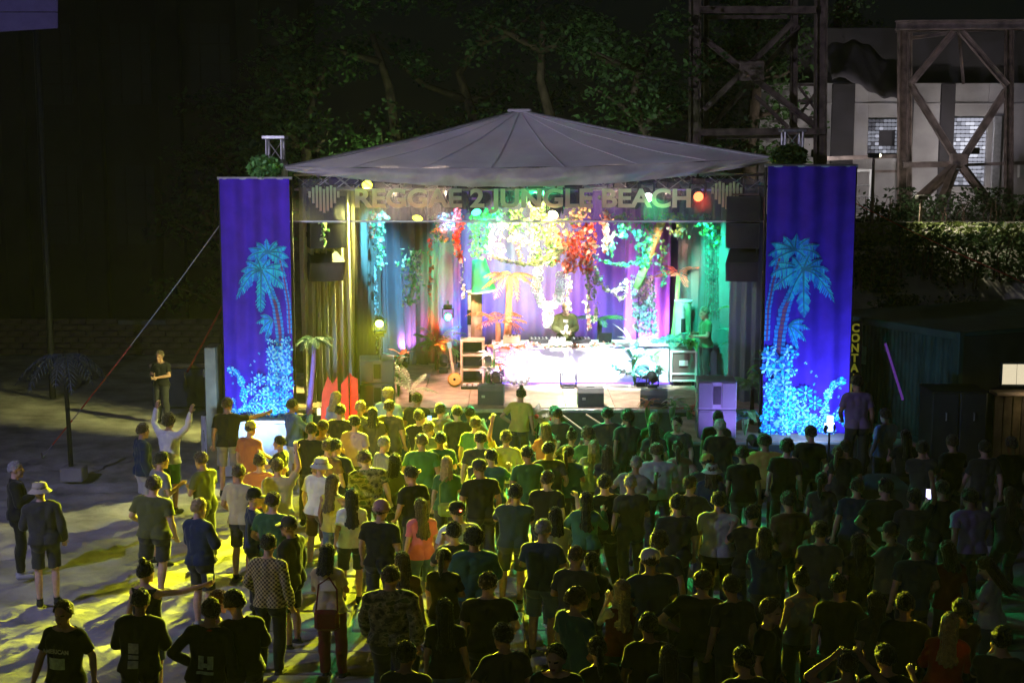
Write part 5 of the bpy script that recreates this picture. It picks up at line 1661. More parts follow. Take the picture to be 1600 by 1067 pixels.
lamp('green moving lamp standing on the deck in front of the desk', at_z(888, 606, DZ) + Vector((0, 0, .30)), at_y(888, 588, 20), GRN, 60, 80, .7, hung=False, lens=14, lenscol=(.75, 1, .88), group='floor lamps', scale=1.05)
lamp('yellow floor lamp beside the white blossoms', at_z(775, 600, DZ) + Vector((0, 0, .3)), at_y(760, 560, 30.7), (1, .85, .75), 130, 80, .7, hung=False, lens=5, lenscol=(.9, .95, .3), group='floor lamps')
lamp('violet floor lamp lighting the desk front from the agave', at_z(1003, 603, DZ) + Vector((0, 0, .3)), (1.3, 31.6, 1.9), (.62, .55, 1.0), 260, 90, .7, hung=False, lens=10, lenscol=(.9, 1, .8), group='floor lamps')
lamp('violet floor lamp in front of the rose end of the desk', (-.35, 30.2, DZ + .32), (-.3, 31.8, 2.2), (.62, .34, 1.0), 240, 100, .7, hung=False, lens=3, group='floor lamps', scale=.8)
lamp('cyan floor lamp under the agave cluster', (3.05, 30.2, DZ + .32), (2.7, 31.6, 2.3), (.25, .72, 1.0), 520, 90, .7, hung=False, lens=5, group='floor lamps', scale=.8)
for k, (x, tx_, col, pw, lab) in enumerate(((-2.6, -2.5, (.55, .22, 1.0), 80, 'violet floor lamp under the mauve drape'), (-1.2, -1.0, (.12, .20, 1.0), 420, 'blue floor lamp behind the banjo'),
                                            (0.1, 0.2, (.38, .14, 1.0), 420, 'violet floor lamp behind the orange palm'), (1.25, 1.2, (1.0, .28, .10), 260, 'orange floor lamp behind the disc jockey'),
                                            (2.1, 2.0, (.30, .12, 1.0), 420, 'violet floor lamp behind the fan palm'), (3.3, 3.3, (.62, .25, 1.0), 420, 'violet floor lamp under the coral palm'))):
    lamp(lab, (x, 33.4, DZ + .32), (tx_, 35.6, 3.3), col, pw * .75, 85, .8, hung=False, lens=2, group='floor lamps', scale=.8)
lamp('red floor lamp on the mauve drape behind the banjo', (-1.6, 32.6, DZ + .32), (-1.75, 34.4, 3.0), RED, 520, 50, .7, hung=False, lens=2, group='floor lamps', scale=.8)
lamp('small teal lamp glowing behind the banjo', at_y(700, 495, 33.2), at_y(700, 600, 20), TEAL, 30, 60, .7, lens=9, lenscol=(.05, 1, .6), scale=.8)
lamp('yellow lamp under the roof shining through the tarpaulin', (-3.0, 29.6, 5.75), (-3.25, 28.5, 6.25), YEL, 26, 40, .3, lens=1)


# ultraviolet floods for the painted cloths
def uv_flood(label, loc, target, power, lens, col, stand, ang=70, blend=.8):
    loc, target = Vector(loc), Vector(target)
    d = (target - loc).normalized()
    t = thing('ultraviolet_flood', label, 'flood lamp', tuple(loc), group='ultraviolet floods')
    b = MB(); b.tube([(0, -.03, -.06), (0, -.03, .22)], .06, 12); b.build('bare_tube', emis('uv_tube_%d' % lens, (.20, .36, 1.0), lens * .3), t)
    Md = d.to_track_quat('Z', 'Y').to_matrix().to_4x4()
    b = MB(); b.bbox((0, 0, -.02), (.20, .16, .10), .02, M=Md); b.build('housing', M_BLACK, t)
    b = MB(); b.box(Md @ Vector((0, 0, .036)), (.18, .14, .008), M=Md); b.build('lens', emis('uv_lens_%d' % lens, (.30, .42, 1.0), lens), t)
    b = MB()
    b.tube([(0, 0, -.05), (0, 0, -stand)], .02, 6)
    b.tube([(-.2, 0, -stand), (.2, 0, -stand)], .02, 6)
    b.build('stand', M_BLACK, t)
    add_light('SPOT', 'lamp_light', t, d * .1, d, col, power, ang, blend, .12)


lamp('added violet lamp on the wing washing the subwoofer stack', (4.35, 24.9, 1.25), (3.95, 25.95, 1.75), (.35, .22, 1.0), 75, 80, .7, hung=False, lens=2, group='floor lamps', scale=.7)  # added in place of ultraviolet spill from the nearby flood
UV = (.30, .52, 1.0)
uv_flood('ultraviolet flood at the foot of the palm cloth over the white wing', (-5.0, 26.2, .70), (-5.0, 27.8, 2.1), 165, 8, UV, .7, 130)
uv_flood('glowing ultraviolet flood at the lower corner of the larger palm cloth', at_y(1296, 668, 25.0), (5.45, 26.4, 2.2), 150, 12, UV, 1.1, 165)

# assumed cool flood on a mast, added to light the sand (just outside the picture)
fm = thing('assumed_flood_mast', 'assumed cool white flood lamp on a mast beside the sand', 'flood lamp', (-13.0, 13.5, 0))
b = MB(); b.tube([(0, 0, 0), (0, 0, 8.6)], [.10, .06], 10); b.build('mast', M_STEEL, fm)
b = MB(); b.bbox((.12, 0, 8.5), (.3, .45, .35), .03); b.build('housing', M_BLACK, fm)
b = MB(); b.box((.28, 0, 8.5), (.01, .38, .28)); b.build('lens', emis('assumed_flood_cool', (.7, .7, 1), 6), fm)
add_light('SPOT', 'lamp_light', fm, (.34, 0, 8.5), (0.53, 0.80, -0.45), (.50, .50, 1.0), 1500, 95, 1.0, .1)
add_light('SPOT', 'lamp_light', fm, (.34, .1, 8.6), (13.2, 17.5, -1.6), (.86, .80, 1.0), 2600, 44, 1.0, .1)  # second beam added to brighten the roof front
# ------------------------------------------------------------------ people: bodies
def capsule(mb, a, b_, ra, rb, n=12):
    a, b_ = Vector(a), Vector(b_)
    d = b_ - a
    L = d.length
    d = d.normalized() if L > 1e-6 else Vector((0, 0, 1))
    pts, rs = [], []
    for k in range(5):
        t = math.pi / 2 * (1 - k / 4)
        pts.append(a - d * ra * math.sin(t)); rs.append(max(ra * math.cos(t), .0006))
    for k in range(5):
        t = math.pi / 2 * k / 4
        pts.append(b_ + d * rb * math.sin(t)); rs.append(max(rb * math.cos(t), .0006))
    mb.tube(pts, rs, n)


def mirror(p):
    return (-p[0], p[1], p[2])


DOWN = ((.245, -.03, 1.165), (.265, .05, .925))
POSES = {
    'stand': dict(R=DOWN, L=tuple(map(mirror, DOWN))),
    'relaxed': dict(R=((.25, -.05, 1.17), (.27, .03, .93)), L=((-.27, -.03, 1.18), (-.20, .15, 1.02)), hip=.03, yaw=.25, pitch=.05),
    'drink': dict(R=((.255, .02, 1.17), (.17, .23, 1.26)), L=((-.25, -.03, 1.165), (-.26, .06, .93)), yaw=-.2, hip=-.02),
    'fold': dict(R=((.26, .04, 1.18), (.06, .22, 1.20)), L=((-.26, .04, 1.18), (-.05, .24, 1.15)), pitch=.12),
    'raise': dict(R=((.31, .08, 1.62), (.27, .14, 1.87)), L=((-.25, -.03, 1.165), (-.24, .08, .93)), pitch=-.12),
    'both_up': dict(R=((.37, .04, 1.58), (.42, .07, 1.84)), L=((-.37, .04, 1.60), (-.36, .10, 1.85)), pitch=-.15, yaw=.15),
    'phone': dict(R=((.23, .16, 1.22), (.07, .34, 1.42)), L=((-.23, .16, 1.22), (-.07, .34, 1.41)), pitch=-.05),
    'point': dict(R=((.44, .10, 1.40), (.68, .20, 1.46)), L=((-.25, -.03, 1.165), (-.26, .05, .93)), yaw=-.5),
    'hip': dict(R=((.37, -.10, 1.19), (.19, .01, 1.05)), L=((-.25, -.02, 1.165), (-.25, .07, .93)), hip=.04, yaw=-.4),
    'walk': dict(R=((.25, .06, 1.17), (.25, .20, .96)), L=((-.25, -.12, 1.18), (-.26, -.12, .94)), step=.24, yaw=.1),
    'dance': dict(R=((.33, .06, 1.25), (.30, .24, 1.40)), L=((-.32, .05, 1.22), (-.24, .24, 1.30)), bend=.09, hip=.05, yaw=.3, lean=.05),
    'hands_head': dict(R=((.36, .02, 1.50), (.15, .06, 1.69)), L=((-.36, .02, 1.50), (-.15, .06, 1.69)), pitch=.1),
    'bow': dict(R=((.26, .05, 1.18), (.10, .25, 1.12)), L=((-.26, .05, 1.18), (-.09, .26, 1.12)), pitch=.55, yaw=.1),
}
BODY = {}


def make_body(pose, sex):
    key = (pose, sex)
    if key in BODY:
        return BODY[key]
    P = POSES[pose]
    f = sex == 'f'
    sh = .155 if f else .185
    hipw = .10 if f else .095
    tw = .88 if f else 1.0
    hx, lean, bend, step = P.get('hip', 0), P.get('lean', 0), P.get('bend', 0), P.get('step', 0)
    ks = (sh / .185)
    up = lambda p: (p[0] + hx * .3, p[1] + lean, p[2] - bend * .55)
    prims = []     # a, b, ra, rb, region, side

    def cap(a, b_, ra, rb, reg, side=0):
        prims.append((Vector(a), Vector(b_), ra, rb, reg, side))
    pel = Vector((hx, 0, .95 - bend * .5))
    for s in (-1, 1):
        cap(up((s * .088 * tw, 0, 1.36)), up((s * .070 * tw, .005, 1.14)), .105 * tw, .092 * tw, 'chest', s)
        cap(up((s * .065 * tw, .005, 1.12)), pel + Vector((s * .068, 0, .03)), .092 * tw, .108 if f else .104, 'belly', s)
        cap(pel + Vector((s * .07, -.02, .02)), pel + Vector((s * .085, -.02, -.06)), .108, .105, 'hips', s)
        cap(up((0, -.02, 1.49)), up((s * (sh - .03), -.02, 1.425)), .052, .055, 'trap', s)
        cap(up((s * (sh - .02), -.012, 1.40)), up((s * sh, -.012, 1.405)), .062, .060, 'shoulder', s)
        if f:
            cap(up((s * .07, .085, 1.28)), up((s * .072, .095, 1.27)), .058, .052, 'chest', s)
    cap(up((0, .02, 1.30)), up((0, .03, 1.1)), .10 * tw, .09 * tw, 'chest', 0)
    cap(up((0, -.012, 1.37)), up((0, -.004, 1.0)), .098 * tw, .098 * tw, 'chest', 0)
    for s in (-1, 1):
        cap(up((s * .13 * tw, -.01, 1.36)), up((s * .105 * tw, .0, 1.12)), .078 * tw, .07 * tw, 'chest', s)
    arms = {}
    for s, k in ((1, 'R'), (-1, 'L')):
        e, w = [Vector(up((p[0] - s * (.185 - sh), p[1], p[2]))) for p in P[k]]
        S = Vector(up((s * sh, -.012, 1.405)))
        cap(S, e, .052 * (.86 if f else 1), .040 * (.9 if f else 1), 'uparm', s)
        d = (w - e).normalized()
        cap(e, e.lerp(w, .35), .040 * (.9 if f else 1), .042 * (.88 if f else 1), 'forearm', s)
        cap(e.lerp(w, .35), w, .042 * (.88 if f else 1), .027, 'forearm', s)
        side = d.cross(Vector((0, 1, .3))).normalized()
        if side.length < .5:
            side = Vector((1, 0, 0))
        nrm = side.cross(d).normalized()
        for q in (-.022, 0, .022):
            cap(w + d * .02 + side * q * .7, w + d * .085 + side * q, .017, .015, 'hand', s)
        arms[k] = (e, w, d, side, nrm)
    for s in (-1, 1):
        st_ = step * s * (1 if s > 0 else 1)
        hipj = pel + Vector((s * hipw, 0, -.03))
        foot = Vector((s * (.115 + (.02 if bend else 0)), -.02 + st_, .085))
        knee = hipj.lerp(foot, .5) + Vector((s * .01, .03 + bend * 1.3 + abs(step) * .2, .01))
        cap(hipj, knee, .092 if f else .088, .056, 'thigh', s)
        cap(knee, knee.lerp(foot, .35) + Vector((0, -.018, 0)), .054, .057, 'calf', s)
        cap(knee.lerp(foot, .35) + Vector((0, -.018, 0)), foot, .057, .036, 'calf', s)
        cap(foot + Vector((0, -.03, -.045)), foot + Vector((s * .02, .13, -.055)), .042, .036, 'foot', s)
        cap(foot + Vector((s * .02, .13, -.055)), foot + Vector((s * .025, .165, -.058)), .034, .026, 'foot', s)
        cap(foot, foot + Vector((0, .05, -.04)), .038, .036, 'foot', s)
    # head, in its own frame
    HM = Matrix.Translation(Vector(up((0, .015, 1.552)))) @ Matrix.Rotation(P.get('yaw', 0), 4, 'Z') @ Matrix.Rotation(-P.get('pitch', 0), 4, 'X') @ Matrix.Translation(Vector((0, .005, .095))) @ Matrix.Scale(1.10, 4)
    cap(up((0, -.02, 1.45)), HM @ Vector((0, -.02, -.06)), .056 if not f else .048, .054 if not f else .047, 'neck')
    mb = MB()
    for a, b_, ra, rb, reg, s in prims:
        capsule(mb, a, b_, ra, rb)
    hs = .95 if f else 1.0
    mb.ell((0, 0, 0), (.074 * hs, .094 * hs, .092 * hs), M=HM @ Matrix.Translation(Vector((0, -.008, .028))), nu=20, nv=14)
    mb.ell((0, 0, 0), (.060 * hs, .070 * hs, .078 * hs), M=HM @ Matrix.Translation(Vector((0, .022, -.035))), nu=16, nv=12)
    mb.ell((0, 0, 0), (.028, .024, .022), M=HM @ Matrix.Translation(Vector((0, .066, -.100))), nu=10, nv=8)
    mb.ell((0, 0, 0), (.014, .026, .030), M=HM @ Matrix.Translation(Vector((0, .092, -.022))), nu=10, nv=8)
    mb.ell((0, 0, 0), (.050, .018, .014), M=HM @ Matrix.Translation(Vector((0, .080, .022))), nu=12, nv=8)
    mb.ell((0, 0, 0), (.024, .016, .011), M=HM @ Matrix.Translation(Vector((0, .082, -.068))), nu=10, nv=8)
    for s in (-1, 1):
        mb.ell((0, 0, 0), (.014, .022, .032), M=HM @ Matrix.Translation(Vector((s * .076 * hs, -.006, -.008))), nu=10, nv=8)
    me = mb.mesh('tmp', M_PLASTIC)
    ob = bpy.data.objects.new('tmp', me); C.objects.link(ob)
    rm_ = ob.modifiers.new('r', 'REMESH'); rm_.mode = 'VOXEL'; rm_.voxel_size = .0125
    sm_ = ob.modifiers.new('s', 'SMOOTH'); sm_.factor = .5; sm_.iterations = 3
    dg = bpy.context.evaluated_depsgraph_get(); dg.update()
    ev = ob.evaluated_get(dg).to_mesh()
    nv = len(ev.vertices)
    co = np.empty(nv * 3); ev.vertices.foreach_get('co', co); co = co.reshape(-1, 3)
    no = np.empty(nv * 3); ev.vertices.foreach_get('normal', no); no = no.reshape(-1, 3)
    faces = np.array([tuple(p.vertices) if len(p.vertices) == 4 else tuple(p.vertices) + (p.vertices[-1],) for p in ev.polygons])
    ob.evaluated_get(dg).to_mesh_clear()
    bpy.data.objects.remove(ob); bpy.data.meshes.remove(me)
    # region of every vertex: the primitive whose surface is nearest
    best = np.full(nv, 1e9); reg = np.zeros(nv, int); tt = np.zeros(nv); sd = np.zeros(nv, int)
    names = ['chest', 'belly', 'hips', 'trap', 'shoulder', 'uparm', 'forearm', 'hand', 'thigh', 'calf', 'foot', 'neck', 'head']
    for a, b_, ra, rb, rg, s in prims:
        A_, B_ = np.array(a), np.array(b_)
        ab = B_ - A_; L2 = max(ab @ ab, 1e-9)
        t = np.clip((co - A_) @ ab / L2, 0, 1)
        dist = np.linalg.norm(co - (A_ + t[:, None] * ab), axis=1) - (ra + (rb - ra) * t)
        m_ = dist < best
        best[m_] = dist[m_]; reg[m_] = names.index(rg); tt[m_] = t[m_]; sd[m_] = s
    Hi = np.array(HM.inverted())
    hl = co @ Hi[:3, :3].T + Hi[:3, 3]
    head = (hl[:, 2] > -.105) & (np.linalg.norm(hl * np.array([1, .9, .85]), axis=1) < .15) & (np.abs(hl[:, 0]) < .11)
    hd2 = np.linalg.norm(hl - np.array([0, 0, .0]), axis=1)
    head &= (hl[:, 2] > -.09) | (hl[:, 1] > .03)
    reg[head] = 12
    B = dict(co=co, no=no, faces=faces, reg=reg, t=tt, sd=sd, HM=HM, hl=hl, arms=arms, names=names, meshes={}, ks=ks, f=f)
    # fingers joined on to the palms
    fm_ = MB()
    for k in ('R', 'L'):
        e, w, d, side, nrm = arms[k]
        for q, L in ((-.030, .062), (-.010, .075), (.010, .070), (.029, .055)):
            r0 = w + d * .085 + side * q * .9
            r1 = r0 + d * L * .55 + nrm * .008
            r2 = r1 + d * L * .38 + nrm * .028
            fm_.tube([r0 - d * .02, r0, r1, r2], [.0095, .0092, .0085, .0065], 6)
        th = -1
        r0 = w + d * .03 + side * -.03
        fm_.tube([r0, r0 - side * .025 + d * .025 + nrm * .012, r0 - side * .03 + d * .06 + nrm * .025], [.012, .0105, .008], 6)
    V = np.concatenate([co, np.array([tuple(p) for p in fm_.v])])
    F = [tuple(int(i) for i in (q if q[2] != q[3] else q[:3])) for q in faces] + [tuple(i + nv for i in q) for q in fm_.f]
    me = bpy.data.meshes.new('body')
    me.from_pydata([tuple(p) for p in V], [], F)
    for m_ in (mat('skin_mid', (.42, .24, .17), .6, vary=.08), mat('eye_dark', (.03, .02, .02), .3, vary=0), mat('lip', (.35, .12, .10), .5, vary=0)):
        me.materials.append(m_)
    fc = hl[faces].mean(axis=1)
    mi = np.zeros(len(F), int)
    for s in (-1, 1):
        mi[:len(faces)][(np.abs(fc[:, 0] - s * .031) < .014) & (np.abs(fc[:, 2] - .002) < .008) & (fc[:, 1] > .05) & (reg[faces[:, 0]] == 12)] = 1
    mi[:len(faces)][(np.abs(fc[:, 0]) < .022) & (np.abs(fc[:, 2] + .068) < .008) & (fc[:, 1] > .07) & (reg[faces[:, 0]] == 12)] = 2
    me.polygons.foreach_set('material_index', mi)
    me.polygons.foreach_set('use_smooth', [True] * len(F))
    me.update()
    B['body'] = me
    BODY[key] = B
    return B


def garment(B, kind):
    """cloth grown from the body's own surface: offset outward, folded, open at neck, cuffs and hem"""
    if kind in B['meshes']:
        return B['meshes'][kind]
    co, no, reg, t, n_ = B['co'], B['no'], B['reg'], B['t'], B['names']
    I = lambda *a: np.isin(reg, [n_.index(x) for x in a])
    z = co[:, 2]
    off = np.full(len(co), .012)
    hem = .90
    if kind in ('tee', 'long', 'tank', 'jacket'):
        m = I('chest', 'belly') | (I('hips') & (z > hem)) | (I('thigh') & (z > hem)) | I('shoulder')
        HMt = np.array(B['HM'].translation)
        zc = HMt[2] - .150 - .40 * (co[:, 1] - HMt[1] + .035)
        low_ = .035 if kind == 'tank' else -.012 if kind == 'jacket' else 0
        m |= I('trap')
        m |= I('neck')
        m &= z < zc - low_
        m |= I('uparm') & (t < {'tee': .72, 'long': 2, 'tank': .03, 'jacket': 2}[kind])
        if kind in ('long', 'jacket'):
            m |= I('forearm')
        if kind == 'tank':
            m &= ~(I('shoulder') & (np.abs(co[:, 0]) > .15 * B['ks']))
        drop = np.clip((1.25 - z) / .35, 0, 1)
        off = .011 + .020 * drop + (.012 if kind == 'jacket' else 0) + .012 * (I('uparm') * np.clip(t, 0, 1)) * (kind == 'tee')
        amp = .009
    elif kind in ('trousers', 'shorts', 'skirt'):
        lim = 2 if kind == 'trousers' else .92
        m = (I('hips')) | (I('belly') & (z < 1.03)) | (I('thigh') & (t < lim))
        if kind == 'trousers':
            m |= I('calf')
        off = .010 + (.022 * np.clip((.85 - z) / .4, 0, 1) if kind != 'trousers' else .010 * np.clip((.9 - z) / .5, 0, 1))
        amp = .008
    else:   # shoes
        m = (I('foot') | (I('calf') & (z < .12))) & (B['sd'] == (1 if kind == 'shoe_r' else -1))
        off = np.full(len(co), .010)
        amp = 0
    if amp:
        fo = np.array([mnoise.noise(Vector((p[0] * 11 + p[2] * 3, p[1] * 11, p[2] * 5))) + .5 * mnoise.noise(Vector((p[0] * 9 - p[2] * 12, p[1] * 10, p[2] * 16 + 4))) for p in co]) if 'fold' not in B else B['fold']
        B['fold'] = fo
        off = off + amp * np.clip(fo + .15, -.6, 1.2) * np.clip(m, 0, 1)
    V = co + no * off[:, None]
    fm = m[B['faces']].all(axis=1)
    F = B['faces'][fm]
    used = np.unique(F)
    # relax the cloth so that it bridges hollows instead of clinging
    idx = np.full(len(co), -1); idx[used] = np.arange(len(used))
    F = idx[F]; V = V[used]
    if amp:
        e = np.concatenate([F[:, [0, 1]], F[:, [1, 2]], F[:, [2, 3]], F[:, [3, 0]]]); e = np.concatenate([e, e[:, ::-1]])
        cnt = np.bincount(e[:, 0], minlength=len(V))[:, None]
        for _ in range(6 if kind in ('tee', 'long', 'jacket') else 3):
            acc = np.zeros_like(V); np.add.at(acc, e[:, 0], V[e[:, 1]])
            V = V + .5 * (acc / np.maximum(cnt, 1) - V)
        V = V + no[used] * (.006 + amp * .45 * np.clip(B['fold'][used], -.5, 1))[:, None]
    me = bpy.data.meshes.new(kind)
    me.from_pydata([tuple(p) for p in V], [], [tuple(int(i) for i in (q if q[2] != q[3] else q[:3])) for q in F])
    me.materials.append(M_PLASTIC)
    me.polygons.foreach_set('use_smooth', [True] * len(F))
    me.update()
    B['meshes'][kind] = me
    return me


# hair and hats in head space (x right, y front, z up, origin at mid-head)
HAIR = {}


def hair_mesh(kind):
    if kind in HAIR:
        return HAIR[kind]
    mb = MB()
    if kind in ('short', 'long', 'bun', 'pony', 'curly', 'bob', 'buzz'):
        g = {'buzz': .004, 'short': .012, 'curly': .030}.get(kind, .015)

        def cap_(u, v):
            a = u * 2 * math.pi
            # v 0 = rim, 1 = crown;  the rim is high in front, low at the nape
            front = math.cos(a - math.pi / 2)
            rim = -.35 + .95 * max(0, front) ** 1.5 + (.12 * abs(math.cos(a)) if kind != 'bob' else 0) - .25 * max(0, -front)
            el = rim + (math.pi / 2 - rim) * v
            nz = .010 * wob(math.cos(a) * 3 + 5, math.sin(a) * 3, el * 3) + .010 * wob(math.cos(a) * 14, math.sin(a) * 14, el * 12) + .008 * wob(math.cos(a) * 7, math.sin(a) * 7, el * 7) + (.014 * wob(math.cos(a) * 16, math.sin(a) * 16, el * 16) if kind == 'curly' else .005 * math.sin(a * 26 + 4 * wob(a, el)))
            r_ = 1 + 0
            return Vector(((.076 + g + nz) * math.cos(el) * math.cos(a), -.008 + (.096 + g + nz) * math.cos(el) * math.sin(a), .026 + (.094 + g * 1.25 + nz) * math.sin(el)))
        mb.grid(cap_, 56, 18)
    if kind in ('long', 'bob'):
        L = .34 if kind == 'long' else .16

        def fall(u, v):
            a = math.pi * (1.02 + .96 * u)          # round the back from ear to ear
            r_ = 1.0 + .18 * v
            st = .0035 * math.sin(u * 80 + 5 * wob(u * 4, v * 2)) + .010 * wob(u * 5, v * 2, 2)
            return Vector(((.092 + st) * r_ * math.cos(a), -.012 + (.108 + st) * math.sin(a) * (1 + .05 * v) - .075 * v * v, .03 - v * (.10 + L) * (1 - .12 * abs(2 * u - 1)) + .01 * math.sin(u * 31)))
        mb.grid(fall, 44, 12)
        mb.grid(lambda u, v: fall(1 - u, v) * .94 + Vector((0, 0, .002)), 30, 8)
    if kind == 'bun':
        mb.ell((0, -.05, .155), (.045, .045, .05), nu=14, nv=10)
    if kind == 'pony':
        mb.tube([(0, -.10, .06), (0, -.15, .05), (0, -.165, -.05), (0, -.15, -.17), (0, -.14, -.25)], [.02, .034, .038, .03, .008], 10)
    if kind == 'cap':
        mb.lathe([(.090, -.0), (.094, .02), (.090, .055), (.072, .088), (.04, .106), (.012, .112), (.0, .114)], 22, c=(0, -.006, .028))
        mb.lathe([(.013, .112), (.010, .122), (0, .124)], 8, c=(0, -.006, .028), mi=1)
        for k in range(1):
            vs, n = [], 11
            for j in range(2):
                for i in range(n):
                    a = math.pi * (.12 + .76 * i / (n - 1))
                    rr = .090 if j == 0 else .090 + .075 * math.sin(math.pi * i / (n - 1)) ** .6
                    vs.append((rr * math.cos(a), -.006 + rr * math.sin(a) * 1.02, .032 - (.012 * j)))
            vs2 = [(x, y, z_ - .006) for x, y, z_ in vs]
            fs = [(i, i + 1, n + i + 1, n + i) for i in range(n - 1)]
            mb.add(vs, fs, 1); mb.add(vs2, [q[::-1] for q in fs], 1)
    if kind == 'bucket':
        mb.lathe([(.155, -.022), (.15, -.016), (.100, .028), (.098, .035), (.090, .085), (.080, .098), (.03, .106), (0, .107)], 24, c=(0, -.006, .02))
        mb.lathe([(.0985, .034), (.101, .036), (.099, .056), (.096, .057)], 24, c=(0, -.006, .02), mi=1)
    if kind == 'beanie':
        mb.lathe([(.092, -.01), (.100, -.005), (.100, .03), (.092, .035), (.092, .06), (.078, .095), (.045, .122), (.015, .132), (0, .133)], 22, c=(0, -.012, .02))
        for k in range(4):
            mb.lathe([(.101, -.002 + k * .008), (.104, .002 + k * .008), (.101, .006 + k * .008)], 22, c=(0, -.012, .02), mi=1)
    me = mb.mesh(kind + '_hair', [M_PLASTIC, M_PLASTIC], True)
    HAIR[kind] = me
    return me


def hair_mat(k):
    m = mat('hair_' + k, HCOL[k], .5, bump=1.0, bscale=55, vary=.35, vscale=25)
    b = m.node_tree.nodes['Principled BSDF']
    b.inputs['Sheen Weight'].default_value = .5
    b.inputs['Sheen Roughness'].default_value = .3
    return m


SKINS = [mat('skin_%d' % k, c, .55, bump=.1, bscale=60, vary=.1, vscale=20) for k, c in enumerate(((.50, .30, .22), (.44, .25, .18), (.36, .20, .14), (.56, .36, .28)))]
HCOL = {'k': (.012, .010, .009), 'b': (.05, .03, .018), 'n': (.10, .065, .035), 'y': (.42, .30, .14), 'g': (.30, .29, .28), 'r': (.16, .05, .025), 'w': (.6, .58, .54)}
CCOL = {
    'black': (.018, .018, .020), 'charcoal': (.05, .05, .055), 'grey': (.22, .22, .23), 'lightgrey': (.46, .46, .47), 'white': (.74, .73, .72), 'navy': (.022, .035, .085),
    'blue': (.06, .12, .34), 'denim': (.09, .13, .23), 'green': (.05, .14, .06), 'olive': (.11, .12, .05), 'teal': (.04, .13, .13), 'red': (.38, .035, .03), 'maroon': (.14, .02, .025),
    'pink': (.62, .14, .24), 'orange': (.50, .17, .07), 'yellow': (.55, .46, .10), 'beige': (.46, .40, .28), 'brown': (.13, .08, .05), 'purple': (.28, .20, .40), 'sky': (.32, .46, .60), 'rose': (.42, .22, .22),
}


def camo_mat():
    if 'camo' in MATS:
        return MATS['camo']
    m = fabric((.161, .161, .09)).copy(); m.name = 'camo'
    n, l = m.node_tree.nodes, m.node_tree.links
    vo = n.new('ShaderNodeTexNoise'); vo.inputs['Scale'].default_value = 11; vo.inputs['Detail'].default_value = 3
    mp = n.new('ShaderNodeMapping'); mp.inputs['Scale'].default_value = (1, 1, 1.25); tc = n.new('ShaderNodeTexCoord')
    l.new(tc.outputs['Object'], mp.inputs[0]); l.new(mp.outputs[0], vo.inputs['Vector'])
    rp = n.new('ShaderNodeValToRGB'); rp.color_ramp.interpolation = 'CONSTANT'
    cr = rp.color_ramp.elements; cr[0].color = (.05, .05, .03, 1); cr[1].position = .42; cr[1].color = (.15, .14, .08, 1)
    e = cr.new(.52); e.color = (.26, .24, .15, 1); e = cr.new(.60); e.color = (.07, .09, .04, 1)
    l.new(vo.outputs['Fac'], rp.inputs[0]); l.new(rp.outputs[0], n['Principled BSDF'].inputs['Base Color'])
    MATS['camo'] = m
    return m


def check_mat():
    if 'check' in MATS:
        return MATS['check']
    m = fabric((.451, .411, .25)).copy(); m.name = 'check'
    n, l = m.node_tree.nodes, m.node_tree.links
    tc = n.new('ShaderNodeTexCoord'); ck = n.new('ShaderNodeTexChecker'); ck.inputs['Scale'].default_value = 38
    ck.inputs['Color1'].default_value = (.50, .44, .26, 1); ck.inputs['Color2'].default_value = (.10, .085, .05, 1)
    mp = n.new('ShaderNodeMapping'); mp.inputs['Scale'].default_value = (1, 0, 1)
    l.new(tc.outputs['Object'], mp.inputs[0]); l.new(mp.outputs[0], ck.inputs['Vector']); l.new(ck.outputs['Color'], n['Principled BSDF'].inputs['Base Color'])
    MATS['check'] = m
    return m


def cloth_of(c):
    return camo_mat() if c == 'camo' else check_mat() if c == 'check' else fabric(CCOL[c])


PEOPLE = []


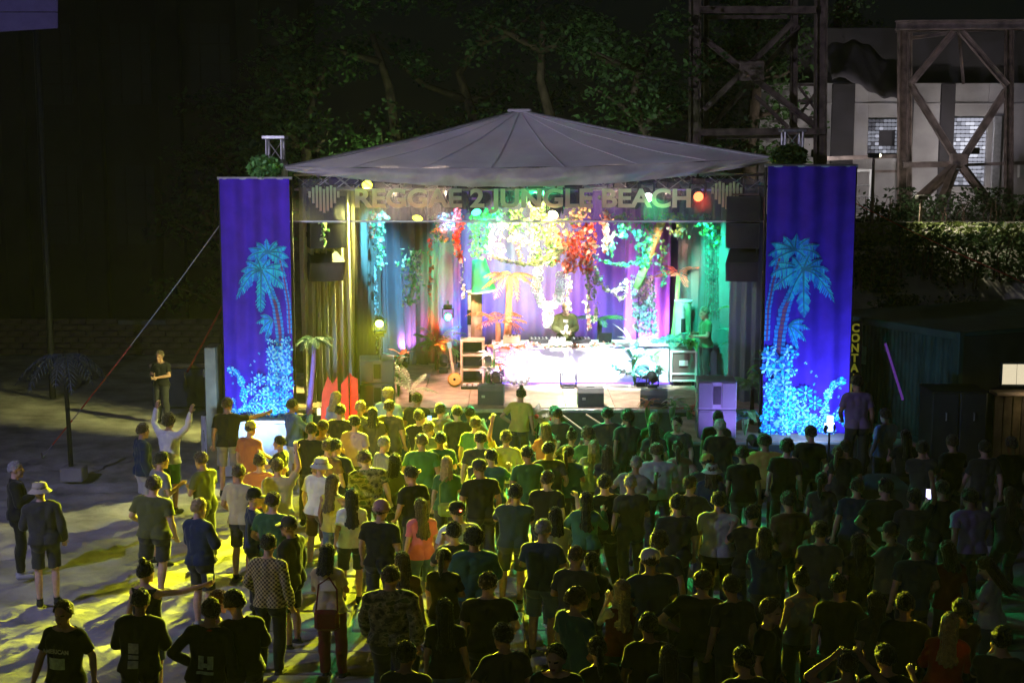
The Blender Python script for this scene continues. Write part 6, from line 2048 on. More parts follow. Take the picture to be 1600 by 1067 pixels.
def person(label, px, py, sex='m', pose='stand', face=0, top='tee', tcol='black', low='trousers', lcol='charcoal', hair='short', hcol='b', hat=None, hatcol='black',
           height=None, build=1.0, mirror_=False, zb=0.0, Y=None, group='festival crowd', skin=None):
    h = height or (1.66 if sex == 'f' else 1.76)
    if Y is None:
        p = at_z(px, py, zb + h)
    else:
        p = at_y(px, py, Y)
    B = make_body(pose, sex)
    base = 1.757 if sex == 'm' else 1.75
    k = h / base
    t = thing('person', label, 'person', (p.x, p.y, zb), R(face), group=group)
    t.scale = (k * build * (-1 if mirror_ else 1), k * build, k)
    i = len(PEOPLE)
    bo = link('body', B['body'], t)
    bo.material_slots[0].link = 'OBJECT'; bo.material_slots[0].material = SKINS[(skin if skin is not None else i * 7 % 4)]

    def dress(kind, nm, m):
        o = link(nm, garment(B, kind), t)
        o.material_slots[0].link = 'OBJECT'; o.material_slots[0].material = m
        return o
    tn = {'tee': 'shirt', 'long': 'sweater', 'tank': 'tank_top', 'jacket': 'jacket'}[top]
    dress(top, tn, cloth_of(tcol))
    dress(low, low, cloth_of(lcol))
    for kd in ('shoe_r', 'shoe_l'):
        dress(kd, 'shoe', fabric((.03, .03, .03)) if i % 3 else fabric((.4, .4, .4)))

    def on_head(kind, nm, m, m2=None):
        o = link(nm, hair_mesh(kind), t)
        o.matrix_local = B['HM'] @ Matrix.Scale(.96 if sex == 'f' else 1.0, 4)
        o.material_slots[0].link = 'OBJECT'; o.material_slots[0].material = m
        o.material_slots[1].link = 'OBJECT'; o.material_slots[1].material = m2 or m
    if hair:
        on_head(hair, 'hair', hair_mat(hcol))
    if hat:
        hm = fabric(CCOL[hatcol]); hm2 = fabric(tuple(c * .75 for c in CCOL[hatcol]))
        on_head(hat, {'cap': 'cap', 'bucket': 'bucket_hat', 'beanie': 'beanie'}[hat], hm, hm2)
    mw = Matrix.Translation(Vector((p.x, p.y, zb))) @ Matrix.Rotation(R(face), 4, 'Z') @ Matrix.Diagonal(Vector((t.scale.x, t.scale.y, t.scale.z, 1)))
    hands = {}
    for s in ('R', 'L'):
        e, w, d, side, nrm = B['arms'][s]
        hands[s] = (mw @ (w + d * .09 + nrm * .035), (mw.to_3x3() @ d).normalized())
    PEOPLE.append(dict(o=t, x=p.x, y=p.y, hands=hands, label=label, B=B))
    return PEOPLE[-1]
# ------------------------------------------------------------------ the crowd, one by one (x, y = top of the head in the photograph)
CROWD = [
    # --- loose figures on the sand
    (27, 725, 'bald man in a dark jacket standing at the edge of the sand', dict(face=-70, top='jacket', tcol='black', hair='buzz', hcol='g', pose='drink', lcol='black')),
    (68, 757, 'man in a bucket hat and dark jacket holding a pale drink', dict(face=15, top='jacket', tcol='charcoal', hair='buzz', hat='bucket', hatcol='beige', pose='drink', mirror_=True, low='shorts', lcol='charcoal')),
    (262, 650, 'man in a white long sleeved shirt with both arms raised', dict(face=-25, top='long', tcol='white', pose='both_up', low='shorts', lcol='green', hair='curly', hcol='b')),
    (222, 663, 'man in a dark vest and blue shirt beside the arm raiser', dict(face=-60, top='jacket', tcol='navy', low='shorts', lcol='lightgrey', hair='short', hcol='b', pose='relaxed')),
    (243, 710, 'dark haired person in a grey shirt below the arm raiser', dict(face=-50, tcol='grey', low='shorts', lcol='charcoal', hair='short', hcol='k', pose='drink')),
    (232, 745, 'heavy man in an olive shirt and dark shorts with a bright rim', dict(face=-10, tcol='olive', low='shorts', lcol='charcoal', build=1.18, hair='short', hcol='b', pose='relaxed')),
    (320, 708, 'person in an olive shirt facing the sand near the wrapped crate', dict(face=60, tcol='olive', hair='short', hcol='n', pose='fold', lcol='olive')),
    (354, 625, 'man in a black shirt and grey shorts pointing at the stage', dict(face=10, tcol='black', low='shorts', lcol='grey', pose='point', hair='short', hcol='b', zb=.22)),
    (387, 662, 'man in an orange shirt and cap by the white wing', dict(face=-30, tcol='orange', low='shorts', lcol='charcoal', hat='cap', hatcol='yellow', hair='buzz', pose='stand')),
    (315, 785, 'man in a navy jacket with glowing yellow hair', dict(face=-35, top='jacket', tcol='navy', low='shorts', lcol='charcoal', hair='short', hcol='y', pose='fold')),
    (376, 730, 'man in a grey beige shirt standing near the cap wearer', dict(face=-20, tcol='beige', hair='short', hcol='n', pose='relaxed', low='shorts', lcol='charcoal')),
    (398, 765, 'man with a navy shirt and black cap', dict(face=-70, tcol='navy', hat='cap', hatcol='black', hair='buzz', pose='drink', lcol='charcoal')),
    (95, 945, 'man in a black printed shirt walking towards the camera', dict(face=165, tcol='black', hair='short', hcol='n', pose='walk')),
    (228, 882, 'woman in a black tank top with a bun stretching out her cup', dict(sex='f', face=-8, top='tank', tcol='black', hair='bun', hcol='k', pose='point', low='shorts', lcol='denim')),
    (208, 928, 'man in a black jacket with white blocks on its back', dict(face=5, top='jacket', tcol='black', hair='short', hcol='k', lcol='black')),
    (315, 935, 'man in a black sweater with a pale emblem and red collar', dict(face=-5, top='long', tcol='black', hair='short', hcol='b', pose='hip', mirror_=True)),
    (347, 930, 'woman with long reddish hair looking aside next to the emblem sweater', dict(sex='f', face=-60, top='tank', tcol='red', hair='long', hcol='r', pose='fold')),
    (388, 925, 'person in a black hoodie holding a lit phone low', dict(face=20, top='jacket', tcol='black', hair='curly', hcol='k', pose='bow')),
    # --- yellow lit block near the stage
    (465, 625, 'man in a denim jacket filming from the edge of the white wing', dict(face=-55, top='jacket', tcol='blue', low='shorts', lcol='white', pose='phone', hair='short', hcol='k')),
    (524, 615, 'blonde woman in a white striped top below the red boards', dict(sex='f', face=-40, top='tee', tcol='lightgrey', hair='bob', hcol='y', pose='stand', height=1.74)),
    (531, 634, 'dark haired man in a black shirt behind the blonde woman', dict(face=-15, tcol='black', hcol='k')),
    (562, 627, 'person with bright yellow lit fair hair near the subwoofer', dict(face=-30, tcol='olive', hcol='y', pose='relaxed')),
    (607, 607, 'tall fair man in a pale blue shirt right before the subwoofer', dict(face=-25, tcol='sky', hcol='y', pose='drink', build=1.08, height=1.84)),
    (611, 627, 'dark headed person just behind the tall fair man', dict(face=-10, tcol='charcoal', hcol='b', pose='stand')),
    (553, 652, 'dark haired man in a grey violet shirt behind the yellow lit fair head', dict(face=-20, tcol='purple', hcol='k', pose='relaxed')),
    (594, 638, 'short dark person half hidden between two fair heads', dict(sex='f', face=0, tcol='charcoal', hair='bob', hcol='k')),
    (652, 615, 'short haired man in black at the stage front below the pale palm', dict(face=-5, tcol='black', hcol='k', pose='stand')),
    (659, 640, 'man in black with a lit phone in front of the stage', dict(face=-10, tcol='black', hcol='b', pose='phone')),
    (697, 632, 'man in a grey shirt at the stage front below the banjo', dict(face=-12, tcol='grey', hcol='k')),
    (716, 637, 'man in a black shirt below the first wedge', dict(face=5, tcol='black', hcol='k', pose='relaxed')),
    (735, 634, 'bare shouldered man glowing yellow below the first wedge', dict(face=10, top='tank', tcol='yellow', hcol='k', pose='dance')),
    (677, 660, 'yellow rimmed head in front of the man with the phone', dict(face=0, tcol='olive', hcol='n', pose='drink')),
    (737, 653, 'man in a bright green shirt in the front rows', dict(face=0, tcol='green', hcol='b', pose='stand')),
    (745, 678, 'dark haired man in a slate shirt behind the green shirt', dict(face=0, tcol='charcoal', hcol='k', build=1.08)),
    (655, 682, 'broad man in a dark green shirt with a bright yellow edge', dict(face=5, tcol='green', hcol='n', pose='relaxed', build=1.1)),
    (684, 677, 'man in a leaf green shirt beside the broad man', dict(face=15, tcol='green', hcol='k', pose='drink')),
    (601, 685, 'balding man in a grey shirt looking towards the container', dict(face=-60, tcol='grey', hair='buzz', hcol='g', pose='relaxed')),
    (588, 706, 'broad man in a camouflage shirt in the yellow light', dict(face=0, tcol='camo', hcol='n', build=1.15, pose='stand')),
    (611, 708, 'dark haired woman at the shoulder of the camouflage shirt', dict(sex='f', face=-30, tcol='olive', hair='bob', hcol='k')),
    (436, 685, 'boy with dark hair in profile before the white wing', dict(face=75, tcol='charcoal', hcol='k', height=1.6)),
    (438, 720, 'man in a beige shirt raising one arm', dict(face=0, tcol='beige', pose='raise', hcol='n')),
    (481, 664, 'man in black behind the filming man', dict(face=-5, tcol='black', hcol='k', pose='stand')),
    (502, 660, 'person in a plum shirt between two men in black', dict(face=-15, tcol='purple', hcol='b', pose='fold')),
    (539, 688, 'man in a black shirt with a faded back print', dict(face=0, tcol='black', hcol='k', build=1.08)),
    (514, 690, 'bald headed man partly hidden by the printed black shirt', dict(face=-20, tcol='brown', hair='buzz', hcol='n')),
    (492, 716, 'man in a white vest and brimmed hat with a yellow edge', dict(face=-20, tcol='white', hat='bucket', hatcol='lightgrey', hair='buzz', pose='drink', low='shorts', lcol='brown')),
    (520, 744, 'woman in a yellow tank top with glowing long hair', dict(sex='f', face=-15, top='tank', tcol='yellow', hair='long', hcol='n', pose='hip', low='shorts', lcol='denim')),
    (546, 765, 'woman in a white shirt with long dark hair', dict(sex='f', face=10, tcol='white', hair='long', hcol='k', pose='stand', low='shorts', lcol='charcoal')),
    (408, 706, 'man in a rust coloured shirt behind the boy', dict(face=-10, tcol='orange', hcol='b')),
    (428, 772, 'man in a dark green shirt with a bright yellow rim near the black cap', dict(face=-15, tcol='green', hcol='b', pose='relaxed', build=1.08, low='shorts')),
    (452, 808, 'man with a black cap and long black hoodie in profile', dict(face=70, top='jacket', tcol='black', hat='cap', hatcol='charcoal', hair='buzz', pose='stand', low='shorts', lcol='black')),
    (648, 733, 'man with cropped dark hair and a strap across his chest', dict(face=40, tcol='black', hcol='k', pose='relaxed')),
    (657, 782, 'woman in a pink shirt with long dark hair', dict(sex='f', face=0, tcol='pink', hair='long', hcol='b', pose='stand', low='shorts', lcol='denim')),
    (698, 718, 'curly blonde woman in a dark green shirt with a bag', dict(sex='f', face=0, tcol='green', hair='bob', hcol='y', pose='drink')),
    (750, 722, 'big man in a black shirt and cap', dict(face=0, tcol='black', hat='cap', hatcol='charcoal', hair='buzz', build=1.12)),
    (592, 785, 'person in a rose knitted beanie and black shirt', dict(face=0, tcol='black', hat='beanie', hatcol='rose', hair='buzz', build=1.08)),
    (720, 788, 'man in a white shirt with a red light on his cap', dict(face=0, tcol='white', hat='cap', hatcol='black', hair='buzz', pose='fold', build=1.1)),
    (708, 818, 'person in black lifting a camera behind the white shirt', dict(face=20, tcol='charcoal', hair='short', hcol='k', pose='phone')),
    (741, 826, 'person in a grey green hooded jacket', dict(face=0, top='jacket', tcol='teal', hair='curly', hcol='k', build=1.1)),
    (792, 672, 'person in a yellow shirt with one arm up in the middle rows', dict(face=0, tcol='yellow', pose='raise', mirror_=True, hcol='n')),
    (768, 700, 'man in a blue grey shirt behind the raised arm', dict(face=5, tcol='teal', hcol='k')),
    (418, 840, 'man in a checked shirt with a yellow edge', dict(face=-15, top='long', tcol='check', hcol='k', pose='relaxed', lcol='black')),
    (520, 856, 'woman with a white shoulder cloth and dark red bag', dict(sex='f', face=-15, tcol='beige', hair='bob', hcol='k', pose='fold', lcol='maroon')),
    (610, 892, 'large man in a camouflage jacket in the dark foreground', dict(face=0, top='jacket', tcol='camo', hair='buzz', hcol='n', build=1.2)),
    (630, 866, 'woman with long brown hair behind the camouflage jacket', dict(sex='f', face=0, tcol='brown', hair='long', hcol='b')),
    (770, 894, 'big man in a plain black shirt in the dark foreground', dict(face=0, tcol='black', hair='buzz', hcol='b', build=1.15)),
    (700, 862, 'person in jeans and a black shirt bending over a bag', dict(sex='f', face=-15, tcol='black', hair='pony', hcol='k', pose='bow', lcol='denim')),
    # --- green lit middle
    (812, 608, 'person with a top knot and yellow shirt at the stage edge', dict(face=0, tcol='yellow', hair='bun', hcol='k', height=1.72)),
    (862, 636, 'man in a grey shirt before the lilies', dict(face=0, tcol='grey', hcol='b', build=1.05)),
    (880, 641, 'dark head beside the lilies', dict(face=0, tcol='charcoal', hcol='k')),
    (852, 660, 'woman with light brown hair in the green light', dict(sex='f', face=0, tcol='orange', hair='bob', hcol='n')),
    (887, 670, 'woman with a dark pointed bun in the green light', dict(sex='f', face=0, tcol='charcoal', hair='bun', hcol='k')),
    (920, 670, 'person with curly hair below the middle wedge', dict(face=10, tcol='green', hair='curly', hcol='b')),
    (955, 640, 'broad dark figure below the middle wedge', dict(face=0, tcol='charcoal', hcol='k', build=1.12)),
    (976, 645, 'dark figure close to the tie ropes', dict(face=0, tcol='charcoal', hair='curly', hcol='k')),
    (1013, 648, 'woman with long fair hair below the dry protea', dict(sex='f', face=0, tcol='green', hair='long', hcol='y')),
    (1027, 663, 'dark haired woman behind the fair long hair', dict(sex='f', face=0, tcol='charcoal', hair='long', hcol='k')),
    (1065, 652, 'man looking back with a lit face below the anthurium', dict(face=150, tcol='charcoal', hcol='k')),
    (1062, 692, 'woman in a rose shirt in the dim green rows', dict(sex='f', face=0, tcol='rose', hair='pony', hcol='b')),
    (1117, 645, 'dark head in front of the violet subwoofer', dict(face=0, tcol='black', hcol='k')),
    (1126, 659, 'white haired person beside the violet subwoofer', dict(face=0, tcol='black', hcol='w', build=1.05)),
    (1030, 696, 'large man in a pale grey shirt with a phone in the green rows', dict(face=0, tcol='lightgrey', hcol='n', build=1.18, pose='fold')),
    (976, 708, 'balding man in a grey shirt near the pale grey shirt', dict(face=0, tcol='grey', hair='buzz', hcol='g')),
    (950, 700, 'person with a dark bob between balding man and the lilies', dict(sex='f', face=0, tcol='charcoal', hair='bob', hcol='b')),
    (990, 745, 'grey haired man behind the balding man', dict(face=0, tcol='charcoal', hcol='g', hair='buzz')),
    (853, 736, 'short haired man in black in the middle of the crowd', dict(face=-10, tcol='black', hcol='b')),
    (826, 700, 'dark green lit man behind the raised arm', dict(face=0, tcol='green', hcol='k')),
    (866, 692, 'man with a dark round head in the green rows', dict(face=0, tcol='charcoal', hcol='k', build=1.05)),
    (900, 700, 'person holding a pale cup up in the green rows', dict(sex='f', face=-10, tcol='teal', hair='pony', hcol='b', pose='drink')),
    (925, 690, 'fair haired woman in a grey shirt in the green rows', dict(sex='f', face=0, tcol='grey', hair='bob', hcol='y')),
    (868, 796, 'dark haired woman talking to the grey haired man', dict(sex='f', face=20, tcol='lightgrey', hair='bob', hcol='k', pose='drink')),
    (848, 818, 'grey haired man in a navy shirt', dict(face=0, tcol='navy', hair='short', hcol='g', low='shorts', lcol='denim', build=1.08)),
    (908, 765, 'woman with long dark hair and a slate jacket', dict(sex='f', face=0, top='jacket', tcol='teal', hair='long', hcol='k')),
    (950, 740, 'big dark man before the slate jacket', dict(face=0, tcol='black', hcol='k', build=1.12)),
    (798, 758, 'man in a dark blue shirt with yellow light between his legs', dict(face=0, tcol='navy', hcol='k', low='shorts', build=1.08)),
    (1113, 726, 'woman in a pale bucket hat and navy jacket', dict(sex='f', face=-20, top='jacket', tcol='navy', hair='bob', hcol='b', hat='bucket', hatcol='lightgrey')),
    (1098, 714, 'man with a mustard cap before the bucket hat', dict(face=0, tcol='charcoal', hat='cap', hatcol='yellow', hair='buzz')),
    (1122, 771, 'man in a light grey shirt standing alone', dict(face=0, tcol='lightgrey', hcol='k', build=1.12, lcol='black', pose='stand')),
    (1196, 681, 'large man in a mustard shirt before the larger cloth', dict(face=-5, tcol='yellow', hcol='k', build=1.2)),
    (1166, 700, 'dark person next to the mustard shirt', dict(face=0, tcol='black', hcol='k')),
    (1080, 745, 'dark man between rose shirt and light grey shirt', dict(face=0, tcol='black', hcol='b')),
    (1050, 776, 'dark figure behind the pale grey shirt', dict(face=0, tcol='charcoal', hcol='k', build=1.08)),
    (895, 858, 'man with cropped brown hair in the lower middle', dict(face=-10, tcol='charcoal', hair='buzz', hcol='n')),
    (920, 862, 'dark woman beside the cropped brown hair', dict(sex='f', face=10, tcol='black', hair='pony', hcol='k')),
    (906, 916, 'man in a dark teal shirt turning his lit cheek', dict(face=-50, tcol='teal', hair='short', hcol='b', pose='hip', build=1.1)),
    (962, 910, 'blonde woman in a dark red top', dict(sex='f', face=0, top='tank', tcol='maroon', hair='long', hcol='y')),
    (1020, 862, 'man in a white cap and navy shirt', dict(face=0, tcol='navy', hat='cap', hatcol='white', hair='buzz', build=1.15)),
    (1049, 838, 'dark figure at the shoulder of the white cap', dict(face=0, tcol='charcoal', hair='curly', hcol='b')),
    (1090, 892, 'broad man in a black shirt with bare arms in the foreground', dict(face=0, tcol='black', hcol='b', pose='hip', build=1.18, mirror_=True)),
    (868, 1010, 'bearded man in the foreground looking at the camera', dict(face=172, tcol='black', hair='short', hcol='b', skin=3)),
    (1197, 937, 'man in black showing his reddish lit face in profile', dict(face=-120, tcol='black', hair='short', hcol='n', skin=3)),
    (800, 985, 'dark foreground figure beside the bearded man', dict(face=0, tcol='charcoal', hcol='k')),
    (700, 940, 'dark foreground figure between camouflage and black shirts', dict(sex='f', face=0, tcol='black', hair='long', hcol='k', lcol='denim')),
    # --- dark side by the container
    (1470, 962, 'woman in a red jacket with long blonde hair', dict(sex='f', face=-15, top='jacket', tcol='red', hair='long', hcol='y')),
    (1312, 1022, 'person with both hands at the head in the lower foreground', dict(face=0, top='tank', tcol='black', pose='hands_head', hair='short', hcol='b')),
    (1250, 896, 'woman in a grey tank top with bare arms', dict(sex='f', face=10, top='tank', tcol='grey', hair='bun', hcol='k', pose='stand')),
    (1385, 818, 'man in a pale shirt and cap in the dark rows', dict(face=40, tcol='grey', hat='cap', hatcol='charcoal', hair='buzz')),
    (1556, 872, 'woman in a white top and jeans leaning forward at the edge', dict(sex='f', face=50, tcol='lightgrey', hair='long', hcol='b', pose='bow', lcol='denim')),
    (1520, 770, 'broad man in a slate shirt below the light box', dict(face=0, tcol='purple', hcol='k', build=1.15)),
    (1235, 772, 'man in a brown shirt in the dark rows', dict(face=0, tcol='brown', hcol='b', build=1.12)),
    (1260, 668, 'man silhouetted against the glowing flowers of the larger cloth', dict(face=0, tcol='black', hcol='k', build=1.05)),
    (1222, 690, 'person silhouetted beside the mustard shirt', dict(face=0, tcol='black', hair='curly', hcol='k')),
    (1296, 700, 'woman with a pale arm below the glowing flood', dict(sex='f', face=-10, top='tank', tcol='charcoal', hair='pony', hcol='n', pose='drink')),
    (1320, 690, 'dark head between the glowing flood and the sign', dict(face=5, tcol='black', hcol='k')),
    (1342, 648, 'round haired person before the stacked letters sign', dict(face=0, tcol='charcoal', hair='curly', hcol='k')),
    (1382, 640, 'person in a shirt glowing blue under ultraviolet light', dict(face=30, tcol='sky', hcol='k', pose='drink')),
    (1415, 672, 'dark woman beside the blue glowing shirt', dict(sex='f', face=0, tcol='black', hair='long', hcol='k')),
    (1446, 690, 'dark man in front of the black booth', dict(face=0, tcol='charcoal', hcol='k')),
    (1490, 682, 'person with a red lit drink beside the booth', dict(face=20, tcol='black', hcol='b', pose='drink')),
    (1535, 690, 'dark man below the light box corner', dict(face=0, tcol='charcoal', hcol='k')),
    (1580, 685, 'dark head at the timber bar', dict(face=0, tcol='black', hcol='b')),
    (1290, 742, 'dark woman with her hair tied behind the pale arm', dict(sex='f', face=0, tcol='charcoal', hair='pony', hcol='k')),
    (1330, 752, 'dark man in the rows below the sign', dict(face=0, tcol='navy', hcol='k')),
    (1375, 745, 'tall dark man two rows below the blue glowing shirt', dict(face=0, tcol='black', hcol='k', height=1.84)),
    (1420, 765, 'person with a pale forearm raised in the dark rows', dict(face=0, tcol='charcoal', pose='raise', hcol='k')),
    (1467, 755, 'person with a tiny lit phone in the dark rows', dict(face=0, tcol='black', hcol='k', pose='phone')),
    (1567, 760, 'dark woman at the edge below the timber bar', dict(sex='f', face=0, tcol='charcoal', hair='long', hcol='b')),
    (1175, 790, 'dark man beside the standing light grey shirt', dict(face=0, tcol='black', hcol='k')),
    (1200, 830, 'woman in navy behind the brown shirt', dict(sex='f', face=0, tcol='navy', hair='bob', hcol='b')),
    (1290, 820, 'dark stocky man in the middle of the dark rows', dict(face=0, tcol='charcoal', hcol='k', build=1.12)),
    (1338, 836, 'dark woman next to the pale shirt and cap', dict(sex='f', face=0, tcol='black', hair='long', hcol='k')),
    (1432, 842, 'dark man behind the raised forearm', dict(face=0, tcol='navy', hcol='k')),
    (1487, 850, 'dark woman below the tiny lit phone', dict(sex='f', face=0, tcol='maroon', hair='bob', hcol='b')),
    (1150, 905, 'dark man between the broad black shirt and the reddish face', dict(face=0, tcol='charcoal', hcol='b')),
    (1310, 905, 'dark man beside the grey tank top', dict(face=0, tcol='black', hcol='k')),
    (1365, 930, 'dark woman above the hands-on-head person', dict(sex='f', face=0, tcol='charcoal', hair='long', hcol='b')),
    (1420, 935, 'dark man beside the red jacket', dict(face=0, tcol='black', hcol='k')),
    (1505, 925, 'dark person behind the leaning white top', dict(face=30, tcol='brown', hcol='k')),
    (1395, 1010, 'dark man in the bottom corner beside the red jacket', dict(face=0, tcol='black', hcol='k')),
    (1560, 985, 'dark man at the bottom edge beyond the red jacket', dict(face=0, tcol='charcoal', hcol='k')),
    (1005, 965, 'dark man below the white cap', dict(face=0, tcol='black', hcol='k')),
    (1040, 1010, 'dark woman at the bottom beside the broad black shirt', dict(sex='f', face=0, tcol='charcoal', hair='long', hcol='b')),
    (1150, 1015, 'dark man at the bottom below the reddish face', dict(face=0, tcol='black', hcol='k')),
    (945, 1000, 'dark woman at the bottom beside the bearded man', dict(sex='f', face=0, tcol='black', hair='pony', hcol='k')),
    (640, 1010, 'dark figure at the bottom below the camouflage jacket', dict(face=0, tcol='charcoal', hcol='k')),
]
by = {}
for k, (px, py, lab, kw) in enumerate(CROWD):
    if 'face' in kw and kw['face'] == 0:
        kw = dict(kw, face=random.Random(k).uniform(-22, 22))
    if 'pose' not in kw:
        kw = dict(kw, pose=('stand', 'relaxed', 'drink', 'dance', 'fold', 'hip', 'relaxed', 'walk', 'phone', 'dance', 'stand')[(k * 5) % 11], mirror_=bool(k % 2))
    by[lab] = person(lab, px, py, **kw)
    rr = random.Random(500 + k)
    if kw.get('face') != 172:
        by[lab]['o'].rotation_euler.x = rr.gauss(0, .035)
        by[lab]['o'].rotation_euler.y = rr.gauss(0, .035)

# far person on the sand, man on the container step, stage people
by['far'] = person('small far person in a black printed shirt on the dark sand', 252, 594, Y=33.0, face=160, tcol='black', hcol='n', pose='fold', height=1.7)
by['step'] = person('man in a violet shirt standing higher beside the stacked letters sign', 1339, 589, tcol='purple', hcol='k', zb=.95, face=0, pose='relaxed')
o = MB(); sp_ = by['step']['o'].location
o.bbox((0, .2, .44), (1.3, 1.2, .92), .02); o = o.build('riser_block', mat('riser_dark', (.05, .06, .06), .8, vary=.3), None, (sp_.x + .25, sp_.y, 0)); tag(o, 'dark riser block beneath the man in the violet shirt', 'platform')
by['dj'] = person('disc jockey in a white shirt and dark jacket behind the desk', 884, 489, Y=31.95, zb=DZ, face=178, top='jacket', tcol='olive', hair='short', hcol='y', pose='bow', height=1.74, group='people on the stage', skin=3)
dq = by['dj']['o']
by['crew'] = person('bearded man in a green shirt at the side of the stage', 1103, 479, Y=30.6, zb=DZ, face=100, tcol='green', hair='buzz', hcol='n', pose='fold', height=1.78, group='people on the stage', lcol='charcoal')
# correct the height of those placed by depth: their heads sit at the marked pixel
# white shirt front of the disc jockey
b = MB(); b.grid(lambda u, v: Vector(((u - .5) * .19 * (1 - .15 * v), .158 - .05 * (2 * u - 1) ** 2 - .012 * v, 1.12 + v * .27)), 8, 8)
b.build('shirt_front', fabric(CCOL['white']), dq, smooth=True)

# ---- prints on clothes
def back_print(p, name, verts_fn, m):
    b = MB(); verts_fn(b)
    return b.build(name, m, p['o'])


M_PRINT = mat('pale_print', (.50, .50, .46), .8, vary=.3, vscale=25)
M_PRINTG = mat('greenish_print', (.38, .48, .36), .8, vary=.3, vscale=25)


def surf(p, x, z, front=False):
    """a point of the person's torso surface behind (or in front), with cloth clearance"""
    B = p['B']; co = B['co']
    d2 = (co[:, 0] - x) ** 2 + (co[:, 2] - z) ** 2
    sel = d2 < .03 ** 2
    sel &= np.isin(B['reg'], [0, 1, 2, 3, 4])
    y = co[sel, 1]
    if len(y) == 0:
        return Vector((x, -.13, z))
    return Vector((x, y.max() + .052 if front else y.min() - .052, z))


def patch(p, x0, x1, z0, z1, m, name='print', front=False, n=4):
    b = MB(); b.grid(lambda u, v: surf(p, x0 + (x1 - x0) * u, z0 + (z1 - z0) * v, front), n, n); b.build(name, m, p['o'], smooth=True)


q = by['man in a black jacket with white blocks on its back']
for z0, z1 in ((.98, 1.06), (1.075, 1.12), (1.135, 1.25)):
    patch(q, -.10, .01, z0, z1, M_PRINT)
q = by['man in a black sweater with a pale emblem and red collar']
patch(q, -.09, .09, 1.02, 1.05, M_PRINTG); patch(q, -.08, -.02, 1.07, 1.22, M_PRINTG); patch(q, .02, .08, 1.07, 1.22, M_PRINTG); patch(q, -.05, .05, 1.09, 1.14, M_PRINTG)
b = MB(); b.lathe([(.075, -.012), (.082, 0), (.075, .014)], 18, c=(0, -.012, 1.475)); b.build('collar', fabric(CCOL['red']), q['o'], smooth=True)
q = by['man in a black printed shirt walking towards the camera']
patch(q, -.09, .09, 1.10, 1.22, M_PRINTG, front=True)
s_ = surf(q, 0, 1.30, True)
text('AMERICAN', .062, M_PRINT, q['o'], (0, s_.y + .004, 1.29), rot=(R(90), 0, R(180)), extrude=.004, offset=.001, name='shirt_lettering')
q = by['man in a black shirt with a faded back print']
for z0 in (1.18, 1.24, 1.30):
    patch(q, -.10, .10, z0, z0 + .035, mat('faded_print', (.12, .12, .10), .8, vary=.4, vscale=30))
q = by['woman with a white shoulder cloth and dark red bag']
patch(q, -.06, .15, 1.22, 1.36, fabric(CCOL['white']), 'shoulder_cloth')
q = by['man in a denim jacket filming from the edge of the white wing']


# ---- things in hands
def cup(label, who, hand, m, h=.13):
    p, d = by[who]['hands'][hand]
    t = thing('cup', label, 'cup', tuple(p + Vector((0, 0, -.05))), group='drinking cups')
    b = MB(); b.lathe([(0, .004), (.028, 0), (.040, h), (.043, h + .004), (.037, h)], 14); b.build('wall', m, t, smooth=True)
    b = MB(); b.lathe([(.035, h * .8), (0, h * .8)], 14); b.build('drink', mat('drink_pale', (.7, .75, .35), .3, vary=.1), t)


M_CUP = mat('cup_clear', (.72, .76, .55), .3, vary=.05, translucent=.6)
cup('pale cup held by the bucket hat man on the sand', 'man in a bucket hat and dark jacket holding a pale drink', 'R', M_CUP)
cup('glowing yellow green cup held out by the woman with the bun', 'woman in a black tank top with a bun stretching out her cup', 'R', M_CUP)
cup('pale cup of the man in the white vest', 'man in a white vest and brimmed hat with a yellow edge', 'R', M_CUP)
cup('pale cup raised in the green rows', 'person holding a pale cup up in the green rows', 'R', M_CUP)
cup('cup of the curly blonde woman', 'curly blonde woman in a dark green shirt with a bag', 'R', M_CUP)


def phone(label, who, hand, col, s, facing=None):
    p, d = by[who]['hands'][hand]
    t = thing('phone', label, 'phone', tuple(p), group='lit phones')
    n = (Vector((0, 0, CAM_H)) - p).normalized() if facing is None else Vector(facing)
    Mp = (-n).to_track_quat('Y', 'Z').to_matrix().to_4x4()
    b = MB(); b.bbox((0, 0, .03), (.078, .010, .155), .004, M=Mp); b.build('case', M_BLACK, t)
    b = MB(); b.box(Vector((0, 0, .03)) + n * .0065, (.068, .002, .138), M=Mp); b.build('screen', emis('phone_%d' % int(s * 10 + col[0] * 3), col, s), t)


phone('bright white phone screen held low in the dark foreground', 'person in a black hoodie holding a lit phone low', 'R', (.75, .72, 1.0), 6)
phone('blue phone screen in the yellow rows', 'man in black with a lit phone in front of the stage', 'R', (.2, .45, 1.0), 1.6)
phone('pale phone screen in the green rows', 'large man in a pale grey shirt with a phone in the green rows', 'R', (.7, .7, 1.0), 1.2)
phone('tiny violet white phone in the dark rows', 'person with a tiny lit phone in the dark rows', 'R', (.55, .5, 1.0), 2.0)
phone('phone of the man filming beside the white wing', 'man in a denim jacket filming from the edge of the white wing', 'R', (.9, .85, .3), 1.5)
q = by['person in black lifting a camera behind the white shirt']['hands']['R'][0]
cm = thing('camera_body', 'black photo camera lifted behind the white shirt', 'camera', tuple(q))
b = MB(); b.bbox((0, 0, .02), (.13, .06, .09), .01); b.build('body', M_BLACK, cm)
b = MB(); b.lathe([(0, 0), (.035, 0), (.035, .08), (0, .08)], 14, M=Matrix.Rotation(R(-90), 4, 'X')); b.build('lens', M_PLASTIC, cm)
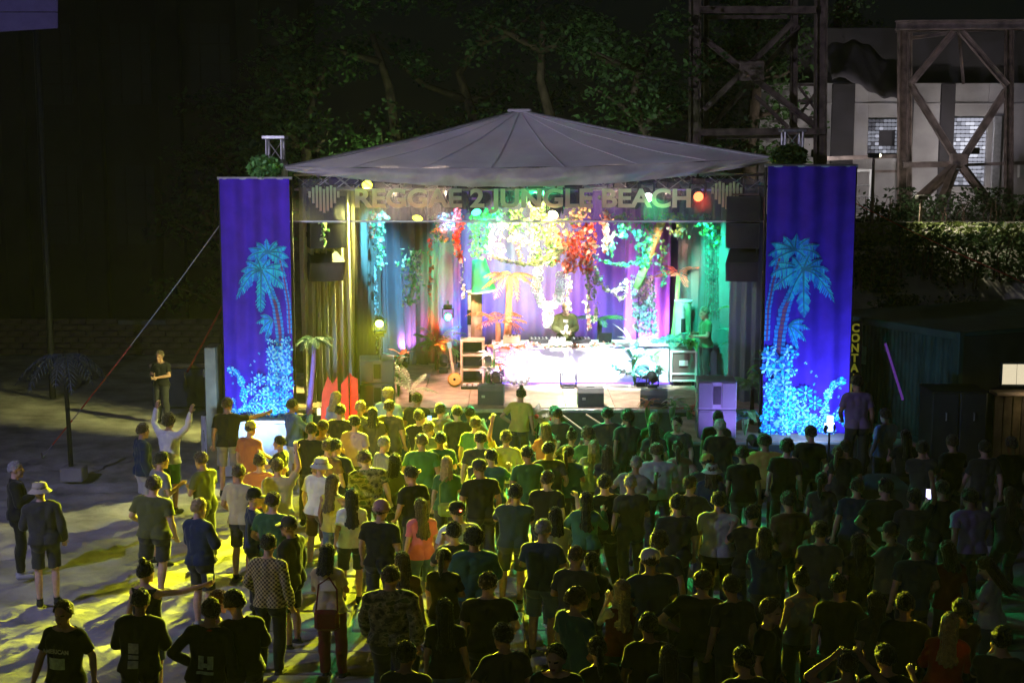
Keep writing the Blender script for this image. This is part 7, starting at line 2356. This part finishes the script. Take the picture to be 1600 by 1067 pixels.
# red light on a cap, glasses-like glints, bag
q = by['man in a white shirt with a red light on his cap']
b = MB(); b.ell((0, -.105, 1.70), (.014, .01, .010), nu=8, nv=6); b.build('red_light', emis('cap_red', (1, .12, .05), 8), q['o'])
q = by['woman with a white shoulder cloth and dark red bag']['o'].location
bg = thing('shoulder_bag', 'dark red shoulder bag hanging on the woman with the white cloth', 'bag', (q.x - .05, q.y - .28, .72))
b = MB(); b.bbox((0, 0, .13), (.30, .10, .26), .04); b.build('pouch', fabric(CCOL['maroon']), bg)
b = MB(); b.tube([(-.13, 0, .24), (-.10, .06, .55), (.02, .12, .62), (.12, .04, .5), (.13, 0, .24)], .012, 6); b.build('strap', fabric(CCOL['maroon']), bg)
q = by['curly blonde woman in a dark green shirt with a bag']['o'].location
bg = thing('green_bag', 'yellow green bag on the back of the curly blonde woman', 'bag', (q.x + .02, q.y - .26, .80))
b = MB(); b.bbox((0, 0, .13), (.30, .10, .22), .05); b.build('pouch', fabric((.30, .42, .08)), bg)
b = MB(); b.tube([(-.12, .02, .2), (-.12, .1, .5), (.0, .14, .62)], .012, 6); b.build('strap', fabric((.2, .3, .06)), bg)

# small red glow of a cigarette lighter by the bar
q = by['person with a red lit drink beside the booth']['hands']['R'][0]
lg = thing('glow_drink', 'glass with a red glow held beside the black booth', 'glass', tuple(q))
b = MB(); b.lathe([(0, 0), (.03, 0), (.036, .1)], 12); b.build('wall', M_CUP, lg)
b = MB(); b.lathe([(0, .02), (.026, .02), (.03, .07), (0, .07)], 12); b.build('glow_stick', emis('red_glow', (1, .12, .03), 2.5), lg)
# ------------------------------------------------------------------ thin smoke over the place
hz = MB(); hz.box((0, 420, 12.0), (830, 980, 28.0))
hzo = hz.build('haze', mat('haze_air', (.5, .5, .5), vary=0), None, kind='stuff')
hzo['label'] = 'thin stage smoke hanging in the night air'
hm = MATS['haze_air']
for nd in list(hm.node_tree.nodes):
    if nd.type != 'OUTPUT_MATERIAL':
        hm.node_tree.nodes.remove(nd)
pv = hm.node_tree.nodes.new('ShaderNodeVolumePrincipled')
pv.inputs['Color'].default_value = (.9, .9, .9, 1)
pv.inputs['Density'].default_value = 0.0005
pv.inputs['Anisotropy'].default_value = 0.1
hm.node_tree.links.new(pv.outputs['Volume'], hm.node_tree.nodes['Material Output'].inputs['Volume'])
